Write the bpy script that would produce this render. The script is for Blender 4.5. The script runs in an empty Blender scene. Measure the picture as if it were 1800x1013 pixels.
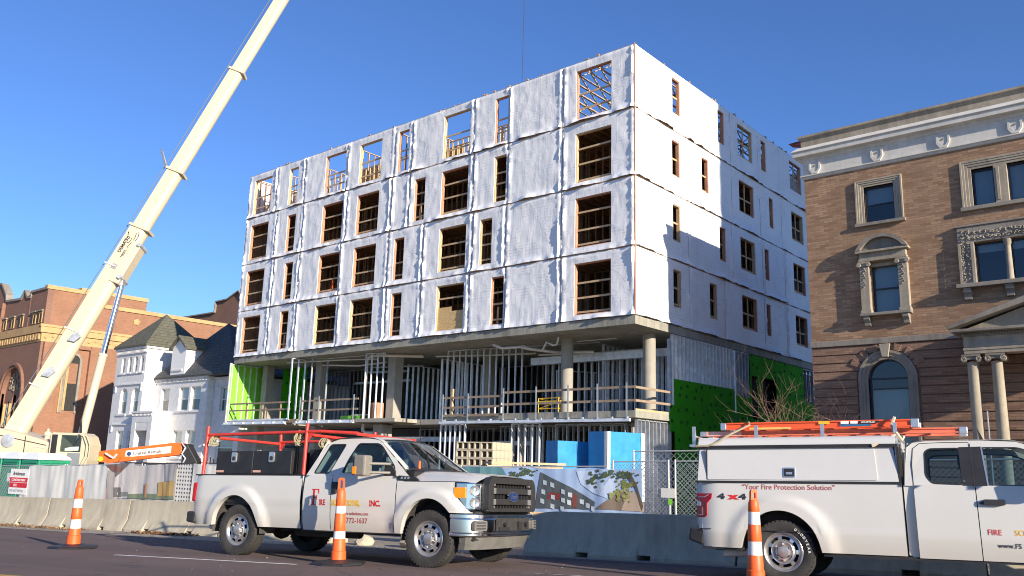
import bpy, bmesh, math, random
from mathutils import Vector, Matrix, noise
from mathutils.geometry import tessellate_polygon
R = math.radians
scene = bpy.context.scene
random.seed(7)
# ---------------------------------------------------------------- camera
cam_d = bpy.data.cameras.new('camera')
cam = bpy.data.objects.new('camera', cam_d)
scene.collection.objects.link(cam)
cam_d.sensor_width = 36.0
cam_d.lens = 29.588
cam_d.clip_start = 0.05
cam_d.clip_end = 3000
_r = Matrix(((0.76243, 0.11331, 0.63708), (0.64646, -0.17272, -0.74314), (0.02790, 0.97846, -0.20456)))
_m = _r.to_4x4(); _m.translation = (0, 0, 1.65)
cam.matrix_world = _m
scene.camera = cam
# ---------------------------------------------------------------- daylight
SUN_EL, SUN_AZ = R(16.7), R(-11.5)          # azimuth from +X, counter-clockwise
sdir = Vector((math.cos(SUN_AZ)*math.cos(SUN_EL), math.sin(SUN_AZ)*math.cos(SUN_EL), math.sin(SUN_EL)))
world = bpy.data.worlds.new('World'); scene.world = world
world.use_nodes = True
wn = world.node_tree
for n in list(wn.nodes): wn.nodes.remove(n)
sky = wn.nodes.new('ShaderNodeTexSky'); sky.sky_type = 'NISHITA'; sky.sun_disc = False
sky.sun_elevation = SUN_EL
sky.sun_rotation = R(90) - SUN_AZ
sky.altitude = 150; sky.air_density = 1.0; sky.dust_density = 0.35; sky.ozone_density = 1.4
bg = wn.nodes.new('ShaderNodeBackground'); bg.inputs['Strength'].default_value = 0.10
wo = wn.nodes.new('ShaderNodeOutputWorld')
tint = wn.nodes.new('ShaderNodeMix'); tint.data_type = 'RGBA'; tint.blend_type = 'MULTIPLY'; tint.inputs[0].default_value = 1.0
tint.inputs[7].default_value = (0.42, 0.63, 1.05, 1)      # the deep clear winter blue of this sky
wn.links.new(sky.outputs[0], tint.inputs[6]); wn.links.new(tint.outputs[2], bg.inputs[0]); wn.links.new(bg.outputs[0], wo.inputs[0])
sun_d = bpy.data.lights.new('sun', 'SUN'); sun_d.energy = 4.6; sun_d.angle = R(0.55); sun_d.color = (1.0, 0.875, 0.705)
sun = bpy.data.objects.new('sun', sun_d); scene.collection.objects.link(sun)
sun.rotation_euler = sdir.to_track_quat('Z', 'Y').to_euler()
scene.view_settings.view_transform = 'Standard'
scene.view_settings.look = 'None'
scene.view_settings.exposure = 0.92
scene.view_settings.gamma = 1.0
scene.view_settings.use_curve_mapping = False
scene.cycles.max_bounces = 8
scene.cycles.transparent_max_bounces = 12
scene.cycles.use_denoising = True
scene.cycles.pixel_filter_type = 'BLACKMAN_HARRIS'; scene.cycles.filter_width = 1.05

# ---------------------------------------------------------------- helpers
COL = scene.collection
class MB:
    def __init__(s): s.v = []; s.f = []; s.m = []
    def add(s, vs, fs, m=0):
        b = len(s.v); s.v += [tuple(x) for x in vs]
        for f in fs: s.f.append(tuple(b+i for i in f)); s.m.append(m)
        return s
    def box(s, x0, x1, y0, y1, z0, z1, m=0):
        return s.add([(x0,y0,z0),(x1,y0,z0),(x1,y1,z0),(x0,y1,z0),(x0,y0,z1),(x1,y0,z1),(x1,y1,z1),(x0,y1,z1)],
              [(0,3,2,1),(4,5,6,7),(0,1,5,4),(1,2,6,5),(2,3,7,6),(3,0,4,7)], m)
    def beam(s, p, q, w, h, m=0, up=(0,0,1)):
        p, q = Vector(p), Vector(q); d = (q-p).normalized(); u = Vector(up)
        a = d.cross(u)
        if a.length < 1e-4: a = d.cross(Vector((0,1,0)))
        a.normalize(); b = a.cross(d).normalized(); a *= w/2; b *= h/2
        vs = [p-a-b, p+a-b, p+a+b, p-a+b, q-a-b, q+a-b, q+a+b, q-a+b]
        return s.add(vs, [(0,3,2,1),(4,5,6,7),(0,1,5,4),(1,2,6,5),(2,3,7,6),(3,0,4,7)], m)
    def tube(s, p, q, r, n=8, r2=None, m=0, cap=True):
        p, q = Vector(p), Vector(q); d = (q-p).normalized()
        a = d.orthogonal().normalized(); b = d.cross(a); r2 = r if r2 is None else r2
        vs = []
        for c, rr in ((p, r), (q, r2)):
            for i in range(n):
                t = 2*math.pi*i/n; vs.append(c + a*math.cos(t)*rr + b*math.sin(t)*rr)
        fs = [(i, (i+1) % n, n+(i+1) % n, n+i) for i in range(n)]
        if cap: fs += [tuple(range(n-1, -1, -1)), tuple(range(n, 2*n))]
        return s.add(vs, fs, m)
    def path(s, pts, r, n=6, m=0, closed=False, r1=None):
        pts = [Vector(p) for p in pts]; L = len(pts); vs = []; prev = None
        for i, p in enumerate(pts):
            d = (pts[min(i+1, L-1)] - pts[max(i-1, 0)]).normalized()
            a = d.orthogonal().normalized() if prev is None else (prev - d*prev.dot(d)).normalized()
            prev = a; b = d.cross(a); rr = r if r1 is None else r + (r1-r)*i/(L-1)
            for k in range(n):
                t = 2*math.pi*k/n; vs.append(p + a*math.cos(t)*rr + b*math.sin(t)*rr)
        fs = []
        for i in range(L-1):
            for k in range(n): fs.append((i*n+k, i*n+(k+1) % n, (i+1)*n+(k+1) % n, (i+1)*n+k))
        fs += [tuple(range(n-1, -1, -1)), tuple(range((L-1)*n, L*n))]
        return s.add(vs, fs, m)
    def lathe(s, prof, n=24, o=(0,0,0), ax=(0,0,1), m=0, mf=None, sq=None):
        ax = Vector(ax).normalized(); a = ax.orthogonal().normalized()
        if abs(ax.z) > .99: a = Vector((1,0,0))
        b = ax.cross(a); o = Vector(o); base = len(s.v)
        for r, h in prof:
            for i in range(n):
                t = 2*math.pi*(i+.5)/n; s.v.append(tuple(o + ax*h + (a*math.cos(t) + b*math.sin(t))*r))
        for j in range(len(prof)-1):
            for i in range(n):
                s.f.append((base+j*n+i, base+j*n+(i+1) % n, base+(j+1)*n+(i+1) % n, base+(j+1)*n+i)); s.m.append(mf[j] if mf else m)
        return s
    def prism(s, poly, fn, d0, d1, m=0, holes=()):
        """2-D polygon (a,b) mapped by fn(a,b,d) and extruded from depth d0 (front) to d1."""
        loops = [list(poly)] + [list(h) for h in holes]
        allp = [p for l in loops for p in l]
        tris = tessellate_polygon([[Vector((p[0], p[1], 0)) for p in l] for l in loops])
        n = len(allp); vs = [fn(a, b, d0) for a, b in allp] + [fn(a, b, d1) for a, b in allp]
        fs = [t for t in tris] + [(t[2]+n, t[1]+n, t[0]+n) for t in tris]
        k = 0
        for l in loops:
            L = len(l)
            for i in range(L): fs.append((k+i, k+(i+1) % L, n+k+(i+1) % L, n+k+i))
            k += L
        return s.add(vs, fs, m)
    def sheet(s, poly, fn, m=0, holes=()):
        loops = [list(poly)] + [list(h) for h in holes]
        allp = [p for l in loops for p in l]
        tris = tessellate_polygon([[Vector((p[0], p[1], 0)) for p in l] for l in loops])
        return s.add([fn(a, b) for a, b in allp], list(tris), m)
    def grid(s, us, vs_, fn, m=0, skip=None):
        b = len(s.v); nu, nv = len(us), len(vs_)
        for u in us:
            for v in vs_: s.v.append(tuple(fn(u, v)))
        for i in range(nu-1):
            for j in range(nv-1):
                if skip and skip((us[i]+us[i+1])/2, (vs_[j]+vs_[j+1])/2): continue
                s.f.append((b+i*nv+j, b+(i+1)*nv+j, b+(i+1)*nv+j+1, b+i*nv+j+1)); s.m.append(m)
        return s
    def build(s, name, mats, parent=None, smooth=None, bevel=0, solid=0, seg=2, fix=True, merge=0, loc=None):
        me = bpy.data.meshes.new(name)
        me.from_pydata(s.v, [], s.f)
        if not isinstance(mats, (list, tuple)): mats = [mats]
        for m in mats: me.materials.append(m)
        me.polygons.foreach_set('material_index', s.m)
        if fix or merge:
            bm = bmesh.new(); bm.from_mesh(me)
            if merge: bmesh.ops.remove_doubles(bm, verts=bm.verts, dist=merge)
            if fix: bmesh.ops.recalc_face_normals(bm, faces=bm.faces)
            bm.to_mesh(me); bm.free()
        if smooth is not None:
            me.polygons.foreach_set('use_smooth', [True]*len(me.polygons))
            if smooth < 179: me.set_sharp_from_angle(angle=R(smooth))
        me.update()
        o = bpy.data.objects.new(name, me); COL.objects.link(o)
        if parent: o.parent = parent
        if loc: o.location = loc
        if solid:
            md = o.modifiers.new('solid', 'SOLIDIFY'); md.thickness = solid; md.offset = -1
        if bevel:
            md = o.modifiers.new('bevel', 'BEVEL'); md.width = bevel; md.segments = seg; md.limit_method = 'ANGLE'; md.angle_limit = R(38)
        return o
def empty(name, loc=(0,0,0), mat=None):
    o = bpy.data.objects.new(name, None); COL.objects.link(o); o.empty_display_size = .3
    if mat is not None: o.matrix_world = mat
    else: o.location = loc
    return o
def tag(o, label, cat, group=None):
    o['label'] = label; o['category'] = cat
    if group: o['group'] = group
    return o
def thing(name, label, cat, loc=(0,0,0), group=None, mat=None):
    return tag(empty(name, loc, mat), label, cat, group)
def kind(o, k): o['kind'] = k; return o
def copy_tree(o, parent=None):
    c = o.copy(); COL.objects.link(c)
    if parent: c.parent = parent
    for ch in list(o.children): copy_tree(ch, c)
    return c
def rotz(a, loc=(0,0,0)):
    m = Matrix.Rotation(a, 4, 'Z'); m.translation = Vector(loc); return m
def lin(a, b, n): return [a+(b-a)*i/n for i in range(n+1)]
def nz(x, y, z=0): return noise.noise(Vector((x, y, z)))
def text_mesh(name, body, size, mat, parent, mtx, extrude=.002, bold=0, align='LEFT', shear=0, spacing=1.0, font_x=1.0):
    cu = bpy.data.curves.new('lettering', 'FONT'); cu.body = body; cu.size = size; cu.extrude = extrude; cu.offset = bold
    cu.align_x = align; cu.shear = shear; cu.space_character = spacing; cu.resolution_u = 3
    t = bpy.data.objects.new('lettering', cu); COL.objects.link(t)
    dg = bpy.context.evaluated_depsgraph_get(); dg.update()
    me = bpy.data.meshes.new_from_object(t.evaluated_get(dg))
    bpy.data.objects.remove(t)
    me.transform(mtx @ Matrix.Diagonal((font_x, 1, 1, 1)))
    me.materials.clear(); me.materials.append(mat)
    o = bpy.data.objects.new(name, me); COL.objects.link(o)
    if parent: o.parent = parent
    return o
# camera-independent ground: the street falls gently away from the pavement the photographer stands on
RT = Vector((0.7551, 0.6556, 0)); FW = Vector((-0.6556, 0.7551, 0))
def gz(x, y):
    r = x*RT.x + y*RT.y; f = x*FW.x + y*FW.y
    return 0.716 + 0.0052*max(-30, min(30, r)) - 0.0437*max(0, min(39, f))
GN = (Vector((0,0,1)) - 0.0052*RT + 0.0437*FW).normalized()
def gframe(x, y, deg, dz=0):
    """matrix standing on the sloping street, local x along heading deg"""
    d = Vector((math.cos(R(deg)), math.sin(R(deg)), 0)); d = (d - GN*d.dot(GN)).normalized()
    yv = GN.cross(d)
    m = Matrix((d, yv, GN)).transposed().to_4x4(); m.translation = (x, y, gz(x, y)+dz); return m
# ---------------------------------------------------------------- materials
class NT:
    def __init__(s, name):
        s.mat = bpy.data.materials.new(name); s.mat.use_nodes = True; s.t = s.mat.node_tree
        s.b = s.t.nodes['Principled BSDF']
    def n(s, typ, **kw):
        x = s.t.nodes.new(typ)
        for k, v in kw.items():
            if k in ('op',): x.operation = v
            elif hasattr(x, k) and not k[0].isupper(): setattr(x, k, v)
        return x
    def l(s, a, b): s.t.links.new(a, b)
    def coord(s, scale=(1,1,1), rot=(0,0,0), kind='Object'):
        c = s.n('ShaderNodeTexCoord'); m = s.n('ShaderNodeMapping')
        m.inputs['Scale'].default_value = scale; m.inputs['Rotation'].default_value = rot
        s.l(c.outputs[kind], m.inputs[0]); return m.outputs[0]
    def noise(s, vec, scale, detail=4, rough=.6, dist=0):
        x = s.n('ShaderNodeTexNoise'); x.inputs['Scale'].default_value = scale; x.inputs['Detail'].default_value = detail
        x.inputs['Roughness'].default_value = rough; x.inputs['Distortion'].default_value = dist
        if vec is not None: s.l(vec, x.inputs['Vector'])
        return x.outputs['Fac']
    def ramp(s, fac, stops):
        x = s.n('ShaderNodeValToRGB'); e = x.color_ramp.elements
        while len(e) < len(stops): e.new(.5)
        for i, (p, c) in enumerate(stops):
            e[i].position = p; e[i].color = (*c, 1) if len(c) == 3 else c
        s.l(fac, x.inputs[0]); return x.outputs[0]
    def mix(s, fac, a, b, mode='MIX'):
        x = s.n('ShaderNodeMix'); x.data_type = 'RGBA'; x.blend_type = mode
        for k, v in ((0, fac), (6, a), (7, b)):
            if hasattr(v, 'links') or hasattr(v, 'is_linked'): s.l(v, x.inputs[k])
            elif k == 0: x.inputs[0].default_value = v
            else: x.inputs[k].default_value = (*v, 1)
        return x.outputs[2]
    def math(s, op, a, b=0):
        x = s.n('ShaderNodeMath'); x.operation = op
        for k, v in ((0, a), (1, b)):
            if hasattr(v, 'is_linked'): s.l(v, x.inputs[k])
            else: x.inputs[k].default_value = v
        return x.outputs[0]
    def sep(s, vec):
        x = s.n('ShaderNodeSeparateXYZ'); s.l(vec, x.inputs[0]); return x.outputs
    def comb(s, a, b, c=0):
        x = s.n('ShaderNodeCombineXYZ')
        for k, v in ((0, a), (1, b), (2, c)):
            if hasattr(v, 'is_linked'): s.l(v, x.inputs[k])
            else: x.inputs[k].default_value = v
        return x.outputs[0]
    def bump(s, h, strength=.3, dist=.02):
        x = s.n('ShaderNodeBump'); x.inputs['Strength'].default_value = strength; x.inputs['Distance'].default_value = dist
        s.l(h, x.inputs['Height']); s.l(x.outputs[0], s.b.inputs['Normal'])
    def col(s, c):
        if hasattr(c, 'is_linked'): s.l(c, s.b.inputs['Base Color'])
        else: s.b.inputs['Base Color'].default_value = (*c, 1)
    def set(s, rough=.6, metal=0, spec=.5, coat=0, coatr=.05):
        s.b.inputs['Roughness'].default_value = rough; s.b.inputs['Metallic'].default_value = metal
        s.b.inputs['Specular IOR Level'].default_value = spec
        s.b.inputs['Coat Weight'].default_value = coat; s.b.inputs['Coat Roughness'].default_value = coatr
        return s.mat
def flat(name, c, rough=.6, metal=0, var=.12, scale=6, coat=0, bump=0, spec=.5, kindc='Object'):
    k = NT(name); v = k.coord(kind=kindc)
    f = k.noise(v, scale, 5, .65)
    k.col(k.ramp(f, [(.3, tuple(x*(1-var) for x in c)), (.7, tuple(min(1, x*(1+var)) for x in c))]))
    if bump: k.bump(k.noise(v, scale*6, 4), bump, .01)
    return k.set(rough, metal, spec, coat)
def grimy(name, c, dirt, amount=.45, scale=1.2, rough=.85, bump=.25, streak=True):
    """plain mineral surface with cloudy stains and vertical runs of dirt"""
    k = NT(name); v = k.coord(); f = k.noise(v, scale, 6, .7)
    st = k.noise(k.coord((3.2, 3.2, .22)), 1.6, 4, .7)
    base = k.ramp(f, [(.25, tuple(x*.8 for x in c)), (.75, tuple(min(1, x*1.12) for x in c))])
    m = k.ramp(k.math('MULTIPLY', st, k.noise(v, .6, 3)), [(.2, (0,0,0)), (.42, (1,1,1))])
    k.col(k.mix(k.math('MULTIPLY', m, amount), base, dirt))
    k.bump(k.noise(v, 40, 5), bump, .008)
    return k.set(rough)
def wood_mat(name, c, dark=.7):
    k = NT(name); v = k.coord((1, 1, 1)); f = k.noise(v, 2.3, 3)
    g = k.noise(k.coord((9, 9, 1.2)), 3, 4, .7)
    k.col(k.mix(k.ramp(g, [(.35, (0,0,0)), (.7, (1,1,1))]), k.ramp(f, [(.3, tuple(x*dark for x in c)), (.7, c)]), tuple(x*.55 for x in c)))
    k.b.inputs['Roughness'].default_value = .8; k.bump(g, .2, .004); return k.mat
def brick_mat(name, axis, c1, c2, mortar, bw=.23, bh=.075, dirt=.25, big=None):
    k = NT(name); v = k.coord(); x, y, z = k.sep(v)
    uv = k.comb(y if axis == 'X' else x, z)
    br = k.n('ShaderNodeTexBrick'); k.l(uv, br.inputs['Vector'])
    br.inputs['Scale'].default_value = 1; br.inputs['Brick Width'].default_value = bw; br.inputs['Row Height'].default_value = bh
    br.inputs['Mortar Size'].default_value = .007; br.inputs['Mortar Smooth'].default_value = .3; br.inputs['Bias'].default_value = -.1
    br.inputs['Color1'].default_value = (*c1, 1); br.inputs['Color2'].default_value = (*c2, 1); br.inputs['Mortar'].default_value = (*mortar, 1)
    cl = k.noise(v, .55, 5, .7); c = br.outputs[0]
    c = k.mix(k.math('MULTIPLY', k.ramp(cl, [(.4, (0,0,0)), (.65, (1,1,1))]), dirt), c, tuple(q*.45 for q in c1))
    rw = k.noise(k.comb(k.math('MULTIPLY', y if axis == 'X' else x, .6), k.math('MULTIPLY', z, 9)), 1.5, 3, .7)
    c = k.mix(k.math('MULTIPLY', k.ramp(rw, [(.42, (0,0,0)), (.62, (1,1,1))]), .35), c, tuple(min(1, q*1.35) for q in c2))
    k.col(c); k.bump(br.outputs['Fac'], -.35, .01)
    return k.set(.88)
M = {}
# house-wrap: white film, fine creases, rows of faint printing
def wrap_mat(name, axis):
    k = NT(name); v = k.coord(); x, y, z = k.sep(v); h = y if axis == 'X' else x
    def ridge(sx, sz, sc, dist, pw, off):
        n = k.noise(k.comb(k.math('MULTIPLY', h, sx), k.math('MULTIPLY', z, sz), off), sc, 3, .55, dist)
        a = k.math('ABSOLUTE', k.math('SUBTRACT', n, .5)); return k.math('POWER', k.math('MAXIMUM', k.math('SUBTRACT', 1.0, k.math('MULTIPLY', a, 5.0)), 0.0), pw)
    cre = k.math('ADD', k.math('MULTIPLY', ridge(2.4, .55, .9, .7, 3.0, .3), .8), k.math('MULTIPLY', ridge(.8, 1.0, .55, 1.2, 5.0, 5.7), .9))
    cre2 = k.noise(k.comb(k.math('MULTIPLY', h, 1.0), k.math('MULTIPLY', z, .8)), 1.1, 3, .5, .8)
    base = k.ramp(k.noise(v, .5, 4), [(.3, (.74, .75, .77)), (.7, (.82, .82, .82))])
    # print: short dashes in rows inside scattered blocks
    row = k.math('FRACT', k.math('MULTIPLY', z, 7.0)); rowm = k.math('LESS_THAN', row, .34)
    rid = k.math('FLOOR', k.math('MULTIPLY', z, 7.0))
    dash = k.noise(k.comb(k.math('MULTIPLY', h, 7), k.math('MULTIPLY', rid, 3.7)), 2.0, 2, .8)
    blk = k.noise(k.comb(k.math('MULTIPLY', h, .9), k.math('MULTIPLY', z, 1.3), 3.1), 1.5, 1)
    pm = k.math('MULTIPLY', k.math('MULTIPLY', rowm, k.math('GREATER_THAN', dash, .5)), k.math('GREATER_THAN', blk, .57))
    c = k.mix(k.math('MULTIPLY', pm, .34), base, (.28, .30, .36))
    lap = k.math('LESS_THAN', k.math('FRACT', k.math('MULTIPLY', h, .37)), .012)
    c = k.mix(k.math('MULTIPLY', lap, .35), c, (.4, .42, .46))
    k.col(c)
    k.bump(k.math('ADD', k.math('MULTIPLY', cre, .5), k.math('MULTIPLY', cre2, 1.1)), .26, .030)
    return k.set(.5, spec=.35)
M['wrapA'] = wrap_mat('house wrap front', 'Y'); M['wrapB'] = wrap_mat('house wrap side', 'X')
M['wood'] = wood_mat('framing lumber', (.68, .48, .28), .82)
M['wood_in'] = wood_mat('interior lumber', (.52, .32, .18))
M['wood_pink'] = wood_mat('treated lumber', (.66, .33, .20))
M['wood_grey'] = wood_mat('weathered plank', (.40, .30, .21))
M['osb'] = flat('strand board', (.58, .40, .18), .85, var=.3, scale=14)
M['osb_dark'] = flat('dark strand board', (.40, .23, .13), .85, var=.3, scale=9)  # darker strand board for inner faces
M['conc'] = grimy('podium concrete', (.33, .32, .27), (.10, .10, .085), .7, 1.6)
M['conc_col'] = grimy('column concrete', (.36, .34, .29), (.20, .18, .15), .4, 2.0)
M['barrier'] = grimy('barrier concrete', (.50, .45, .34), (.24, .20, .15), .5, 1.4, bump=.4)
M['steel'] = flat('galvanised steel', (.74, .78, .82), .45, .3, .2, 3)
M['steel_d'] = flat('dull galvanised steel', (.40, .43, .47), .5, .3, .3, 3)
M['pvc'] = flat('white pipe', (.68, .64, .58), .45)
M['black'] = flat('black plastic', (.018, .018, .02), .55, var=.3)
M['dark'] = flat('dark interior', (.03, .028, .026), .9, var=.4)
M['rubber'] = flat('tyre rubber', (.035, .033, .031), .85, var=.35, scale=9, bump=.2)
M['chrome'] = flat('chrome', (.86, .86, .87), .12, 1.0, .05)
M['alu'] = flat('aluminium', (.66, .66, .65), .35, .85, .1)
M['wheel_steel'] = flat('brushed wheel steel', (.55, .53, .50), .3, .8, .2, 10)
M['red'] = flat('red rack paint', (.55, .045, .03), .45, var=.15)
M['orange'] = flat('orange plastic', (.80, .115, .02), .5, var=.1)
M['orange_m'] = flat('orange machine paint', (.78, .13, .02), .4, var=.12)
M['reflect'] = flat('white reflective band', (.74, .74, .72), .35, var=.06)
M['cream'] = flat('cream crane paint', (.55, .475, .34), .4, var=.06, scale=2)
M['pgreen'] = flat('green toilet plastic', (.015, .23, .12), .5, var=.15)
M['pwhite'] = flat('translucent white roof', (.72, .74, .80), .45, var=.06)
M['yellow'] = flat('yellow paint', (.72, .46, .03), .5)
M['white'] = flat('white paint', (.80, .79, .76), .5, var=.05)
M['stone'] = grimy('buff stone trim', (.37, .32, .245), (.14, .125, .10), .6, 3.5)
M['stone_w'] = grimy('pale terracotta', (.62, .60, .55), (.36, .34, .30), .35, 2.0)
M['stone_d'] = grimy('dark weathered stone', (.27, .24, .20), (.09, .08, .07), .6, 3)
M['house'] = grimy('white painted brick', (.74, .735, .72), (.5, .5, .5), .25, 3, bump=.3)
M['asphalt_d'] = flat('dark joint', (.03, .027, .027), .9)
def sheath():
    k = NT('green sheathing'); v = k.coord(); x, y, z = k.sep(v)
    h = k.math('ADD', x, y)
    vo = k.n('ShaderNodeTexVoronoi'); k.l(k.comb(k.math('MULTIPLY', h, 1.45), k.math('MULTIPLY', z, 1.75)), vo.inputs['Vector']); vo.inputs['Scale'].default_value = 1.0; vo.voronoi_dimensions = '2D'
    vo.inputs['Randomness'].default_value = .55
    mark = k.math('LESS_THAN', k.math('ADD', vo.outputs['Distance'], k.math('MULTIPLY', k.noise(v, 14, 2), .30)), .30)
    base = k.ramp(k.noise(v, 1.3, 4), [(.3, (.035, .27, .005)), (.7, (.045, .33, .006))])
    seam = k.math('LESS_THAN', k.math('FRACT', k.math('MULTIPLY', h, 1/1.22)), .012)
    c = k.mix(k.math('MULTIPLY', mark, .85), base, (.012, .05, .012)); c = k.mix(k.math('MULTIPLY', seam, .6), c, (.03, .12, .02))
    k.col(c); return k.set(.85, spec=.15)
M['sheath'] = sheath()
M['sheath_lit'] = flat('lit green board', (.20, .56, .04), .6, var=.1, scale=2)  # brighter copy of the green board, sunlight put into its colour
def glass_mat(name, tint, rough=.02, refl=.9, dark=.25):
    k = NT(name); t = k.t
    for n in list(t.nodes): t.nodes.remove(n)
    out = k.n('ShaderNodeOutputMaterial'); tr = k.n('ShaderNodeBsdfTransparent'); tr.inputs[0].default_value = (*tint, 1)
    gl = k.n('ShaderNodeBsdfGlossy'); gl.inputs['Roughness'].default_value = rough; gl.inputs['Color'].default_value = (refl, refl, refl, 1)
    lw = k.n('ShaderNodeLayerWeight'); lw.inputs['Blend'].default_value = .5
    ad = k.math('ADD', k.math('MULTIPLY', k.math('POWER', lw.outputs['Facing'], 4.0), .85), .05 + dark*.06)
    mx = k.n('ShaderNodeMixShader'); k.l(ad, mx.inputs[0]); k.l(tr.outputs[0], mx.inputs[1]); k.l(gl.outputs[0], mx.inputs[2])
    k.l(mx.outputs[0], out.inputs[0]); return k.mat
M['glass'] = glass_mat('tinted car glass', (.48, .62, .66))
M['glass_w'] = glass_mat('window glass', (.62, .68, .70), .03, .95, .6)
M['headlamp'] = glass_mat('headlamp lens', (.97, .98, .99), .05, .9, .1)
def carpaint(name, c, dirt=(.42, .36, .28), amt=.6):
    k = NT(name); v = k.coord(); x, y, z = k.sep(v)
    d = k.math('MULTIPLY', k.ramp(z, [(.42, (1,1,1)), (.72, (0,0,0))]), k.noise(v, 2.2, 5, .7))
    f = k.ramp(k.noise(v, 1.1, 4), [(.3, tuple(q*.94 for q in c)), (.7, c)])
    k.col(k.mix(k.math('MULTIPLY', d, amt), f, dirt))
    return k.set(.38, 0, .5, .55, .06)
M['paint'] = carpaint('white truck paint', (.57, .56, .52))
M['paint_cap'] = carpaint('white topper paint', (.58, .575, .555), amt=0)
M['amber'] = flat('amber lens', (1.0, .28, .01), .25, var=.1)
M['redlens'] = flat('red lens', (.42, .008, .012), .2, var=.15)
M['t_red'] = flat('red vinyl', (.52, .02, .02), .5); M['t_yel'] = flat('gold vinyl', (.72, .42, .02), .5)
M['t_dkred'] = flat('dull red vinyl', (.38, .09, .08), .5); M['t_blk'] = flat('black vinyl', (.03, .03, .035), .5)
M['t_gry'] = flat('grey vinyl', (.25, .25, .26), .5)
M['seat'] = flat('grey seat fabric', (.48, .47, .45), .9)
M['brickR'] = brick_mat('tan roman brick', 'Y', (.43, .275, .165), (.22, .122, .070), (.17, .125, .09), .34, .085, .6)
M['brickRx'] = brick_mat('tan roman brick return', 'X', (.43, .275, .165), (.22, .122, .070), (.17, .125, .09), .34, .085, .6)
M['brickRD'] = brick_mat('rusticated base brick', 'Y', (.33, .20, .13), (.18, .10, .07), (.12, .09, .07), .34, .085, .5)
M['brickB'] = brick_mat('red brown brick', 'Y', (.25, .125, .08), (.20, .10, .068), (.20, .13, .10), .23, .08, .3)  # front copy darkened: shade on that face is put into the brick colour
M['brickBx_lit'] = brick_mat('red brown brick lit side', 'X', (.30, .15, .085), (.24, .115, .068), (.22, .14, .10), .23, .08, .3)  # side copy lightened: sunlight on that face is put into the brick colour
M['ochre'] = grimy('ochre terracotta', (.50, .325, .15), (.28, .16, .07), .4, 2.5)
def shingle(name, c):
    k = NT(name); v = k.coord(); x, y, z = k.sep(v)
    r = k.math('FRACT', k.math('MULTIPLY', z, 4.2)); edge = k.math('LESS_THAN', r, .16)
    f = k.ramp(k.noise(k.comb(k.math('MULTIPLY', k.math('ADD', x, y), 3), k.math('FLOOR', k.math('MULTIPLY', z, 4.2))), 1.3, 3), [(.3, tuple(q*.7 for q in c)), (.7, tuple(q*1.2 for q in c))])
    k.col(k.mix(k.math('MULTIPLY', edge, .6), f, tuple(q*.35 for q in c))); k.bump(r, .5, .03); return k.set(.9)
M['shingle'] = shingle('olive shingles', (.11, .108, .078)); M['shingle_shade'] = shingle('shaded shingles', (.075, .08, .085))  # second copy darkened: shadow over the hipped roof is put into its colour
LW = ((-13.65, 6.50), (-10.52, 7.66)); LF = ((-7.5, 9.35), (-6.7, 9.62)); LY = ((-13.0, 3.15), (-9.0, 4.65)); TJ = ((-9.05, 10.92), (-5.3, 10.15))
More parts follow.
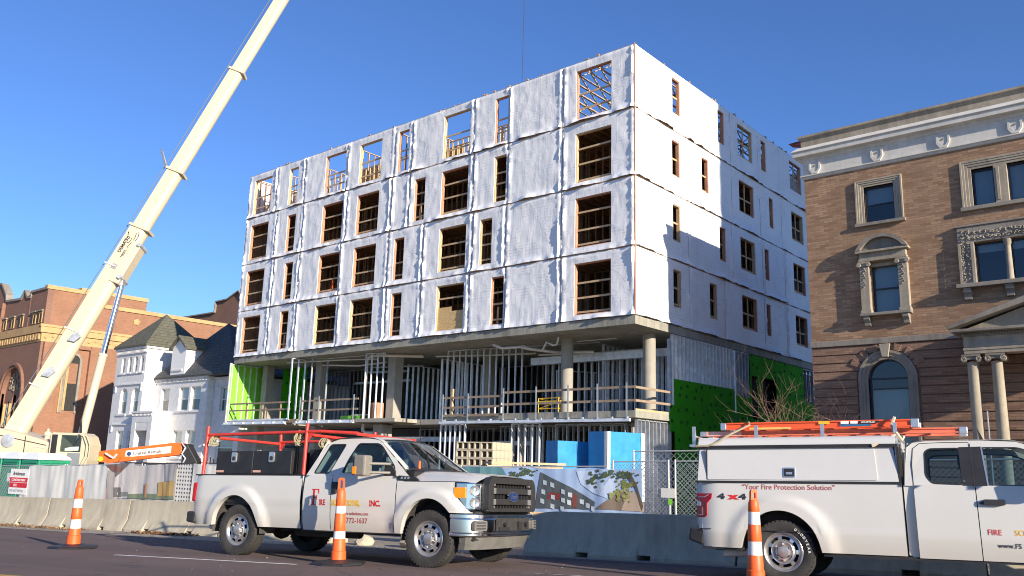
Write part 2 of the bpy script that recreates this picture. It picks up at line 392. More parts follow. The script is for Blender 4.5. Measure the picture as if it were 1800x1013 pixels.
# ---------------------------------------------------------------- ground and street
def ground():
    k = NT('dusty concrete ground'); v = k.coord(); f = k.noise(v, .7, 6, .7); f2 = k.noise(v, 9, 4, .7)
    c = k.ramp(f, [(.3, (.26, .22, .165)), (.7, (.40, .35, .275))])
    c = k.mix(k.math('MULTIPLY', k.ramp(f2, [(.5, (0,0,0)), (.7, (1,1,1))]), .5), c, (.16, .12, .08))
    k.col(c); k.bump(k.noise(v, 14, 6), .5, .03); k.set(.95)
    mb = MB(); rs = [-900, -30, 30, 900]; fs = [-300, 0, 39, 1200]
    def fn(r, f):
        p = RT*r + FW*f; return (p.x, p.y, gz(p.x, p.y))
    mb.grid(rs, fs, fn)
    return kind(mb.build('ground', k.mat), 'structure')
ground()
def asphalt():
    k = NT('asphalt'); v = k.coord(); fine = k.noise(v, 38, 4, .85); big = k.noise(v, .35, 5, .6); mid = k.noise(v, 3.2, 5, .7)
    c = k.ramp(big, [(.3, (.112, .073, .064)), (.7, (.148, .100, .088))])
    c = k.mix(k.ramp(fine, [(.58, (0,0,0)), (.72, (1,1,1))]), c, (.30, .245, .23))
    c = k.mix(k.ramp(fine, [(.28, (1,1,1)), (.40, (0,0,0))]), c, (.05, .04, .04))
    c = k.mix(k.math('MULTIPLY', k.ramp(mid, [(.5, (0,0,0)), (.75, (1,1,1))]), .3), c, (.085, .065, .065))
    # dark wheel paths along the lanes, sealed cracks, oil spots
    vr = k.coord((1, 1, 1), (0, 0, R(-12))); x, y, z = k.sep(vr)
    wp = k.noise(k.comb(k.math('MULTIPLY', x, .05), k.math('MULTIPLY', y, .9)), 1.0, 2)
    c = k.mix(k.math('MULTIPLY', k.ramp(wp, [(.46, (0,0,0)), (.6, (1,1,1))]), .38), c, (.07, .05, .048))
    ck = k.n('ShaderNodeTexVoronoi'); ck.feature = 'DISTANCE_TO_EDGE'; ck.voronoi_dimensions = '2D'; ck.inputs['Scale'].default_value = .42
    k.l(k.comb(k.math('ADD', x, k.math('MULTIPLY', k.noise(v, 2.5, 4), .9)), k.math('ADD', y, k.math('MULTIPLY', k.noise(v, 2.1, 4, .6), .9))), ck.inputs['Vector'])
    crk = k.math('MULTIPLY', k.math('LESS_THAN', ck.outputs['Distance'], .006), k.math('GREATER_THAN', k.noise(v, .5, 2), .47))
    c = k.mix(k.math('MULTIPLY', crk, .75), c, (.03, .024, .022))
    oil = k.noise(v, 1.7, 3, .5); c = k.mix(k.math('MULTIPLY', k.ramp(oil, [(.66, (0,0,0)), (.72, (1,1,1))]), .5), c, (.05, .038, .036))
    scu = k.noise(k.comb(k.math('MULTIPLY', x, 1.2), k.math('MULTIPLY', y, 9)), 1.6, 5, .8)
    c = k.mix(k.math('MULTIPLY', k.ramp(scu, [(.66, (0,0,0)), (.74, (1,1,1))]), .45), c, (.36, .31, .29))
    k.col(c); k.bump(fine, .8, .012); k.set(.92)
    return k.mat
M['asphalt'] = asphalt()
BL = Vector((-8.2, 13.45, 0)); BD = Vector((math.cos(R(9.5)), math.sin(R(9.5)), 0)); BN = Vector((-BD.y, BD.x, 0))
def bp(s, off, z=None, dz=0):
    p = BL + BD*s + BN*off
    return Vector((p.x, p.y, (gz(p.x, p.y) if z is None else z) + dz))
def strip(name, pts, m, dz, k=True):
    mb = MB(); mb.add([(x, y, gz(x, y)+dz) for x, y in pts], [tuple(range(len(pts)))])
    o = mb.build(name, m)
    return kind(o, 'structure') if k else o
def onbar(s, off): p = BL + BD*s + BN*off; return (p.x, p.y)
# road from the near kerb to the dusty gutter strip in front of the barriers
road_pts = [onbar(-70, -2.6), onbar(-70, -30), onbar(40, -30), onbar(40, -1.0), onbar(-3, -.9), onbar(-10, -1.6)]
mb = MB()
ss = lin(-70, 40, 60); offs = lin(-30, 0, 10)
mb.grid(ss, lin(0, 1, 10), lambda s, t: bp(s, -30 + t*(30 - (1.75 if s < -9 else max(.75, 1.75 - (s+9)*.16))), dz=.006))
kind(mb.build('road', M['asphalt']), 'structure')
def worn(name, c, sc=5, thr=.5):
    k = NT(name); v = k.coord(); f = k.noise(v, sc, 5, .75)
    k.col(k.mix(k.ramp(f, [(thr-.07, (1,1,1)), (thr+.07, (0,0,0))]), c, (.135, .105, .1)))
    return k.set(.85)
M['line'] = worn('worn white road paint', (.78, .77, .72), 9, .36)
M['line_faint'] = worn('nearly gone road paint', (.5, .48, .45), 4, .55)
M['line_y'] = worn('yellow road paint', (.62, .38, .06), 9, .3)
def dash(name, a, b, w, m):
    a, b = Vector((*a, 0)), Vector((*b, 0)); d = (b-a).normalized(); n = Vector((-d.y, d.x, 0))*w/2
    q = [a-n, b-n, b+n, a+n]
    mb = MB(); mb.add([(p.x, p.y, gz(p.x, p.y)+.010) for p in q], [(0,1,2,3)])
    return kind(mb.build(name, m), 'structure')
dash('lane_marking', LW[0], LW[1], .10, M['line'])
dash('lane_marking', LF[0], LF[1], .14, M['line_faint'])
dash('centre_line', LY[0], LY[1], .11, M['line_y'])
# tar joint running beside the barrier foot
mb = MB(); pts = [Vector((*TJ[0], 0)).lerp(Vector((*TJ[1], 0)), i/14) for i in range(15)]
for i in range(14):
    a, b = pts[i], pts[i+1]; w = .018 + .012*nz(i*.7, 3)
    o1, o2 = .02*nz(i*1.3, 0), .02*nz(i*1.3+1.3, 0)
    mb.add([(p.x + q*.2, p.y + q, gz(p.x, p.y)+.011) for p, q in ((a, o1-w), (b, o2-w), (b, o2+w), (a, o1+w))], [(0,1,2,3)])
kind(mb.build('road_joint', M['asphalt_d']), 'structure')
# grit and dead leaves along the gutter
def litter(name, s0, s1, o0, o1, n, cols, size, seed):
    rnd = random.Random(seed); mb = MB()
    for i in range(n):
        p = bp(rnd.uniform(s0, s1), rnd.gauss((o0+o1)/2, (o1-o0)/4)); r = rnd.uniform(.5, 1)*size; a = rnd.uniform(0, 6.3); t = rnd.uniform(-.7, .9)
        u = Vector((math.cos(a), math.sin(a), t*.6))*r; w = Vector((-math.sin(a), math.cos(a), rnd.uniform(-.3, .8)))*r*.6
        p = p + Vector((0, 0, .012 + abs(u.z)))
        mb.add([p-u, p-w*.7, p+u, p+w], [(0,1,2,3)], rnd.randrange(len(cols)))
    return kind(mb.build(name, cols), 'stuff')
lv = [flat('dry leaf', (.30, .15, .06), .9), flat('pale dry leaf', (.42, .28, .14), .9), flat('dark dry leaf', (.10, .06, .035), .9)]
litter('fallen_leaves', -19.6, -15.5, -1.02, -.45, 900, lv, .05, 3)
litter('fallen_leaves', -13.4, -11.2, -.95, -.40, 420, lv[2:] + lv[:1], .07, 4)
litter('road_grit', -12, 0, -7, -2, 260, [flat('pale chip', (.5, .47, .43), .9), flat('dark chip', (.05, .045, .042), .9)], .014, 15)
litter('road_grit', -24, -2, -2.2, -.5, 900, [flat('grit', (.42, .38, .32), .9), flat('dark grit', (.1, .085, .08), .9)], .022, 5)

# ---------------------------------------------------------------- concrete barriers
def barrier(s0, s1, label, slots=(), taper=False, gouge=()):
    """jersey profile: 0.81 m high, 0.61 m foot, scalloped drainage slots and end chamfers"""
    L = s1 - s0; a = bp(s0, 0); b = bp(s1, 0)
    prof = [(-.305, 0), (-.305, .075), (-.14, .33), (-.085, .80), (.085, .80), (.14, .33), (.305, .075), (.305, 0)]
    xs = sorted(set([0, .03, .12, L-.12, L-.03, L] + lin(0, L, 24) + [q+d for q in slots for d in (-.13, -.125, .125, .13)]))
    mb = MB(); vs = []
    def vert(x, k):
        y, z = prof[k]; e = min(x, L-x)
        if e < .12: y *= 1 - .10*(1-e/.12)
        if taper and x < .55 and z > .5: z = .80 - .10*(1-x/.55)**2
        y += .006*nz(x*3, z*4, s0); z += .004*nz(x*2, 7, s0) if z > .7 else 0
        if k in (0, 1) and any(abs(x-q) < .128 for q in slots):
            return (x, y + (.16 if k == 0 else .05), z + (.085 if k == 0 else .03))
        return (x, y, z)
    for x in xs: vs += [vert(x, k) for k in range(8)]
    n = len(xs); fs = []
    for i in range(n-1):
        for k in range(8): fs.append((i*8+k, i*8+(k+1) % 8, (i+1)*8+(k+1) % 8, (i+1)*8+k))
    fs += [tuple(range(7, -1, -1)), tuple(range((n-1)*8, n*8))]
    mb.add(vs, fs)
    d = (b-a).normalized(); yv = Vector((0,0,1)).cross(d).normalized(); zv = d.cross(yv)
    m = Matrix((d, yv, zv)).transposed().to_4x4(); m.translation = a - Vector((0,0,.01))
    o = mb.build('concrete_barrier', M['barrier'], smooth=30, bevel=.012)
    o.matrix_world = m
    return tag(o, label, 'barrier', 'concrete barriers along the kerb')
barrier(-25.35, -21.80, 'grey concrete barrier in front of the green portable toilets, cut by the left edge', (.9, 2.6))
barrier(-21.76, -18.16, 'sunlit concrete barrier below the red and white sign, leaves at its foot', (1.0, 2.5))
barrier(-18.12, -14.52, 'sunlit concrete barrier behind the orange traffic post, under the plain white banner', (1.05, 2.75))
barrier(-14.48, -10.88, 'sunlit concrete barrier under the dotted banner, behind the tailgate of the pickup', (.95, 2.6))
barrier(-10.84, -7.24, 'concrete barrier hidden behind the cab of the pickup with ladder rack', (1.0, 2.6))
barrier(-2.42, 1.62, 'shaded concrete barrier between the two white pickups, printed banner above it', (1.24, 2.44), True)
barrier(1.66, 5.26, 'shaded concrete barrier behind the topper of the right pickup', (1.0, 2.6))
barrier(5.30, 8.90, 'concrete barrier behind the cab of the right pickup', (1.0, 2.6))
# broken kerb stones lying beyond the gap in the barriers
def rubble(s, off, r, seed, label):
    bm = bmesh.new(); bmesh.ops.create_icosphere(bm, subdivisions=2, radius=r)
    for v in bm.verts:
        k = 1 + .45*nz(v.co.x*4/r*.25+seed, v.co.y*4/r*.25, v.co.z*4/r*.25); v.co *= k; v.co.z *= .7
    me = bpy.data.meshes.new('rubble_stone'); bm.to_mesh(me); bm.free(); me.materials.append(M['barrier'])
    o = bpy.data.objects.new('rubble_stone', me); COL.objects.link(o); o.location = bp(s, off, dz=r*.4)
    return tag(o, label, 'stone', 'broken concrete lumps by the barriers')
for i, (s, off, r, lb) in enumerate([(-6.3, -.3, .20, 'small pale concrete lump seen under the front door of the pickup'), (-5.0, -.25, .26, 'larger pale concrete lump seen beneath the pickup, behind the front wheel'), (-4.1, -.4, .15, 'smallest pale concrete lump near the front tyre of the pickup')]):
    rubble(s, off, r, i*3.3, lb)
# ---------------------------------------------------------------- unfinished building
CX, CY = -18.77, 29.84
B = thing('apartment_building', 'unfinished apartment block wrapped in white film above an open concrete podium of steel studs', 'building', (CX, CY, 0))
UL, VB = -30.6, 20.6           # left end of the front, far end of the side
FL = [7.94, 10.97, 14.13, 17.30, 20.36]
seams_f = {0: [UL, -27.05, -24.15, -20.12, -15.93, -13.2, -9.7, -7.32, -3.96, 0],
           1: [UL, -26.95, -24.22, -20.2, -16.0, -13.2, -9.6, -7.39, -3.98, 0],
           2: [UL, -27.09, -24.21, -19.93, -15.95, -14.48, -9.69, -7.36, -3.97, 0],
           3: [UL, -27.36, -24.33, -20.13, -15.89, -14.45, -9.76, -7.38, -3.98, 0]}
BIG = [(-30.02, -28.0), (-22.27, -20.3), (-19.0, -17.05), (-12.0, -10.05), (-3.2, -1.22)]
win_f = {0: BIG + [(-25.8, -24.95), (-15.5, -14.68), (-8.22, -7.40)], 1: BIG + [(-25.75, -24.9), (-15.53, -14.7), (-9.1, -8.28)],
         2: BIG + [(-25.9, -25.0), (-14.1, -13.25), (-8.25, -7.45)], 3: BIG + [(-26.05, -25.1), (-15.62, -14.75), (-8.3, -7.42)]}
wz_f = [(8.19, 10.55), (11.28, 13.63), (14.37, 16.78), (17.5, 19.93)]
seams_s = {0: [0, 4.68, 8.29, 12.95, 15.9, VB], 1: [0, 4.65, 9.2, 12.92, 15.9, VB], 2: [0, 4.75, 9.35, 12.8, 15.7, VB], 3: [0, 4.62, 9.35, 12.75, 15.6, VB]}
BS = [(10.24, 12.05), (17.2, 18.95)]
win_s = {0: BS + [(3.2, 3.95), (6.7, 7.5), (13.23, 13.78)], 1: BS + [(3.22, 3.94), (7.88, 8.56), (13.23, 13.8)],
         2: BS + [(3.22, 3.95), (6.11, 6.83), (14.05, 14.6)], 3: BS + [(3.3, 4.05), (7.97, 8.67), (13.2, 13.85)]}
wz_s = [(8.8, 10.55), (11.9, 13.66), (15.06, 16.82), (18.2, 20.0)]
def wrap_panel(face, st, a, b, z0, z1, holes, seed):
    """one prefabricated wall panel: film stretched over sheathing, loose at its edges"""
    g = .035; a += g if a > UL+.01 and a != 0 else 0; b -= g if b < (0 if face == 'A' else VB) else 0
    zb = z0 + .022; zt = z1 - .014
    cu = sorted(set([round(q, 4) for q in lin(a, b, max(4, int((b-a)/.11))) + [h for H in holes for h in (H[0], H[1])]]))
    cz = sorted(set([round(q, 4) for q in lin(zb, zt, 30) + [h for H in holes for h in (H[2], H[3])]]))
    def clean(c, keep):
        out = [c[0]]
        for q in c[1:]:
            if q - out[-1] < .028:
                if any(abs(q-w) < 1e-4 for w in keep): out[-1] = q
                continue
            out.append(q)
        return out
    cu = clean(cu, [round(h, 4) for H in holes for h in (H[0], H[1])]); cz = clean(cz, [round(h, 4) for H in holes for h in (H[2], H[3])])
    def inh(u, z): return any(H[0] < u < H[1] and H[2] < z < H[3] for H in holes)
    def near(u, z):
        d = 9
        for H in holes:
            dx = max(H[0]-u, 0, u-H[1]); dz = max(H[2]-z, 0, z-H[3]); d = min(d, math.hypot(dx, dz))
        return d
    def disp(u, z):
        eL, eR, eB, eT = u-a, b-u, z-zb, zt-z
        d = .018 + .016*nz(u*1.3, z*1.1, seed) + .012*nz(u*5, z*1.4, seed+5) + .022*max(0, .55-6*abs(nz(u*1.4+z*.5, z*.9, seed+31)))
        # loose vertical folds at the panel edges
        k = .55 + .75*nz(seed*1.7, z*.9, 1) + .35*nz(seed, z*3.1, 4)
        d += max(0, k + .5*nz(seed, z*7, 2))*.10*math.exp(-((eL-.09)/.075)**2)
        k = .50 + .8*nz(seed*2.3+9, z*.8, 2) + .35*nz(seed, z*2.7, 8)
        d += max(0, k + .5*nz(seed+4, z*7, 5))*.10*math.exp(-((eR-.10)/.09)**2)
        # sagging lower hem, tucked upper edge
        k = .35 + 1.1*nz(u*.55, seed, 6) + .6*nz(u*2.1, seed, 3)
        d += max(0, k)*.20*math.exp(-(eB/.17)**2)
        k = .3 + .8*nz(u*.7, seed, 12)
        d += max(0, k)*.06*math.exp(-((eT-.15)/.13)**2)
        d += .045*max(0, nz(u*.9, z*.8, seed+20) - .25)
        for e in (eL, eR, eT): d *= min(1, .25 + e/.05)
        n = near(u, z)
        if n < .18: d = d*(n/.18) + .018*(1-n/.18)
        return d
    mb = MB()
    P = (lambda u, z, d: (u, -d, z)) if face == 'A' else (lambda u, z, d: (d, u, z))
    mb.grid(cu, cz, lambda u, z: P(u, z, disp(u, z)), 0, inh)
    # film turned into the openings, sheathing edge behind
    for H in holes:
        for (u0, z0_, u1, z1_) in ((H[0], H[2], H[1], H[2]), (H[1], H[2], H[1], H[3]), (H[1], H[3], H[0], H[3]), (H[0], H[3], H[0], H[2])):
            mb.add([P(u0, z0_, .018), P(u1, z1_, .018), P(u1, z1_, -.05), P(u0, z0_, -.05)], [(0,1,2,3)])
    for (u0, z0_, u1, z1_) in ((a, zb, b, zb), (b, zb, b, zt), (b, zt, a, zt), (a, zt, a, zb)):
        mb.add([P(u0, z0_, .02), P(u1, z1_, .02), P(u1, z1_, -.12), P(u0, z0_, -.12)], [(0,1,2,3)])
    # inner sheathing face, with the same openings
    mb.sheet([(a, zb), (b, zb), (b, zt), (a, zt)], lambda u, z: P(u, z, -.05), 1, [[(H[0], H[2]), (H[1], H[2]), (H[1], H[3]), (H[0], H[3])] for H in holes])
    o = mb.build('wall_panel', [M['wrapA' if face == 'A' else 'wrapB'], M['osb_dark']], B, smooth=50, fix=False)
    return o
rg = random.Random(4)
def window_frame(face, u0, u1, z0, z1, st, big, special=None):
    P = (lambda u, z, d: (u, -d, z)) if face == 'A' else (lambda u, z, d: (d, u, z))
    def bx(mb, ua, ub, za, zb_, da, db, m=0):
        p = P(ua, za, da); q = P(ub, zb_, db)
        mb.box(min(p[0], q[0]), max(p[0], q[0]), min(p[1], q[1]), max(p[1], q[1]), za, zb_, m)
    mb = MB(); t = .04
    bx(mb, u0, u0+t, z0, z1, -.02, -.19); bx(mb, u1-t, u1, z0, z1, -.02, -.19)
    bx(mb, u0+t, u1-t, z0, z0+t, -.02, -.19); bx(mb, u0+t, u1-t, z1-t, z1, -.02, -.19)
    f = mb.build('window_frame', M['wood_pink'] if rg.random() < .7 else M['wood'], B)
    H = z1 - z0; mb = MB()
    if st == 3 and face == 'A': hs = [.50, 1.25] if big else [.75, 1.3]
    elif big: hs = [[.16, .86, 1.62], [.14, .9, 1.72], [.12, .82, 1.5]][rg.randrange(3)] if face == 'A' else [.15, .85]
    else: hs = [.3, 1.02, 1.6][:rg.choice((2, 3))] if face == 'A' else [.12, .9]
    for h in hs:
        if h > H-.15: continue
        h += rg.uniform(-.05, .05); dz = rg.uniform(-.015, .015)
        p, q = P(u0+t, z0+h, -.15), P(u1-t, z0+h+dz, -.15)
        mb = MB(); mb.beam(p, q, .036, .085); mb.build('guard_rail', M['wood'], f)
    mb = MB()
    if not big and rg.random() < .5: mb.beam(P(u0+.3, z0+.1, -.2), P(u0+.33, z0+.9, -.2), .04, .085)
    if face == 'B' and big: mb.beam(P((u0+u1)/2, z0+.04, -.12), P((u0+u1)/2, z1-.04, -.12), .04, .08)
    if mb.v: mb.build('loose_brace', M['wood'], f)
    if special == 'board':
        m2 = MB(); bx(m2, u0+t, u1-t, z0+t, z0+.98, -.10, -.115); bx(m2, u0+t, (u0+u1)/2, z0+.98, z0+1.22, -.12, -.135)
        m2.build('plywood_sheet', M['osb'], f)
for st in range(4):
    s = seams_f[st]
    for i in range(len(s)-1):
        hs = [(u0, u1, *wz_f[st]) for u0, u1 in win_f[st] if s[i] <= u0 and u1 <= s[i+1]]
        wrap_panel('A', st, s[i], s[i+1], FL[st], FL[st+1], hs, st*31.7+i*5.3)
    for u0, u1 in win_f[st]:
        if not any(s[i] <= u0 and u1 <= s[i+1] for i in range(len(s)-1)): print('straddle A', st, u0, u1)
        window_frame('A', u0, u1, *wz_f[st], st, u1-u0 > 1.5, 'board' if st == 0 and abs(u0+12.0) < .1 else None)
    s = seams_s[st]
    for i in range(len(s)-1):
        hs = [(u0, u1, *wz_s[st]) for u0, u1 in win_s[st] if s[i] <= u0 and u1 <= s[i+1]]
        wrap_panel('B', st, s[i], s[i+1], FL[st], FL[st+1], hs, st*17.1+i*7.9+100)
    for u0, u1 in win_s[st]:
        if not any(s[i] <= u0 and u1 <= s[i+1] for i in range(len(s)-1)): print('straddle B', st, u0, u1)
        window_frame('B', u0, u1, *wz_s[st], st, u1-u0 > 1.2)
# plain far walls
mb = MB(); mb.box(UL-.06, UL, -.02, VB, FL[0], FL[4]-.05); mb.box(UL, 0, VB-.1, VB, FL[0], FL[4]-.05)
mb.build('rear_wall', M['wrapA'], B)
# boards showing in the joints between storeys, corner post
for z in FL[1:4]:
    mb = MB(); mb.box(UL, 0, -.010, .05, z-.06, z+.07); mb.box(-.05, .004, .05, VB-.2, z-.06, z+.07)
    mb.build('floor_edge_board', M['wood_in'], B)
mb = MB(); mb.box(-.02, .03, -.03, .02, FL[0]+.05, FL[4]+.04)
mb.build('corner_post', M['wood_pink'], B)
# top plates with stray blocks
mb = MB(); mb.box(UL, 0, .02, .16, FL[4]-.05, FL[4]+.02); mb.box(-.16, -.02, .16, VB, FL[4]-.05, FL[4]+.02)
for i in range(26):
    u = -rg.uniform(.2, 30)
    mb.box(u, u+.10, .0, .1, FL[4]+.02, FL[4]+rg.uniform(.05, .12))
for i in range(12):
    v = rg.uniform(1, 20); mb.box(-.1, 0, v, v+.12, FL[4]+.02, FL[4]+rg.uniform(.06, .14))
mb.build('top_plate', M['wood_in'], B)
# floors: deck on joists
for i, z in enumerate(FL[1:4]):
    mb = MB(); mb.box(UL+.1, -.2, .2, VB-.2, z-.02, z+.02)
    mb.build('floor_deck', M['osb'], B)
    mb = MB()
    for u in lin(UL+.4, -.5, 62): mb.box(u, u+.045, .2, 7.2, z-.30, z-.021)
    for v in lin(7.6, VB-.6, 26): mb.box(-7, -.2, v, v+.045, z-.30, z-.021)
    mb.build('floor_joists', M['wood_in'], B)
def stud_row(name, mat, p, q, z0, z1, step=.41, w=.04, d=.09, plates=True, jit=0):
    """studs from p to q (u,v), the stud web across the run"""
    p, q = Vector((*p, 0)), Vector((*q, 0)); L = (q-p).length; dr = (q-p)/L; n = int(L/step); mb = MB()
    up = Vector((-dr.y, dr.x, 0))
    for i in range(n+1):
        c = p + dr*min(L, i*step + rg.uniform(-jit, jit))
        mb.beam((c.x, c.y, z0), (c.x, c.y, z1), d if abs(dr.x) < .5 else w, w if abs(dr.x) < .5 else d, 0, (0, 1, 0))
    if plates:
        for z in (z0+.02, z1-.02): mb.beam((p.x, p.y, z), (q.x, q.y, z), d, .04)
    return mb.build(name, mat, B)
for st in range(3):
    z0, z1 = FL[st]+.03, FL[st+1]-.30
    stud_row('stud_partition', M['wood'], (UL+.3, 2.3), (-.4, 2.3), z0, z1, .41, .04, .09)
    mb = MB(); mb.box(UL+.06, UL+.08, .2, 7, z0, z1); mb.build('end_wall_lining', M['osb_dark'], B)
    stud_row('stud_partition', M['wood_in'], (UL+.15, .3), (UL+.15, 6), z0, z1, .41)
    for u in seams_f[st][1:-1]:
        stud_row('stud_partition', M['wood_in'], (u+.1, .3), (u+.1, 2.2), z0, z1, .5)
    for v in (4.7, 9.2, 12.9, 15.8):
        stud_row('stud_partition', M['wood_in'], (-2.7, v), (-.3, v), z0, z1, .5)
    stud_row('stud_partition', M['wood'], (-2.8, 3.6), (-2.8, VB-.4), z0, z1, .41)
    mb = MB(); mb.box(UL+.3, -5.5, 4.6, 4.65, z0, z1); mb.box(-5.5, -5.45, 4.65, VB-.3, z0, z1)
    mb.build('corridor_wall', M['osb_dark'], B)
# top storey still open to the sky
z0 = FL[3]+.03
stud_row('stud_partition', M['wood'], (UL+.3, 3.0), (-8.6, 3.0), z0, 20.05, .41)
stud_row('stud_partition', M['wood_pink'], (UL+.15, .3), (UL+.15, 6), z0, 20.2, .41)
for a, b_, v, zt in ((-23.4, -19.9, 3.06, 20.0), (-30.4, -27.2, 3.5, 20.05), (-16.2, -13.4, 3.06, 19.7)):
    mb = MB(); mb.box(a, b_, v, v+.02, z0, zt); mb.build('sheathed_partition', M['osb'], B)
for u in (-27.2, -24.1, -19.7, -15.8, -14.2):
    stud_row('stud_partition', M['wood'], (u, .3), (u, 2.9), z0, 20.0, .45)
stud_row('stud_partition', M['wood'], (-13.4, 2.2), (-8.6, 2.2), z0, 19.25, .41)
mb = MB()
for a, b_ in (((-29.6, .6, 17.6), (-28.2, .6, 19.2)), ((-29.8, 1.5, 19.4), (-28.2, 1.5, 18.4)), ((-25.6, .8, 17.7), (-24.9, .8, 19.3)), ((-11.8, .9, 17.6), (-10.6, 1.0, 18.3))):
    mb.beam(a, b_, .04, .09)
mb.build('temporary_brace', M['wood'], B)
mb = MB(); mb.box(-11.2, -10.2, 1.6, 1.66, 18.1, 18.35)
mb.build('green_strip', M['sheath_lit'], B)
stud_row('stud_partition', M['wood_in'], (-7.3, 6.0), (-.4, 6.0), z0, 19.4, .41)
for v in (4.7, 9.3, 12.8, 15.6): stud_row('stud_partition', M['wood_in'], (-5.5, v), (-.3, v), z0, 19.8, .5)
stud_row('stud_partition', M['wood_in'], (-5.6, 9.4), (-5.6, VB-.4), z0, 19.8, .41)
def truss(u, v0, v1):
    mb = MB(); zb, zt = 19.78, 20.30
    mb.beam((u, v0, zb), (u, v1, zb), .07, .038); mb.beam((u, v0, zt), (u, v1, zt), .07, .038)
    n = max(3, int((v1-v0)/.75)); vs = lin(v0, v1, n)
    for i in range(n):
        a, b_ = (zb, zt) if i % 2 == 0 else (zt, zb)
        mb.beam((u, vs[i], a), (u, vs[i+1], b_), .06, .036)
    mb.beam((u, v0, zb), (u, v0, zt), .07, .05); mb.beam((u, v1, zb), (u, v1, zt), .07, .05)
    mb.build('roof_truss', M['wood'], B)
for i in range(9):
    u = -5.6 + i*.61
    truss(u, .25, 9.2); truss(u, 9.35, VB-.3)
# ---- podium
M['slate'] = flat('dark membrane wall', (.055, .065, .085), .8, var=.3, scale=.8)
mb = MB(); mb.box(UL, 0, 0, VB, 7.56, 7.935); mb.build('podium_slab', M['conc'], B, bevel=.01)
mb = MB(); mb.box(UL+.3, -24.3, -.05, VB, 3.58, 3.85); mb.build('deck_slab', M['conc_col'], B)
mb = MB(); mb.box(-23.3, -17.95, .0, 14, 3.60, 3.82); mb.build('deck_slab', M['conc_col'], B)
mb = MB(); mb.box(-17.9, -11.3, 1.6, VB, 3.58, 3.85); mb.box(-17.9, -14.72, 0, 1.6, 3.66, 3.85); mb.build('deck_slab', M['conc_col'], B)
mb = MB(); mb.box(-11.2, 0, 0, 12, 3.66, 3.95); mb.build('deck_slab', M['conc'], B, bevel=.01)
# forms and steel angle carrying the slab edges, with bright brackets
for u0, u1 in ((-31.1, -24.25), (-23.35, -17.95)):
    mb = MB(); mb.box(u0, u1, -.16, -.06, 3.62, 3.67); mb.box(u0, u1, -.07, -.052, 3.67, 3.80)
    mb.build('edge_form', M['steel'], B)
    mb = MB()
    for u in lin(u0+.15, u1-.2, int((u1-u0)/1.0)): mb.box(u, u+.07, -.15, -.08, 3.671, 3.76)
    mb.build('form_bracket', M['pvc'], B)
mb = MB(); mb.box(UL+.3, -24.3, -.02, .05, 3.851, 3.95); mb.build('stud_track', M['steel'], B)
mb = MB(); mb.box(-11.3, -.22, -.14, -.02, 3.50, 3.63); mb.build('ledger_beam', M['steel'], B)
mb = MB()
for u in lin(-11, -.4, 14): mb.box(u, u+.09, -.13, -.04, 3.631, 3.70)
mb.build('form_bracket', M['steel_d'], B)
mb = MB(); mb.box(-24.3, -23.3, -.04, .2, 3.70, 3.90); mb.build('plank_stack', M['wood_grey'], B)
# columns
def column(u, v, z0, z1, r=None, w=.5):
    mb = MB()
    if r: mb.lathe([(r, z0), (r, z1)], 28, (u, v, 0))
    else: mb.box(u-w/2, u+w/2, v-w/2, v+w/2, z0, z1)
    mb.build('concrete_column', M['conc_col'], B, smooth=40, bevel=0 if r else .02)
column(-1.0, 2.75, 3.95, 7.56, .29); column(-5.0, 1.95, 3.95, 7.56, .29)
column(-29.6, 2.0, 3.85, 7.56, w=.55); column(-23.6, 1.8, 3.82, 7.56, w=.55); column(-17.1, 2.0, 3.85, 7.56, w=.62); column(-12.6, 5.0, 3.85, 7.56, w=.5)
column(-17.0, 1.2, -1.2, 3.58, w=.75); column(-23.4, 1.5, -1.2, 3.58, w=.5); column(-29.4, 1.5, -1.2, 3.58, w=.5)
column(-.9, 1.2, -1.2, 3.5, w=.12); column(-6.8, .8, -1.2, 3.66, w=.16)
# dark sheets standing in for the shade deep inside the podium
mb = MB(); mb.box(UL+.4, -.6, 9.8, 9.9, 3.9, 7.5); mb.box(-27, -14.8, 6.8, 6.85, 3.9, 7.5); mb.box(UL+.4, -.6, 9.5, 9.6, -1.2, 3.55); mb.build('dark_backing', M['dark'], B)
# metal stud walls of the podium
S1, S2 = M['steel'], M['steel_d']
def msr(p, q, z0, z1, step=.41, mat=None, d=.092, w=.04): return stud_row('stud_wall', mat or S1, p, q, z0, z1, step, w, d)
msr((-13.2, 2.25), (-8.1, 2.6), 3.9, 7.53, .41)
msr((-18.2, .75), (-16.9, 1.0), 3.86, 7.53, .42)
msr((-24.0, -.12), (-24.0, .9), 3.86, 7.53, .48, d=.12)
msr((-22.7, .4), (-22.0, 1.2), 3.86, 7.53, .9, S2)
msr((-17.8, 3.6), (-17.8, 9.0), 3.86, 7.2, .41, S1, .15)
msr((-14.6, 3.2), (-14.6, 8.6), 3.86, 7.3, .41, S1, .15)
msr((-22.5, 8.5), (-18.2, 8.5), 3.86, 6.6, .41, S2)
msr((-8.0, 4.2), (-1.2, 4.2), 3.96, 6.75, .41, S1, .12); msr((-4.0, 3.5), (-4.0, 9), 3.96, 7.4, .41, S2, .15)
msr((-7.9, 5.0), (-5.2, 9.0), 3.96, 6.5, .41, S1, .15)
msr((-1.9, 4.6), (-1.9, 9.8), 3.96, 7.2, .4, S1, .15)
msr((-12.8, 7.4), (-5, 7.4), 3.96, 7.2, .41, S2)
msr((-29.8, 6.0), (-24.5, 6.0), 3.86, 7.5, .41, S2)
mb = MB(); mb.box(-8.4, -.2, 3.4, 3.52, 6.62, 6.98); mb.build('header_beam', S1, B)
mb = MB(); mb.box(-23.0, -18.0, 3.9, 4.0, 6.25, 6.38); mb.build('header_beam', M['steel_d'], B)
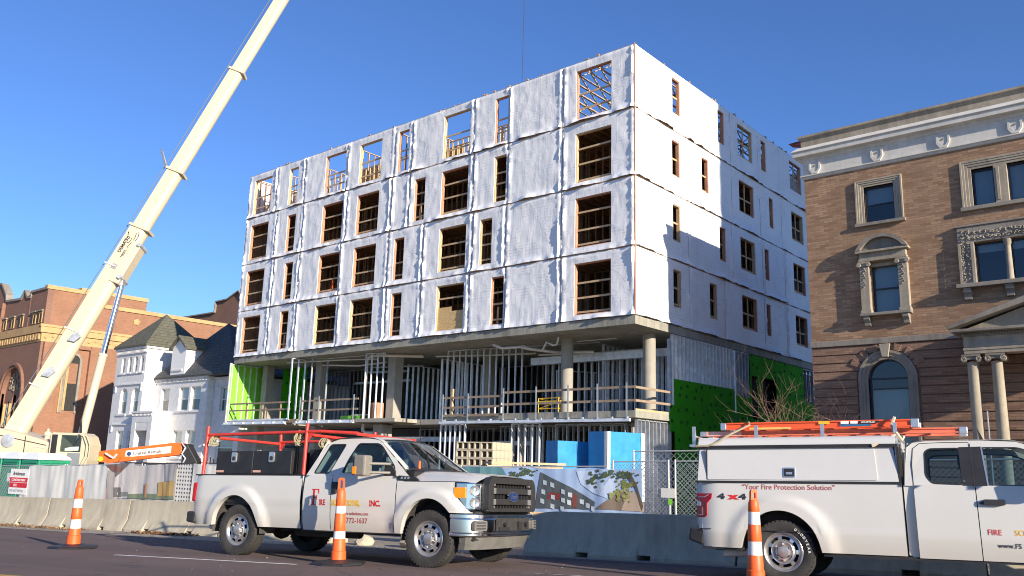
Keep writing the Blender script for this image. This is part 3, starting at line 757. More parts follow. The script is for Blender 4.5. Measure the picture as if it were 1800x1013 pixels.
# side wall of the podium: closely set studs, then green board
for k, v in enumerate(lin(3.18, 9.0, 17)):
    pass
stud_row('stud_wall', S1, (-.08, 3.18), (-.08, 9.05), 3.7, 7.53, .345, .05, .15)
mb = MB(); mb.box(-.16, 0, 2.86, 2.98, 3.95, 7.3); mb.build('stud_post', S2, B)
stud_row('stud_wall', S2, (-.08, 9.35), (-.08, 10.8), 3.7, 7.53, .36, .05, .15)
stud_row('stud_wall', S2, (-.08, 18.0), (-.08, 20.2), 1.0, 7.5, .5, .05, .15)
mb = MB(); mb.box(.005, .03, 9.06, 9.2, 4.4, 7.5); mb.build('stud_post', S1, B)
fx = lambda a, b_, d: (d, a, b_)
def sheathing(poly, holes=()):
    mb = MB(); mb.prism(poly, fx, .035, .006, 0, holes); mb.build('sheathing_board', M['sheath'], B)
sheathing([(3.15, 5.53), (9.05, 5.56), (9.05, -.6), (3.15, -.6), (3.15, 3.23), (2.75, 3.23), (2.75, 4.37), (3.15, 4.37)])
sheathing([(9.25, 5.28), (10.85, 5.28), (10.85, -.6), (9.25, -.6)])
sheathing([(10.9, 7.52), (17.95, 7.5), (17.95, 5.6), (19.6, 5.5), (19.6, -.6), (10.9, -.6)], [[(11.05, 6.43), (11.05, 4.2), (11.75, 4.2), (11.75, 6.43)], [(12.3, 6.45), (12.3, 4.6), (14.1, 4.6), (14.1, 6.45)]])
mb = MB(); mb.box(-.4, -.35, 9.3, 20.2, -.5, 7.3); mb.build('opening_backing', M['dark'], B)  # dark sheet stands in for the shade behind the board openings
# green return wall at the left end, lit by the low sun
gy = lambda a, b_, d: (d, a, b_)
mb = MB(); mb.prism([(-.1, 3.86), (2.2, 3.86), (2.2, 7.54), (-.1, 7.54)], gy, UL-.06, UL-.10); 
mb.build('sheathing_board', M['sheath_lit'], B)
stud_row('stud_wall', S1, (UL-.02, -.06), (UL-.02, 2.1), 3.86, 7.53, .46, .045, .09)
mb = MB(); mb.box(UL-.2, UL-.11, -.16, -.04, 3.75, 7.60); mb.build('corner_trim', M['pvc'], B)
mb = MB(); mb.box(UL+.3, -27.6, 3.6, 3.65, 3.86, 7.54); mb.build('sheathing_board', M['sheath'], B)
# pipes hung below the slab and the white waste stack
def pipe(pts, r, mat=None): mb = MB(); mb.path(pts, r, 8); return mb.build('drain_pipe', mat or M['pvc'], B, smooth=60)
pipe([(-18.3, .9, 3.2), (-18.3, .9, 7.2), (-18.1, 1.0, 7.42), (-17.5, 1.3, 7.45), (-15.5, 2.6, 7.42)], .09)
pipe([(-18.3, .9, 3.6), (-18.3, .9, 3.25), (-18.0, .9, 3.12), (-17.2, 1.0, 3.12)], .09)
pipe([(-23.5, 1.6, 7.25), (-20.5, 2.2, 7.12), (-18.5, 2.5, 7.25)], .055); pipe([(-25.5, .6, 7.4), (-21.0, 1.2, 7.38), (-18.4, 1.8, 7.36)], .04)
pipe([(-8.6, .7, 7.36), (-8.1, .8, 7.16), (-7.2, 1.1, 7.2), (-6.8, 1.3, 7.1), (-6.0, 2.2, 7.0), (-4.2, 3.0, 6.98)], .07)
pipe([(-6.0, 1.3, 6.95), (-5.5, 1.0, 7.3), (-5.1, 1.0, 7.12), (-4.9, 1.0, 7.14), (-4.8, 1.0, 7.5)], .05)
pipe([(-7.8, 3.3, 7.1), (-4.6, 3.6, 7.02), (-1.4, 4.0, 7.1)], .05); pipe([(-14.5, 2.6, 7.35), (-11.0, 3.4, 7.3), (-8.4, 3.8, 7.28)], .05)
pipe([(-4.6, 2.2, 7.42), (-2.4, 2.2, 7.40)], .02); pipe([(-22, 1.0, 7.5), (-17, 1.2, 7.5)], .02, M['steel'])
pipe([(-12.0, 2.0, 7.48), (-4.0, 3.2, 7.46)], .03, M['steel_d'])
pipe([(-21.5, 3.5, 6.9), (-18.2, 3.8, 6.85)], .08, M['steel_d']); pipe([(-20.5, 3.0, 7.1), (-16.5, 3.6, 7.05)], .05, M['steel_d'])
# wooden guard rails along the deck edge
def guard(pts, posts, z0, hs, zpost, mat='wood_grey', v=-.03):
    for h in hs:
        for (a, b_) in pts:
            mb = MB(); mb.beam((*a, z0+h), (*b_, z0+h+rg.uniform(-.02, .02)), .04, .10); r = mb.build('guard_rail', M[mat], B)
    for (u, vv) in posts:
        m2 = MB(); m2.beam((u, vv-.05, 3.62), (u, vv-.05, z0+zpost), .05, .05); m2.build('rail_post', M['alu'], r)
guard([((-31.0, -.02), (-24.0, -.02))], [], 3.85, (.66, 1.08), 1.2)
for u in (-28.6, -26.9, -25.0):
    mb = MB(); mb.box(u-.05, u+.05, -.01, .03, 3.86, 4.95); mb.build('rail_stanchion', M['wood'], B)
guard([((-22.9, -.04), (-17.7, -.04))], [(-22.9, -.06), (-22.0, -.06), (-21.1, -.06), (-18.0, -.06)], 3.82, (.55, 1.1), 1.35)
guard([((-11.0, -.1), (-7.1, -.1))], [(-11.05, -.1), (-9.35, -.1)], 3.85, (.05, .42, .90), 1.08)
guard([((-7.1, -.08), (.03, -.08)), ((.05, -.08), (.05, 2.75))], [(-7.1, -.1), (-5.15, -.1), (-3.36, -.1), (-1.81, -.1), (-.34, -.1)], 3.95, (.40, .95), 1.15)
mb = MB(); mb.beam((-.02, .02, 3.98), (-.02, 2.7, 3.99), .03, .10); mb.build('toe_board', M['wood'], B)
mb = MB(); mb.box(-10.6, -10.5, -.05, .05, 3.9, 5.2); mb.build('rail_stanchion', M['wood'], B)
# ground floor behind the fence
z0 = -1.0
msr((-11.4, .15), (-9.7, .15), z0, 3.48, .33, S1, .12); msr((-6.9, .3), (-5.2, .3), z0, 3.5, .41, S1, .1)
msr((-9.4, 2.4), (-.8, 2.4), z0, 3.5, .30, S2, .13); msr((-.15, .3), (-.15, 3.2), z0, 3.6, .30, S2, .15); msr((-7.4, 1.0), (-6.2, 3.0), z0, 3.5, .30, S1, .13)
msr((-5.0, 1.2), (-1.2, 1.2), z0, 3.5, .62, S2, .12)
msr((-17.5, 4.5), (-11.6, 4.5), z0, 3.5, .41, S2, .12)
mb = MB(); mb.box(-9.6, -7.2, 2.0, 2.1, 2.55, 2.75); mb.box(-17, -11.8, 1.9, 2.05, 2.7, 2.95); mb.build('header_beam', S2, B)
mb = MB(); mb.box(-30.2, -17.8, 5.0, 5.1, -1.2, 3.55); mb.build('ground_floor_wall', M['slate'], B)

# plant and materials standing on the open deck
tg = thing('rolling_scaffold', 'yellow rolling scaffold frame on the deck left of the middle round column', 'scaffold', (CX-6.4, CY+1.6, 3.95))
for nm, xs in (('end_frame', 0), ('end_frame', 1.2)):
    mb = MB()
    for y in (0, .7): mb.tube((xs, y, .05), (xs, y, .80), .022)
    for z in (.3, .55, .78): mb.tube((xs, 0, z), (xs, .7, z), .02)
    mb.build(nm, M['yellow'], tg)
mb = MB(); mb.box(-.1, 1.3, 0, .7, .62, .66); mb.build('platform', M['yellow'], tg)
mb = MB()
for z in (.3, .78): mb.tube((0, 0, z), (1.2, 0, z), .018)
mb.tube((0, 0, .3), (1.2, 0, .6), .015); mb.build('side_brace', M['yellow'], tg)
def crate(name, lab, cat, loc, dims, mat, slat):
    o = thing(name, lab, cat, loc); mb = MB(); x, y, z = dims; mb.box(0, x, 0, y, 0, z); mb.build('body', mat, o, bevel=.02)
    mb = MB()
    for i in range(slat): mb.box(x*(i+.15)/slat, x*(i+.5)/slat, -.03, -.002, .06, z-.06)
    mb.build('slats', M['wood_pink'], o); return o
crate('lumber_crate', 'orange brown upright crate on the deck beside the white drain pipe', 'crate', (CX-18.25, CY+1.25, 3.86), (.62, .5, .95), M['wood_pink'], 3)
o = thing('tool_cart', 'low cart of green board offcuts and white sheets on the middle deck', 'cart', (CX-21.0, CY+1.4, 3.83))
mb = MB(); mb.box(0, 1.7, 0, .9, .12, .3); mb.build('green_boards', M['sheath_lit'], o); mb = MB(); mb.box(.9, 2.6, .05, .85, .31, .36); mb.build('white_sheets', M['white'], o)
mb = MB()
for x in (.15, 1.5):
    for y in (.1, .8): mb.tube((x, y-.03, .06), (x, y+.03, .06), .06, 12)
mb.build('caster_wheels', M['rubber'], o)
# orange netting glimpsed in a second-storey window
mb = MB()
pts = [(0, 0, 0), (.16, .02, .05), (.30, .0, .0), (.26, .05, .5), (.16, .03, .78), (.06, .02, .62)]
mb.prism([(0, 0), (.32, .03), (.28, .45), (.18, .8), (.08, .66), (.02, .3)], lambda a, b_, d: (a, d + .05*math.sin(a*20), b_), 0, .03)
o = mb.build('safety_vest', M['orange'], loc=(CX-22.1, CY+.8, 11.5)); tag(o, 'orange safety vest hanging inside a window of the wrapped block', 'safety vest')
# ---------------------------------------------------------------- brick clubhouse on the right
BX, BY = CX+6.93, CY+1.3
K = thing('brick_clubhouse', 'tan brick clubhouse with pale cornice, arched window and columned porch at the right', 'building', (BX, BY, 0))
UU = lambda u: u - 6.93
fy = lambda a, b_, d: (a, -d, b_)
WID, DEP = 15.84, 17.0
def arc(cx, cz, r, a0, a1, n): return [(cx + r*math.cos(R(a0+(a1-a0)*i/n)), cz + r*math.sin(R(a0+(a1-a0)*i/n))) for i in range(n+1)]
def mirror(x): return WID - x
w1 = (UU(9.14), UU(10.19), 10.70, 12.08); w2 = (UU(9.24), UU(10.17), 7.30, 9.12)
w3 = (UU(12.75), UU(14.5), 10.70, 12.02); w4 = (UU(12.66), UU(14.62), 8.0, 9.42)
AC, AZ, AR = UU(9.58), 4.97, .67
holes_up = [[(a, z0), (b_, z0), (b_, z1), (a, z1)] for a, b_, z0, z1 in (w1, w2, w3, w4)]
holes_up += [[(mirror(b_), z0), (mirror(a), z0), (mirror(a), z1), (mirror(b_), z1)] for a, b_, z0, z1 in (w1, w2)]
mb = MB(); mb.prism([(0, 6.3), (WID, 6.3), (WID, 12.9), (0, 12.9)], fy, 0, -.35, 0, holes_up)
mb.build('front_wall', M['brickR'], K)
archh = lambda c: [(c-AR, .9), (c+AR, .9), (c+AR, AZ)] + arc(c, AZ, AR, 0, 180, 18)[1:-1] + [(c-AR, AZ)]
mb = MB(); mb.prism([(0, -1.2), (WID, -1.2), (WID, 6.3), (0, 6.3)], fy, -.02, -.35, 0, [archh(AC), archh(mirror(AC)), [(UU(14.0), -.6), (UU(15.7), -.6), (UU(15.7), 3.6), (UU(14.0), 3.6)]])
mb.build('ground_floor_wall', M['brickRD'], K)
# rusticated courses broken round the arch
mb = MB(); z = 6.16
while z > -.9:
    z1 = z; z0 = z - .262; z -= .305
    def clip(c):
        zz = (z0+z1)/2
        return 1.06 if zz < AZ else (math.sqrt(max(0, 1.06**2 - (zz-AZ)**2)) if zz-AZ < 1.06 else 0)
    h = clip(AC); segs = [(0, AC-h), (AC+h, mirror(AC)-h), (mirror(AC)+h, WID)] if h > .02 else [(0, WID)]
    for a, b_ in segs:
        if z0 < 3.6 and a < UU(14.0) < b_:
            mb.box(a, UU(13.9), -.035, -.019, z0, z1); mb.box(UU(15.8), b_, -.035, -.019, z0, z1)
        else: mb.box(a, b_, -.035, -.019, z0, z1)
mb.build('rusticated_courses', M['brickRD'], K, bevel=.012)
mb = MB(); mb.box(0, .35, .351, DEP, -1.2, 12.9); mb.box(WID-.35, WID, .351, DEP, -1.2, 12.9); mb.box(.351, WID-.351, DEP-.35, DEP, -1.2, 12.9)
mb.build('side_walls', M['brickRx'], K)
mb = MB(); mb.box(.36, WID-.36, .36, DEP-.36, 12.7, 12.9); mb.build('roof', M['dark'], K)
mb = MB(); mb.box(-.06, WID+.06, -.09, -.001, 6.20, 6.41); mb.build('belt_course', M['stone_d'], K, bevel=.015)
# cornice as one run with returns
def run(name, prof, mat, z_jog=0):
    """profile (out, z) swept along front with a left and right return"""
    mb = MB(); n = len(prof); vs = []
    for x, s in ((0, -1), (WID, 1)):
        pass
    path = [(0, DEP, -1, 0), (0, 0, -1, -1), (WID, 0, 1, -1), (WID, DEP, 1, 0)]
    for (x, y, sx, sy) in path: vs += [(x + sx*o, y + sy*o, z) for o, z in prof]
    fs = []
    for i in range(3):
        for k in range(n-1): fs.append((i*n+k, i*n+k+1, (i+1)*n+k+1, (i+1)*n+k))
    mb.add(vs, fs); return mb.build(name, mat, K, smooth=30)
run('architrave_moulding', [(0, 12.82), (.06, 12.84), (.06, 12.90), (.12, 12.93), (.12, 12.97), (.03, 12.99)], M['stone_w'])
run('frieze', [(.03, 12.98), (.03, 13.58)], M['stone_w'])
run('cornice', [(.03, 13.56), (.07, 13.58), (.09, 13.70), (.30, 13.72), (.31, 13.90), (.36, 13.92), (.36, 13.94), (.16, 14.12), (.06, 14.13)], M['stone_w'])
run('parapet', [(.05, 14.12), (.05, 14.42), (.09, 14.44), (.09, 14.49), (.15, 14.52), (.15, 14.60), (.06, 14.62), (-.3, 14.62), (-.3, 12.9)], M['stone'])
for u in (7.39, 9.71, 11.97, 14.2, 16.5, 18.9, 21.3):
    mb = MB(); c = UU(u)
    mb.prism([(c-.22, 13.46), (c-.15, 13.46), (c-.15, 13.20), (c-.07, 13.08), (c+.07, 13.08), (c+.15, 13.20), (c+.15, 13.46), (c+.22, 13.46), (c+.22, 13.17), (c+.11, 12.995), (c-.11, 12.995), (c-.22, 13.17)], fy, .10, .03)
    mb.prism([(c-.14, 13.42), (c+.14, 13.42), (c+.14, 13.21), (c+.065, 13.09), (c-.065, 13.09), (c-.14, 13.21)], fy, .075, .031)
    o = mb.build('shield_ornament', M['stone_w'], K)
    mb = MB(); mb.lathe([(.0, 0), (.035, 0), (.035, .02), (0, .02)], 10, (c, -.076, 13.31), (0, -1, 0)); mb.build('boss', M['stone_d'], o)
mb = MB(); mb.prism([(-.55, 14.44), (-.05, 14.47), (-.05, 14.30)], fy, .05, -.4); mb.build('loose_flashing', flat('dark red flashing', (.12, .02, .02), .6), K)
blind = flat('pale blue window blind', (.30, .40, .46), .8, var=.06, scale=1)
def sash(x0, x1, z0, z1, nm='window', arch=None, par=None, mid=True, low=1.0):
    f = MB(); t = .055; y0, y1 = -.13, -.22
    if arch:
        c = (x0+x1)/2; r = (x1-x0)/2
        out = [(x0, z0), (x1, z0)] + arc(c, arch, r, 0, 180, 18); inn = [(x0+t, z0+t), (x1-t, z0+t)] + arc(c, arch, r-t, 0, 180, 18)
        f.prism(out, fy, y0, y1, 0, [inn]); f.box(x0+t, x1-t, -y0, -y1, arch-.03, arch+.03)
        zt = arch - .36; f.box(x0+t, x1-t, -y0, -y1, zt-.02, zt+.02)
        pane = inn
    else:
        f.box(x0, x0+t, -y0, -y1, z0, z1); f.box(x1-t, x1, -y0, -y1, z0, z1); f.box(x0+t, x1-t, -y0, -y1, z0, z0+t*1.3); f.box(x0+t, x1-t, -y0, -y1, z1-t, z1)
        if mid: f.box(x0+t, x1-t, -y0+.005, -y1+.005, (z0+z1)/2-.025, (z0+z1)/2+.025)
        pane = [(x0+t, z0+t), (x1-t, z0+t), (x1-t, z1-t), (x0+t, z1-t)]
    w = f.build(nm, flat('dark window sash', (.02, .022, .03), .4) if 'sashm' not in M else M['sashm'], par or K)
    mb = MB(); mb.sheet(pane, lambda a, b_: (a, .19, b_)); mb.build('pane', M['glass_w'], w)
    mb = MB(); zb = z0 + (z1-z0)*(1-low) + .04
    zt = arch if arch else z1-.04
    mb.box(x0+.04, x1-.04, .27, .28, zb, zt - (.34 if arch else 0)); mb.build('blind', blind, w)
    mb = MB(); mb.box(x0-.4, x1+.4, 1.4, 1.45, z0-.3, (arch + .8 if arch else z1) + .3); mb.build('room_back', M['dark'], w)
    return w
M['sashm'] = flat('navy window sash', (.018, .022, .035), .35)
def moulded(x0, x1, z0, z1, ox, oz, name, steps, mat):
    """stepped architrave round three sides of an opening"""
    mb = MB(); n = len(steps)
    for i, (s, d) in enumerate(steps):
        e = s; e2 = steps[i+1][0] if i+1 < n else 0
        a0, a1, b0, b1 = x0-ox*e, x0-ox*e2, x1+ox*e2, x1+ox*e
        mb.box(a0, a1, -d, .13, z0, z1+oz*e); mb.box(b0, b1, -d, .13, z0, z1+oz*e); mb.box(a1, b0, -d, .13, z1+oz*e2, z1+oz*e)
    return mb.build(name, mat, K, bevel=.012)
ST = [(1, .075), (.78, .06), (.55, .04), (.28, .02)]
for mir in (0, 1):
    X = (lambda a: mirror(a)) if mir else (lambda a: a)
    a, b_ = sorted((X(w1[0]), X(w1[1])))
    moulded(a, b_, w1[2], w1[3], .31, .27, 'window_surround', ST, M['stone'])
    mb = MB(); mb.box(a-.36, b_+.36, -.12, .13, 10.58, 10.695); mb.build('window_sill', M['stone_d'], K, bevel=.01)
    w = sash(a, b_, w1[2], w1[3], low=.55)
    # pedimented window
    a, b_ = sorted((X(w2[0]), X(w2[1]))); c = (a+b_)/2
    for s in (-1, 1):
        x = c + s*.66; mb = MB(); mb.box(x-.16, x+.16, -.20, .13, 7.42, 9.02); mb.box(x-.19, x+.19, -.23, .13, 7.30, 7.42)
        p = mb.build('pilaster', M['stone'], K, bevel=.012)
        mb = MB(); mb.box(x-.21, x+.21, -.25, .0, 9.14, 9.20)
        for q in (-.17, .17): mb.lathe([(0, 0), (.07, 0), (.085, .03), (.07, .06), (0, .06)], 12, (x+q, -.20, 9.09), (0, -1, 0))
        mb.box(x-.15, x+.15, -.22, 0, 9.03, 9.139); mb.build('capital', M['stone'], p)
        mb = MB()
        for i in range(9):
            zz = 8.95 - i*.085; q = .045*math.sin(i*2.1)
            mb.lathe([(0, 0), (.045-.002*i, .01), (.02, .035), (0, .04)], 8, (x+q, -.20, zz), (0, -1, .2))
        mb.build('carved_drop', M['stone_d'], p)
    mb = MB(); mb.box(c-.46, c+.46, -.02, .13, 9.03, 9.14); mb.box(c-.83, c+.83, -.24, .0, 9.205, 9.30); mb.box(c-.80, c+.80, -.20, .0, 9.30, 9.52); mb.box(c-.92, c+.92, -.32, .0, 9.52, 9.60)
    mb.build('entablature', M['stone'], K, bevel=.012)
    ro, zc = 1.0, 10.16-1.0*1; 
    RR = (.90**2 + .56**2)/(2*.56); cz = 10.17 - RR; an = math.degrees(math.asin(.90/RR))
    outer = arc(c, cz, RR, 90-an, 90+an, 20); inner = arc(c, cz, RR-.13, 90+an*.90, 90-an*.90, 20)
    inner = [(q, max(9.605, z)) for q, z in inner]
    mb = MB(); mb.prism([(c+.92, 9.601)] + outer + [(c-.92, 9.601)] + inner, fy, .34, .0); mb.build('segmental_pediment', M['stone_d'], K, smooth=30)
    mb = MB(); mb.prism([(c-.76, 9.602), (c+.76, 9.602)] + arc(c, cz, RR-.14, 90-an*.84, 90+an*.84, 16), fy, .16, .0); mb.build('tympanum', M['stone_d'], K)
    mb = MB(); mb.box(c-.86, c+.86, -.30, .13, 7.20, 7.30); mb.build('window_sill', M['stone_d'], K, bevel=.01)
    for s in (-1, 1):
        mb = MB(); x = c + s*.66
        mb.prism([(0, 7.198), (.26, 7.198), (.25, 7.08), (.14, 6.98), (.12, 6.86), (0, 6.84)], lambda p, z, d: (d, -p, z), x-.11, x+.11); mb.build('bracket', M['stone_d'], K, bevel=.015)
    sash(a, b_, w2[2], w2[3], low=.97)
    # arched ground-floor window
    c = X(AC); mb = MB()
    for r0, r1, d in ((.99, .90, .10), (.90, .78, .07), (.78, .67, .03)):
        out = [(c+r0, .9)] + arc(c, AZ, r0, 0, 180, 24) + [(c-r0, .9), (c-r1, .9)] + arc(c, AZ, r1, 180, 0, 24) + [(c+r1, .9)]
        mb.prism(out, fy, d, -.12)
    mb.build('arch_surround', M['stone_d'], K, smooth=25)
    mb = MB(); mb.prism([(c-.19, 6.17), (c+.19, 6.17), (c+.10, 5.70), (c-.10, 5.70)], fy, .20, .101); mb.build('keystone', M['stone'], K, bevel=.015)
    for an in (28, 50, 70, 110, 130, 152):
        mb = MB(); ca, sa = math.cos(R(an)), math.sin(R(an)); pa, pb = 1.0, 1.02 + .26/max(.6, abs(sa))*.8
        hw = .085 + .02
        q = [(c+ca*pa-sa*hw*.8, AZ+sa*pa+ca*hw*.8), (c+ca*pa+sa*hw*.8, AZ+sa*pa-ca*hw*.8), (c+ca*pb+sa*hw*1.2, min(6.19, AZ+sa*pb-ca*hw*1.2)), (c+ca*pb-sa*hw*1.2, min(6.19, AZ+sa*pb+ca*hw*1.2))]
        mb.prism(q, fy, .07, .036); mb.build('voussoir', M['brickRD'], K, bevel=.01)
    sash(c-AR, c+AR, .9, 5.6, 'arched_window', AZ, low=.95)
    mb = MB(); mb.box(c-1.05, c+1.05, -.2, .1, .75, .899); mb.build('window_sill', M['stone_d'], K, bevel=.01)
# paired windows over the porch
moulded(w3[0], w3[1], w3[2], w3[3], .35, .32, 'window_surround', ST, M['stone'])
mb = MB(); mb.box(w3[0]-.4, w3[1]+.4, -.12, .13, 10.56, 10.695); mb.build('window_sill', M['stone_d'], K, bevel=.01)
cm = (w3[0]+w3[1])/2; mb = MB(); mb.box(cm-.20, cm+.20, -.03, .13, 10.70, 12.02); mb.box(cm-.13, cm-.03, -.06, -.029, 10.8, 11.95); mb.build('stone_mullion', M['stone'], K, bevel=.01)
for a, b_ in ((w3[0], cm-.20), (cm+.20, w3[1])): sash(a, b_, w3[2], w3[3], mid=False, low=.97)
mb = MB(); mb.box(w4[0]-.5, w4[0], -.10, .13, 7.95, 9.99); mb.box(w4[1], w4[1]+.5, -.10, .13, 7.95, 9.99); mb.box(w4[0], w4[1], -.10, .13, 9.43, 9.99); mb.box(w4[0]-.56, w4[1]+.56, -.14, 0, 9.995, 10.06)
mb.build('carved_surround', M['stone_d'], K, bevel=.015)
rq = random.Random(9); mb = MB()
def curl(x, z):
    r = rq.uniform(.035, .065); t0 = rq.uniform(0, 6.3)
    mb.path([(x + r*(1-.5*i/6)*math.cos(t0+i*.8), -.115 - .02*math.sin(i), z + r*(1-.5*i/6)*math.sin(t0+i*.8)) for i in range(7)], .016, 5)
for i in range(18):
    for x in (w4[0]-.35, w4[0]-.18, w4[1]+.18, w4[1]+.35): curl(x + rq.uniform(-.03, .03), 8.05 + i*.105)
for i in range(26):
    for z in (9.58, 9.74): curl(w4[0] - .1 + i*.087, z + rq.uniform(-.03, .03))
mb.build('carved_foliage', M['stone'], K, smooth=60)
for s in (w4[0]-.45, w4[0]-.05, w4[1]+.05, w4[1]+.45):
    mb = MB(); mb.box(s-.04, s+.04, -.15, -.121, 7.96, 9.42); mb.build('fillet', M['stone'], K)
cm = (w4[0]+w4[1])/2; mb = MB(); mb.lathe([(.13, 8.0), (.13, 8.06), (.10, 8.1), (.085, 9.2)], 16, (cm, .02, 0)); p = mb.build('colonnette', M['stone'], K, smooth=40)
mb = MB(); mb.lathe([(.085, 9.2), (.1, 9.24), (.12, 9.3), (.15, 9.42), (.0, 9.42)], 16, (cm, .02, 0)); mb.build('capital', M['stone'], p, smooth=40)
for a, b_ in ((w4[0], cm-.06), (cm+.06, w4[1])): sash(a, b_, w4[2], w4[3], mid=False, low=.25)
mb = MB(); mb.box(w4[0]-.6, w4[1]+.6, -.34, .13, 7.86, 7.995); mb.build('window_sill', M['stone_d'], K, bevel=.012)
for x in (w4[0]-.3, w4[0]+.95, w4[1]+.3):
    mb = MB(); mb.prism([(0, 7.858), (.26, 7.858), (.25, 7.72), (.14, 7.62), (.12, 7.48), (0, 7.46)], lambda p, z, d: (d, -p, z), x-.12, x+.12); mb.build('bracket', M['stone_d'], K, bevel=.015)
# porch: paired ionic columns, inscribed entablature, pediment
PY = -1.9; PC = UU(14.83); HW = 2.36
for u in (12.65, 13.32, 16.34, 17.01):
    x = UU(u); mb = MB(); mb.lathe([(.24, -.6), (.24, -.5), (.19, -.45), (.185, .5), (.155, 5.12), (.17, 5.16)], 26, (x, PY+.22, 0)); p = mb.build('porch_column', M['stone'], K, smooth=40)
    mb = MB(); mb.box(x-.26, x+.26, PY, PY+.44, 5.34, 5.40); mb.box(x-.2, x+.2, PY+.04, PY+.40, 5.24, 5.339)
    for q in (-.21, .21):
        mb.tube((x+q, PY+.005, 5.25), (x+q, PY+.43, 5.25), .095, 16)
    c_ = mb.build('capital', M['stone_d'], p, smooth=40)
    for q in (-.21, .21):
        mb = MB(); mb.path([(x+q + (.075-.06*i/14)*math.cos(i*.75), PY-.006, 5.25 + (.075-.06*i/14)*math.sin(i*.75)) for i in range(15)], .015, 5); mb.build('volute', M['stone'], c_)
mb = MB(); mb.box(PC-HW, PC+HW, PY, PY+.5, 5.41, 5.52); mb.box(PC-HW-.02, PC+HW+.02, PY-.02, PY+.5, 5.52, 5.60); mb.box(PC-HW, PC+HW, PY+.01, PY+.5, 5.60, 5.96); 
mb.box(PC-HW+.0, PC-HW+.4, PY+.5, 0, 5.41, 5.96); mb.box(PC+HW-.4, PC+HW, PY+.5, 0, 5.41, 5.96)
mb.build('porch_entablature', M['stone'], K, bevel=.012)
mb = MB()
for i in range(64): mb.box(PC-HW+.03+i*.0735, PC-HW+.07+i*.0735, PY-.05, PY+.01, 5.985, 6.06)
mb.box(PC-HW-.03, PC+HW+.03, PY-.02, PY+.4, 5.961, 6.07); mb.build('dentil_band', M['stone_d'], K)
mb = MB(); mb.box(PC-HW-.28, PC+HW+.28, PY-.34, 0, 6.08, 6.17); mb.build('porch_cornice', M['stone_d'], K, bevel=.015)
hw = HW+.34; ap = 6.20 + hw*.335
mb = MB()
for s in (-1, 1):
    mb.prism([(PC+s*hw, 6.175), (PC+s*hw, 6.29), (PC, ap+.13), (PC, ap-.09)], fy, -PY+.38, .0)
mb.build('raking_cornice', M['stone_d'], K, bevel=.02)
mb = MB(); mb.prism([(PC-hw+.35, 6.175), (PC+hw-.35, 6.175), (PC, ap-.12)], fy, -PY-.02, .2); mb.build('porch_tympanum', M['stone'], K)
text_mesh('inscription', 'THE TRAVELERS', .235, M['t_gry'], K, Matrix.Translation((UU(12.74), PY+.005, 5.69)) @ Matrix.Rotation(R(90), 4, 'X'), .004, .002, font_x=.70)
mb = MB(); mb.box(UU(14.0), UU(15.7), .15, .22, -.6, 3.6); d_ = mb.build('entrance_door', flat('dark oak door', (.05, .025, .015), .5), K)
mb = MB(); mb.box(UU(14.25), UU(14.7), .145, .149, .8, 3.2); mb.box(UU(15.0), UU(15.45), .145, .149, .8, 3.2); mb.build('pane', M['glass_w'], d_)
mb = MB()
for i in range(5): mb.box(PC-HW-.3, PC+HW+.3, PY-1.6+i*.33, 0, -1.2 + i*.13, -1.07+i*.13)
mb.build('porch_steps', M['stone'], K)
mb = MB(); mb.tube((UU(13.05), PY-.35, -.5), (UU(13.05), PY-.35, 3.6), .02); mb.build('handrail_pole', M['alu'], K)

# tall apartment house further along the street: its shadow crosses the side wall
T_ = thing('tall_apartment_tower', 'tall plain brick apartment tower beyond the clubhouse, outside the picture to the right', 'building', (CX+40, CY-.15, -1))
mb = MB(); mb.box(0, 24, 0, 26, 0, 40); mb.build('tower_walls', M['brickR'], T_)
mb = MB(); mb.box(-.3, 24.3, -.3, 26.3, 40, 40.8); mb.build('tower_cornice', M['stone'], T_)
for fl in range(11):
    for i in range(6):
        mb = MB(); x = 2 + i*3.6; z = 3 + fl*3.3; mb.box(x, x+1.3, -.04, -.002, z, z+1.9); w = mb.build('tower_window', M['sashm'], T_)
# ---------------------------------------------------------------- white house
H = thing('white_house', 'white painted brick house with pyramid roofed tower, dormer and dark hipped roof', 'house', (CX-47.4, CY, 0))
hu = lambda u: u + 47.4
def wallbox(name, u0, u1, v0, v1, z0, z1, holes, mat='house'):
    mb = MB(); mb.prism([(hu(u0), z0), (hu(u1), z0), (hu(u1), z1), (hu(u0), z1)], lambda a, b_, d: (a, d, b_), v0, v0+.3, 0, holes)
    mb.box(hu(u0), hu(u0)+.25, v0+.301, v1, z0, z1); mb.box(hu(u1)-.25, hu(u1), v0+.301, v1, z0, z1); mb.box(hu(u0)+.251, hu(u1)-.251, v1-.25, v1, z0, z1)
    return mb.build(name, M[mat], H)
def archhole(u0, u1, z0, z1):
    c, r = (hu(u0)+hu(u1))/2, (u1-u0)/2; zc = z1 - r*.8
    return [(hu(u0), z0), (hu(u1), z0), (hu(u1), zc)] + [(c + r*math.cos(R(a)), zc + r*.8*math.sin(R(a))) for a in (30, 60, 90, 120, 150)] + [(hu(u0), zc)]
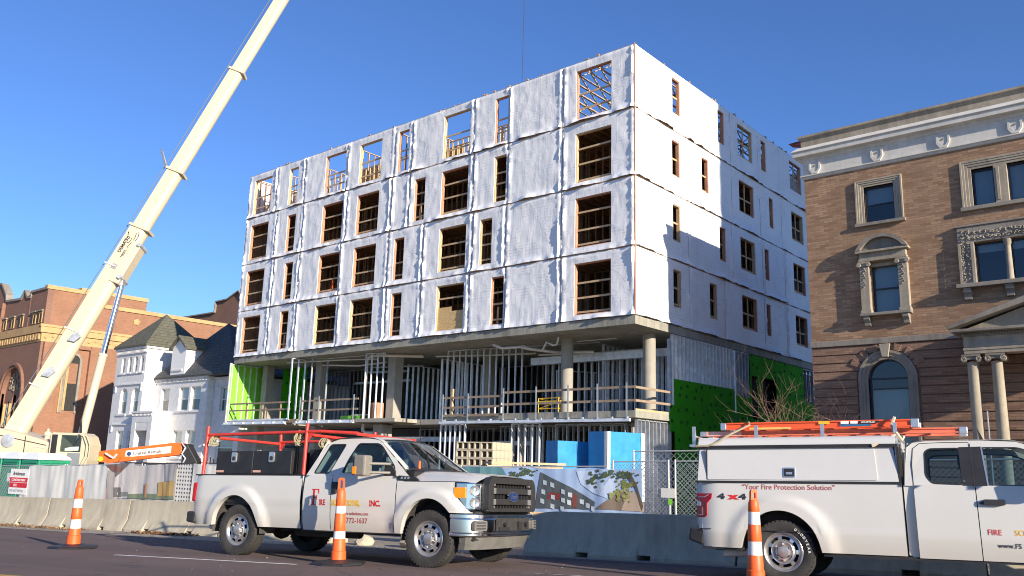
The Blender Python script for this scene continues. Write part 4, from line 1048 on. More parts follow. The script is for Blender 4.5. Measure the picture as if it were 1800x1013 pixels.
def hwin(u0, u1, z0, z1, v, arch=False):
    hole = archhole(u0, u1, z0, z1) if arch else [(hu(u0), z0), (hu(u1), z0), (hu(u1), z1), (hu(u0), z1)]
    t = .07; c = (hu(u0)+hu(u1))/2; zm = (z0+z1)/2
    inn = [(c + (x-c)*(1-2*t/(u1-u0)), zm + (z-zm)*(1-2*t/(z1-z0))) for x, z in hole]
    mb = MB(); mb.prism(hole, lambda a, b_, d: (a, d, b_), v+.14, v+.2, 0, [inn]); mb.box(hu(u0)+t, hu(u1)-t, v+.145, v+.195, zm-.03, zm+.03)
    w = mb.build('window', M['white'], H)
    mb = MB(); mb.sheet(inn, lambda a, b_: (a, v+.17, b_)); mb.build('pane', M['glass_w'], w)
    mb = MB(); mb.box(hu(u0)+.02, hu(u1)-.02, v+.26, v+.27, zm, z1-.03); mb.build('blind', M['white'], w)
    mb = MB(); mb.box(hu(u0), hu(u1), v+1.0, v+1.05, z0, z1); mb.build('room_back', M['dark'], w)
    mb = MB(); mb.box(hu(u0)-.12, hu(u1)+.12, v-.09, v-.001, z0-.14, z0-.02); mb.build('window_sill', M['house'], w)
    return hole
ZG = -1.3
bh = [hwin(-46.55+i*1.03, -46.0+i*1.03, 7.70, 8.9, 0, True) for i in range(4)] if False else []
for a, b_ in ((-46.5, -45.9), (-45.45, -44.85), (-44.5, -43.9), (-43.5, -42.95)): bh.append(hwin(a, b_, 7.70, 8.9, 0, True))
for a, b_ in ((-46.1, -44.95), (-44.25, -43.15)): bh.append(hwin(a, b_, 4.58, 6.5, 0, True))
for a, b_ in ((-45.95, -44.9), (-44.3, -43.2)): bh.append(hwin(a, b_, 1.3, 3.32, 0))
wallbox('tower_wall', -47.4, -42.64, 0, 4.8, ZG, 9.6, bh)
mb = MB(); mb.box(hu(-47.5), hu(-42.54), -.1, -.001, 9.1, 9.18); mb.box(hu(-47.5), hu(-42.54), -.14, -.001, 9.42, 9.6); mb.box(hu(-42.64)+.001, hu(-42.5), -.14, 4.8, 9.42, 9.6)
for i in range(26): mb.box(hu(-47.35)+i*.182, hu(-47.27)+i*.182, -.09, -.001, 9.19, 9.41)
mb.build('tower_cornice', M['house'], H)
mb = MB()
for z, a, b_ in ((6.74, -47.0, -42.8), (3.74, -46.9, -43.2)):
    mb.box(hu(a), hu(b_), -.10, -.001, z, z+.09); mb.box(hu(a), hu(a)+.12, -.08, -.001, z-.5, z); mb.box(hu(b_)-.12, hu(b_), -.08, -.001, z-.5, z)
mb.build('hood_mould', M['house'], H)
def pyramid(name, u0, u1, v0, v1, z, apex, mat, sag=0):
    mb = MB(); e = .25; b = [(hu(u0)-e, v0-e, z), (hu(u1)+e, v0-e, z), (hu(u1)+e, v1+e, z), (hu(u0)-e, v1+e, z)]
    low = [(x, y, z-.12) for x, y, _ in b]
    mb.add(b + low + [(hu(apex[0]), apex[1], apex[2])], [(0,1,8), (1,2,8), (2,3,8), (3,0,8), (4,5,1,0), (5,6,2,1), (6,7,3,2), (7,4,0,3), (7,6,5,4)])
    return mb.build(name, M[mat], H)
pyramid('tower_roof', -47.4, -42.64, 0, 4.8, 9.72, (-45.0, 2.4, 12.55), 'shingle')
mh = []
for a, b_ in ((-41.75, -40.5), (-39.1, -37.75), (-37.5, -36.15)): mh.append(hwin(a, b_, 4.75, 6.42, 1.0))
for a, b_ in ((-39.4, -38.1), (-37.6, -36.3)): mh.append(hwin(a, b_, 1.5, 3.35, 1.0))
wallbox('main_wall', -42.6, -35.3, 1.0, 9, ZG, 7.15, mh)
rh = [hwin(-34.4, -32.3, 4.65, 6.3, 1.5), hwin(-34.4, -32.3, 1.2, 3.2, 1.5)]
wallbox('side_bay_wall', -35.25, -31.7, 1.5, 9, ZG, 7.0, rh)
mb = MB()
for i in range(38): mb.box(hu(-42.5)+i*.19, hu(-42.41)+i*.19, .9, .999, 6.82, 7.0)
mb.box(hu(-42.6), hu(-35.2), .85, .999, 7.0, 7.15); mb.box(hu(-35.2), hu(-31.6), 1.36, 1.499, 6.85, 7.0)
for i in range(9): mb.box(hu(-34.9)+i*.36, hu(-34.75)+i*.36, 1.44, 1.499, 6.3, 6.45)
mb.build('eaves_cornice', M['house'], H)
pyramid('main_roof', -42.7, -31.7, 1.0, 9, 7.22, (-38.3, 3.9, 11.45), 'shingle_shade')
mb = MB(); mb.add([(hu(-50), 5, 7.2), (hu(-33), 5, 7.2), (hu(-33), 14, 7.2), (hu(-50), 14, 7.2), (hu(-48), 9, 12.6), (hu(-37), 9, 12.4)], [(0,1,5,4), (1,2,5), (2,3,4,5), (3,0,4)]); mb.build('rear_roof', M['shingle_shade'], H)
mb = MB(); mb.box(hu(-49.5), hu(-33.5), 5.5, 13.5, ZG, 7.2); mb.build('rear_wall', M['house'], H)
# dormer
du0, du1, dv = -40.45, -38.45, .85
hole = [hwin(-40.15, -38.85, 7.75, 9.0, dv)]
mb = MB(); mb.prism([(hu(du0), 7.25), (hu(du1), 7.25), (hu(du1), 9.3), (hu((du0+du1)/2), 10.05), (hu(du0), 9.3)], lambda a, b_, d: (a, d, b_), dv, 3.6, 0)
dm = mb.build('dormer', M['white'], H)
mb = MB(); c = hu((du0+du1)/2)
mb.prism([(hu(du0)-.2, 9.15), (c, 10.05), (hu(du1)+.2, 9.15), (hu(du1)+.2, 9.3), (c, 10.22), (hu(du0)-.2, 9.3)], lambda a, b_, d: (a, d, b_), dv-.2, 3.6); mb.build('dormer_roof', M['shingle'], dm)
# entrance porch between tower and main front
mb = MB(); mb.box(hu(-42.9), hu(-39.9), -.4, .98, 3.9, 4.55); mb.box(hu(-43), hu(-39.8), -.5, .98, 4.55, 4.68); mb.box(hu(-42.9), hu(-42.3), -.4, .98, ZG, 3.9); mb.box(hu(-40.5), hu(-39.9), -.4, .98, ZG, 3.9); mb.box(hu(-42.3), hu(-40.5), -.38, .98, 3.3, 3.9)
for i in range(15): mb.box(hu(-42.9)+i*.2, hu(-42.8)+i*.2, -.46, -.401, 4.36, 4.54)
mb.build('entrance_porch', M['house'], H)
mb = MB(); mb.box(hu(-42.2), hu(-40.6), .8, .86, ZG, 3.2); mb.build('front_door', M['stone'], H)

# ---------------------------------------------------------------- brown brick temple
Q = thing('brown_brick_temple', 'large red brown brick hall with ochre bands and round arches at the far left', 'building', (CX-60, CY-1.1, 0))
ap = lambda cx, z0, r, zs: [(cx-r, z0), (cx+r, z0), (cx+r, zs)] + arc(cx, zs, r, 0, 180, 16)[1:-1] + [(cx-r, zs)]
mb = MB(); mb.prism([(-26, -2), (0, -2), (0, 15.75), (-3.6, 15.75), (-3.62, 15.3), (-4.4, 15.35), (-5.2, 16.05), (-6.0, 15.35), (-9.6, 15.5), (-9.9, 16.2), (-11.4, 17.4), (-13.5, 17.6), (-26, 17.6)], fy, 0, -.5, 0, [ap(-5.1, 3.6, 2.25, 6.7)])
mb.build('front_wall', M['brickB'], Q)
mb = MB(); pts = [(0, 15.75), (-3.6, 15.75), (-3.62, 15.3), (-4.4, 15.35), (-5.2, 16.05), (-6.0, 15.35), (-9.6, 15.5), (-9.9, 16.2), (-11.4, 17.4), (-13.5, 17.6), (-26, 17.6)]
for a, b_ in zip(pts, pts[1:]): mb.beam((a[0], .2, a[1]+.08), (b_[0], .2, b_[1]+.08), .66, .2)
mb.build('front_coping', M['stone_d'], Q)
mb = MB(); mb.box(-.5, 0, .501, 3.6, -2, 15.75); mb.box(-.5, -.01, 3.6, 46, -2, 14.75); mb.box(-9, -1.3, 3.4, 9.6, 14.5, 16.2); mb.build('side_wall', M['brickBx_lit'], Q)
mb = MB(); mb.box(-20, -.5, .6, 45, 14.2, 14.4); mb.build('roof', M['dark'], Q)
mb = MB(); mb.box(-.6, .10, -.1, 3.7, 15.75, 16.1); mb.build('tower_coping', M['ochre'], Q)
mb = MB(); mb.box(-.6, .12, 3.71, 46, 14.75, 15.1); mb.box(-9.1, -1.2, 3.3, 9.7, 16.2, 16.55); mb.build('side_coping', M['ochre'], Q)
mb = MB(); mb.box(.001, .22, -.22, 46, 11.85, 12.55); mb.box(-10, .0, -.22, -.001, 11.85, 12.55); mb.box(.001, .30, -.3, 46, 12.36, 12.56); mb.build('ochre_belt', M['ochre'], Q)
mb = MB(); mb.box(.001, .05, -.05, 46, 11.05, 11.84); mb.box(-10, 0, -.05, -.001, 11.05, 11.84); mb.build('ochre_frieze', M['ochre'], Q)
for i in range(16): mb = MB(); mb.box(-9.6+i*.6, -9.25+i*.6, -.18, -.051, 11.25, 11.75); mb.build('corbel', M['ochre'], Q)
for i in range(40): mb = MB(); mb.lathe([(0, 0), (.14, .02), (.1, .1), (0, .12)], 8, (.05, .3+i*.62, 11.45 + .12*(i % 2)), (1, 0, 0)); mb.build('rosette', M['ochre'], Q)
# attic windows
for x in (-9.3, -7.3, -5.2, -2.3, -.9):
    mb = MB(); mb.box(x-.5, x-.08, -.07, -.002, 12.75, 13.75); mb.box(x+.08, x+.5, -.07, -.002, 12.75, 13.75); w = mb.build('attic_window', M['ochre'], Q)
    mb = MB(); mb.box(x-.42, x-.16, -.09, -.071, 12.8, 13.6); mb.box(x+.16, x+.42, -.09, -.071, 12.8, 13.6); mb.build('pane', M['dark'], w)
    mb = MB(); mb.box(x-.6, x+.6, -.2, -.002, 13.78, 13.9); mb.build('lintel', M['stone_d'], w)
mb = MB(); mb.box(-10.0, -9.75, -.3, -.001, 12.6, 15.4); mb.box(-3.9, -3.6, -.03, -.001, 12.6, 15.4); mb.build('buttress', M['brickB'], Q)
# great arch: moulding, tracery, inner lancets with ochre reveals
mb = MB()
for r0, r1, d in ((2.75, 2.5, .22), (2.5, 2.25, .1)):
    out = [(-5.1+r0, -1)] + arc(-5.1, 6.7, r0, 0, 180, 24) + [(-5.1-r0, -1), (-5.1-r1, -1)] + arc(-5.1, 6.7, r1, 180, 0, 24) + [(-5.1+r1, -1)]
    mb.prism(out, fy, d, -.2)
mb.build('great_arch', M['brickB'], Q)
mb = MB(); mb.prism(ap(-5.1, 3.6, 2.2, 6.7), fy, -.3, -.4, 0, [ap(-6.4, 3.7, .4, 5.6), ap(-5.1, 3.7, .5, 6.1), ap(-3.8, 3.7, .4, 5.6)]); tr = mb.build('tracery_panel', M['brickB'], Q)
mb = MB()
for i in range(70):
    a = rg.uniform(.1, 3.04); r = rg.uniform(.25, 1.9); x, z = -5.1 + r*math.cos(a), 6.9 + r*math.sin(a)*.95
    mb.lathe([(.07, 0), (.12, .04), (.07, .08)], 6, (x, .29, z), (0, -1, 0))
mb.build('terracotta_tracery', M['stone'], tr)
for x in (-6.4, -5.1, -3.8): mb = MB(); mb.box(x-.55, x-.42, .1, .299, 3.7, 5.8); mb.build('ochre_reveal', M['ochre'], tr)
mb = MB(); mb.box(-7.3, -2.9, .6, .65, 3.6, 9); mb.build('arch_dark_back', M['dark'], tr)
# side wall recess with tall arched window
mb = MB(); mb.box(.001, .35, .2, 1.55, -2, 11.04); mb.box(.001, .35, 4.2, 9, -2, 11.04); mb.box(.001, .25, 1.55, 4.2, 10.7, 11.04); mb.build('side_buttress', M['brickBx_lit'], Q)
gx = lambda a, b_, d: (d, a, b_)
mb = MB(); mb.prism(ap(2.9, 5.2, .55, 9.6), gx, .02, .001); w = mb.build('tall_arched_window', M['dark'], Q)
out = [(2.9+.75, 5)] + arc(2.9, 9.6, .75, 0, 180, 16) + [(2.9-.75, 5), (2.9-.55, 5)] + arc(2.9, 9.6, .55, 180, 0, 16) + [(2.9+.55, 5)]
mb = MB(); mb.prism(out, gx, .16, .001); mb.build('window_arch', M['stone_d'], w)
mb = MB(); mb.box(.021, .06, 2.45, 3.35, 7.6, 9.4); mb.build('tracery', M['brickBx_lit'], w); mb = MB(); mb.box(.021, .10, 2.4, 2.6, 5.2, 9.4); mb.box(.021, .12, 2.05, 2.2, 5, 9.8); mb.build('ochre_jamb', M['ochre'], w)
mb = MB(); mb.lathe([(0, 0), (.35, .02), (.2, .1), (0, .12)], 5, (.05, 8.2, 13.9), (1, 0, 0)); mb.build('carved_shield', M['ochre'], Q)
# rear wing with stepped gable
mb = MB(); mb.prism([(-30, -2), (2, -2), (2, 19.5), (-11, 20.4), (-12.2, 21.4), (-14.6, 20.6), (-17.2, 20.55), (-17.3, 19.2), (-30, 19.3)], lambda a, b_, d: (a, d, b_), 26.1, 40, 0); mb.build('rear_wing', M['brickB'], Q)
pts = [(2, 19.5), (-11, 20.4), (-12.2, 21.4), (-14.6, 20.6), (-17.2, 20.55), (-17.3, 19.2), (-30, 19.3)]
mb = MB()
for a, b_ in zip(pts, pts[1:]): mb.beam((a[0], 26.2, a[1]+.06), (b_[0], 26.2, b_[1]+.06), .7, .16)
mb.build('rear_coping', M['stone_d'], Q)
# dark banner sign with a pale edge projecting from the front
mb = MB(); mb.box(-11.05, -10.8, -1.6, -.3, 10.2, 13.9); s_ = mb.build('blade_sign', M['black'], Q); mb = MB(); mb.box(-11.1, -10.75, -1.72, -1.601, 9.9, 13.9); mb.build('sign_edge', M['white'], s_)
# ---------------------------------------------------------------- mobile crane
def rf(r, f, z=0): p = RT*r + FW*f; p.z = z; return p
def rfm(r, f, z=0): m = Matrix((RT, FW, Vector((0,0,1)))).transposed().to_4x4(); m.translation = rf(r, f, z); return m
CR0, CF0, CZ = -19.5, 36.0, -.97
CR = thing('mobile_crane', 'cream mobile crane with a long telescopic boom rising over the white house', 'crane', mat=rfm(CR0, CF0, CZ))
lx = lambda r: r - CR0
lz = lambda z: z - CZ
cy = lambda a, b_, d: (a, d, b_)
prof = [(-3.6, 3.0), (-3.6, 2.2), (.9, 1.9), (1.2, 2.15), (1.15, 2.9), (.5, 3.14), (-1.15, 3.50), (-1.9, 3.46), (-2.2, 3.40)]
mb = MB(); mb.prism(prof, cy, -.95, .95); up_ = mb.build('superstructure', M['cream'], CR, bevel=.05)
mb = MB(); mb.lathe([(0, 0), (.27, 0), (.27, .03), (.2, .05), (0, .05)], 20, (-.68, -.96, 3.0), (0, -1, 0)); mb.build('round_port', M['steel_d'], up_, smooth=40)
mb = MB()
for a, b_ in (((-1.85, 3.36), (.9, 2.86)), ((.02, 3.2), (.02, 2.3)), ((-1.25, 3.25), (-1.25, 2.3))): mb.beam((a[0], -.965, a[1]), (b_[0], -.965, b_[1]), .02, .025)
mb.build('panel_seams', M['black'], up_)
mb = MB(); mb.prism([(.1, 2.2), (.25, 2.62), (.55, 2.78), (1.05, 2.7), (1.05, 2.2)], cy, -1.25, -.96); mb.build('engine_cover', M['cream'], up_, bevel=.05)
mb = MB(); mb.box(.35, .62, -1.27, -1.251, 2.42, 2.52); mb.build('louvre', M['black'], up_)
mb = MB(); mb.lathe([(.11, 0), (.11, .12), (.15, .14), (.15, .26), (.05, .34), (.05, .42), (0, .42)], 14, (.55, -.3, 3.12)); mb.build('beacon', M['cream'], up_, smooth=40)
mb = MB(); mb.prism([(-3.6, 1.9), (-2.3, 1.9), (-2.0, 2.9), (-2.05, 3.1), (-3.6, 3.15)], cy, -1.3, -.96); mb.build('counterweight', M['steel_d'], CR, bevel=.05)
mb = MB()
mb.path([(-2.5, -1.35, 2.4), (-1.75, -1.35, 2.5), (-1.55, -1.35, 3.1), (-2.6, -1.35, 3.12)], .03); mb.path([(-2.5, -1.35, 2.75), (-1.65, -1.35, 2.8)], .03); mb.build('platform_rail', M['black'], CR, smooth=60)
mb = MB(); mb.box(-4.5, 5.5, -1.25, 1.25, .75, 1.45); mb.box(3.6, 5.6, -1.25, 1.25, 1.451, 2.1); mb.build('carrier', M['cream'], CR, bevel=.06)
mb = MB(); mb.lathe([(.95, 1.45), (.95, 1.95)], 24, (-.8, 0, 0)); mb.build('slew_ring', M['black'], CR, smooth=40)
for x in (-3.6, -2.1, 1.6, 3.2):
    for y in (-1.0, 1.0):
        mb = MB(); mb.lathe([(0, -.2), (.45, -.2), (.6, -.17), (.62, 0), (.6, .17), (.45, .2), (0, .2)], 20, (x, y, .62), (0, 1, 0)); w = mb.build('wheel', M['rubber'], CR, smooth=40)
        mb = MB(); mb.lathe([(0, .21), (.3, .205), (.32, .2)], 16, (x, y, .62), (0, -1 if y < 0 else 1, 0)); mb.build('rim', M['cream'], w)
# driver's cab
cb = [(1.13, 1.95), (2.62, 1.95), (2.72, 2.3), (2.70, 2.9), (2.55, 3.25), (2.35, 3.38), (1.2, 3.38), (1.13, 3.3)]
mb = MB(); mb.prism(cb, cy, -1.15, -.05, 0, [[(1.55, 2.62), (2.38, 2.62), (2.38, 3.28), (1.55, 3.28)]]); cab_ = mb.build('operator_cab', M['cream'], CR, bevel=.03)
mb = MB(); mb.prism([(1.55, 2.62), (2.38, 2.62), (2.38, 3.28), (1.55, 3.28)], cy, -1.10, -1.09); mb.build('side_window', M['glass_w'], cab_)
mb = MB(); mb.prism([(1.2, 2.5), (1.42, 2.5), (1.42, 3.3), (1.2, 3.3)], cy, -1.17, -1.151); mb.build('front_window', M['black'], cab_)
mb = MB(); mb.prism([(1.85, 2.05), (2.42, 2.05), (2.4, 2.58), (1.9, 2.58)], cy, -1.17, -1.151); mb.build('door_panel', flat('grey cab door', (.20, .22, .23), .5), cab_)
mb = MB(); mb.prism([(1.3, 2.0)] + arc(1.42, 2.0, .42, 0, 90, 10) + [(1.3, 2.42)], cy, -1.3, -1.171); mb.build('step_cover', M['cream'], cab_, bevel=.03)
for o_ in (0, .13):
    mb = MB(); mb.path([(2.50+o_, -1.22, 2.1), (2.66+o_, -1.22, 2.45), (2.66+o_, -1.22, 2.9), (2.50+o_, -1.22, 3.25), (2.3+o_*.5, -1.22, 3.36)], .03); mb.build('grab_rail', M['cream'], cab_, smooth=60)
mb = MB(); mb.prism([(1.75, 2.66), (2.3, 2.68), (2.3, 2.84), (2.0, 2.82), (1.75, 2.76)], cy, -1.12, -1.111); mb.build('cab_paperwork', flat('pale green paper', (.5, .62, .5), .7), cab_)
# telescopic boom
b0 = Vector((lx(-20.2), 0, lz(2.86))); b1 = Vector((.8 - CR0, 46.0 - CF0, lz(60.2))); bd = (b1-b0).normalized()
bq = (Vector((0, -1, 0)) - bd*bd.dot(Vector((0, -1, 0)))).normalized(); bpv = bd.cross(bq)
if bpv.x < 0: bpv = -bpv           # pv points to the underside (right, down)
bs = b0 - bd*1.4
def bpt(t, p, q): return bs + bd*t + bpv*p + bq*q
def section(name, t0, t1, hw, hh, par):
    """rounded-belly boom section: flat top, curved underside"""
    pr = [(-hh, -hw), (-hh, hw), (hh*.35, hw)] + [(hh*.35 + hh*.65*math.sin(a), hw*math.cos(a)) for a in (R(22), R(45), R(68), R(90), R(112), R(135), R(158))] + [(hh*.35, -hw)]
    n = len(pr); mb = MB()
    vs = [bpt(t, p, q) for t in (t0, t1) for p, q in pr]
    mb.add(vs, [(i, (i+1) % n, n+(i+1) % n, n+i) for i in range(n)] + [tuple(range(n-1, -1, -1)), tuple(range(n, 2*n))])
    return mb.build(name, M['cream'], par, smooth=30, bevel=.02)
BT = (11.0, 14.2, 20.3, 31, 42, 62)
boom = section('boom_base_section', 0, BT[0], .31, .41, CR)
dims = ((.28, .36), (.26, .335), (.24, .305), (.22, .28), (.20, .26))
prev = BT[0]
for i, (hw, hh) in enumerate(dims): section('boom_section', BT[i]-.4, BT[i+1], hw, hh, boom)
alld = ((.31, .41),) + dims
for i in range(5):
    hw, hh = alld[i]; mb = MB(); t = BT[i]
    for e in (0,):
        vs = [bpt(tt, p, q) for tt in (t-.07, t+.05) for p, q in ((-hh-.07, -hw-.06), (-hh-.07, hw+.06), (hh+.10, hw+.06), (hh+.10, -hw-.06))]
        mb.add(vs, [(0,1,2,3), (7,6,5,4), (0,4,5,1), (1,5,6,2), (2,6,7,3), (3,7,4,0)])
    mb.build('boom_collar', M['cream'], boom, bevel=.015)
mb = MB(); mb.beam(bpt(BT[1], -.5, .2), bpt(BT[1]+.75, -1.15, .2), .05, .09); mb.beam(bpt(BT[1], -.5, -.2), bpt(BT[1]+.75, -1.15, .0), .04, .06); mb.build('rope_guide', M['alu'], boom)
for t in (8.9, 5.6, 2.9): mb = MB(); mb.beam(bpt(t, -.50, .33), bpt(t, .05, .34), .03, .05); mb.build('boom_step', M['pvc'], boom)
for t, p in ((5.1, .18), (3.35, .02)):
    mb = MB(); mb.prism([(0, 0), (.3, .05), (.42, .34), (.2, .5), (.05, .3)], lambda a, b_, d: tuple(bpt(t+b_, p+a-.2, .31+d)), .0, .12); mb.build('boom_bracket', M['steel_d'], boom)
mb = MB(); vs = [bpt(t, p, q) for t in (8.2, 10.3) for p, q in ((.1, .36), (.1, -.36), (.56, -.33), (.56, .33))]
mb.add(vs, [(0,1,2,3), (7,6,5,4), (0,4,5,1), (1,5,6,2), (2,6,7,3), (3,7,4,0)]); mb.build('cylinder_mount', M['cream'], boom, bevel=.03)
mb = MB(); mb.tube(bpt(8.5, .5, .45), bpt(8.5, .5, -.45), .09, 12); mb.tube(bpt(10.2, .5, .42), bpt(10.2, .5, -.42), .10, 12); mb.build('pin', M['steel_d'], boom)
tm = Matrix((bd, -bpv, bq)).transposed().to_4x4(); tm.translation = bpt(9.55, -.12, .315)
text_mesh('boom_lettering', 'DEMAG', .21, M['t_blk'], boom, tm, .004, .006)
tm2 = tm.copy(); tm2.translation = bpt(9.35, .08, .315); text_mesh('boom_lettering', 'TEREX', .14, M['t_blk'], boom, tm2, .004, .004)
mb = MB(); mb.prism([(0, 0), (.28, 0), (.28, .25), (0, .25)], lambda a, b_, d: tuple(bpt(8.75+b_, -.15+a, .312+d)), 0, .004); mb.build('warning_decal', M['t_gry'], boom)
mb = MB()
for i in range(5):
    mb.path([bpt(10.05 + .5*math.sin(i*1.3+k*.5)*.5 + .08*k, -.26 + .11*i + .05*math.sin(k*1.1+i), .316) for k in range(7)], .016, 4)
mb.build('painted_scrollwork', M['t_blk'], boom)
pt_ = bpt(8.5, .5, 0); pb_ = Vector((lx(-18.02), pt_.y*.4, lz(1.5)))
jd = pt_.lerp(pb_, .45)
mb = MB(); mb.tube(pt_, jd, .125, 18); rod = mb.build('cylinder_rod', M['chrome'], CR, smooth=40)
mb = MB(); mb.tube(jd, pb_, .175, 18); mb.tube(jd + (pt_-jd)*.0, jd + (jd-pb_).normalized()*.12, .195, 18); bar = mb.build('cylinder_barrel', M['cream'], CR, smooth=40)
mb = MB(); mb.path([pb_.lerp(jd, .35) + Vector((-.1, -.25, 0)), pb_.lerp(jd, .2) + Vector((.2, -.45, 0)), pb_ + Vector((.05, -.5, .4)), pb_ + Vector((-.5, -.5, .5))], .045); mb.build('hydraulic_hose', M['black'], bar, smooth=60)
tip = bpt(61.8, .2, 0)
mb = MB(); mb.tube(bpt(.6, -.66, .1), bpt(61.5, -.40, 0), .02, 5); mb.build('hoist_rope', flat('wire rope', (.06, .07, .09), .5, .3), boom)
mb = MB(); mb.tube(tip, (tip.x, tip.y, lz(17.0)), .017, 5); mb.build('load_line', flat('load line', (.05, .05, .06), .6), boom)
mb = MB(); mb.lathe([(0, 0), (.2, .05), (.25, .3), (.2, .55), (0, .6)], 12, (tip.x, tip.y, lz(16.5))); mb.build('hook_block', M['yellow'], boom, smooth=50)

# ---------------------------------------------------------------- portable toilets
def toilet(m, label):
    t = thing('portable_toilet', label, 'portable toilet', mat=m, group='green portable toilets')
    mb = MB(); mb.box(-1.1, 0, 0, 1.2, .12, 2.05); mb.box(-1.14, .04, -.04, 1.24, 0, .12); mb.build('cabin', M['pgreen'], t, bevel=.03)
    mb = MB()
    b_ = [(-1.14, -.04, 2.06), (.04, -.04, 2.06), (.04, 1.24, 2.06), (-1.14, 1.24, 2.06)]
    mid = [(-1.08, .02, 2.16), (-.02, .02, 2.16), (-.02, 1.18, 2.16), (-1.08, 1.18, 2.16)]
    top = [(-.86, .06, 2.30), (-.24, .06, 2.30), (-.24, .95, 2.30), (-.86, .95, 2.30)]
    mb.add(b_ + mid + top, [(0,1,5,4), (1,2,6,5), (2,3,7,6), (3,0,4,7), (4,5,9,8), (5,6,10,9), (6,7,11,10), (7,4,8,11), (8,9,10,11), (3,2,1,0)]); mb.build('roof', M['pwhite'], t, bevel=.03)
    mb = MB()
    for z in (1.78, 1.86, 1.94): mb.box(-1.02, -.1, -.03, -.001, z, z+.035); mb.box(.001, .03, .1, 1.1, z, z+.035)
    mb.build('vent_slats', M['pgreen'], t)
    mb = MB(); mb.box(-.95, -.15, -.025, -.001, .2, 1.7); d = mb.build('door', M['pgreen'], t, bevel=.01)
    mb = MB(); mb.box(-.62, -.28, -.03, -.026, 1.25, 1.55); mb.build('door_notice', M['white'], d)
    mb = MB(); mb.box(-.28, -.2, -.06, -.026, .95, 1.1); mb.build('latch', M['black'], d); return t
tp = Vector((-32.87, 12.49, 0)); td = Vector((math.cos(R(9.5)), math.sin(R(9.5)), 0))
for i, lb in enumerate(('green portable toilet at the right end of the row, its side in full sun', 'middle green portable toilet of three with white roof', 'green portable toilet furthest left, cut by the picture edge')):
    p = tp - td*i*1.22; toilet(rotz(R(9.5), (p.x, p.y, -.72)), lb)

# ---------------------------------------------------------------- boom lift
BLm = rfm(-14.0, 30.0, -.66)
LF_ = thing('boom_lift', 'orange boom lift with a white rental sign, folded behind the fence', 'boom lift', mat=BLm)
mb = MB(); mb.prism([(.02, 2.36), (.02, 2.0), (.5, 1.98), (2.82, 2.31), (2.88, 2.36), (2.86, 2.72), (2.55, 2.72)], cy, -.2, .2); ob_ = mb.build('boom', M['orange_m'], LF_, bevel=.02)
mb = MB(); mb.prism([(.95, 2.18), (2.5, 2.37), (2.5, 2.60), (.95, 2.40)], cy, -.21, -.201); sg = mb.build('sign_board', M['white'], ob_)
tmx = Matrix.Translation((1.22, -.212, 2.255)) @ Matrix.Rotation(R(90), 4, 'X') @ Matrix.Rotation(R(7.2), 4, 'Z')
text_mesh('sign_lettering', 'United Rentals', .155, M['t_blk'], sg, tmx, .001, .003, font_x=1.06)
mb = MB(); mb.lathe([(0, 0), (.075, 0), (.075, .004), (0, .004)], 20, (1.07, -.212, 2.30), (0, -1, 0)); mb.build('sign_emblem', flat('navy vinyl', (.02, .05, .15), .5), sg)
mb = MB(); mb.prism([(2.9, 2.68), (3.05, 2.7), (3.45, 2.1), (3.42, 1.9), (2.9, 1.95)], cy, -.25, .25); mb.build('knuckle', M['black'], LF_, bevel=.03)
mb = MB(); mb.path([(2.86, -.22, 2.7), (3.02, -.28, 2.55), (2.92, -.3, 2.35), (3.05, -.28, 2.2), (2.95, -.25, 2.0)], .035); mb.build('hose_bundle', M['steel_d'], LF_, smooth=60)
mb = MB(); mb.prism([(.35, 1.95), (.75, 2.02), (.85, 2.12), (.45, 2.1)], cy, -.32, -.21); mb.prism([(.8, 2.02), (1.2, 2.08), (1.15, 2.22), (.85, 2.2)], cy, -.32, -.21); mb.build('lift_link', M['orange_m'], LF_, bevel=.01)
mb = MB(); mb.beam((.3, -.3, 2.3), (.62, -.34, 2.14), .05, .05); mb.beam((.62, -.34, 2.14), (.72, -.34, 2.28), .05, .05); mb.build('link_pin', M['pvc'], LF_)
mb = MB(); mb.lathe([(0, 0), (.09, 0), (.09, .03), (0, .03)], 14, (.12, -.21, 2.1), (0, -1, 0)); mb.build('yellow_pin', M['yellow'], LF_)
mb = MB(); mb.box(0, 2.9, -.9, .9, .5, 1.1); mb.box(.3, 2.0, -.5, .5, 1.1, 1.7); mb.build('chassis', M['orange_m'], LF_, bevel=.05)
mb = MB(); mb.prism([(1.2, 1.7), (1.9, 1.7), (3.3, 1.95), (3.3, 2.05), (1.0, 2.02)], cy, -.3, .3); mb.build('turret_arm', M['black'], LF_)
for x in (.45, 2.45):
    for y in (-.95, .95):
        mb = MB(); mb.lathe([(0, -.15), (.38, -.15), (.45, -.1), (.45, .1), (.38, .15), (0, .15)], 20, (x, y, .45), (0, 1, 0)); mb.build('wheel', M['rubber'], LF_, smooth=40)
# short run of black iron railings beside the house
IF = thing('iron_railing', 'short black iron railing beside the white house, above the pickup bed', 'railing', mat=rfm(-11.3, 31, -.65))
mb = MB()
for z in (.4, 2.05): mb.tube((0, 0, z), (1.3, 0, z-.02), .02)
mb.build('rails', M['black'], IF)
mb = MB()
for i in range(11): mb.beam((.06+i*.12, 0, 0), (.06+i*.12, 0, 2.25-.05*(i % 2)), .03, .03)
mb.build('bars', M['black'], IF)

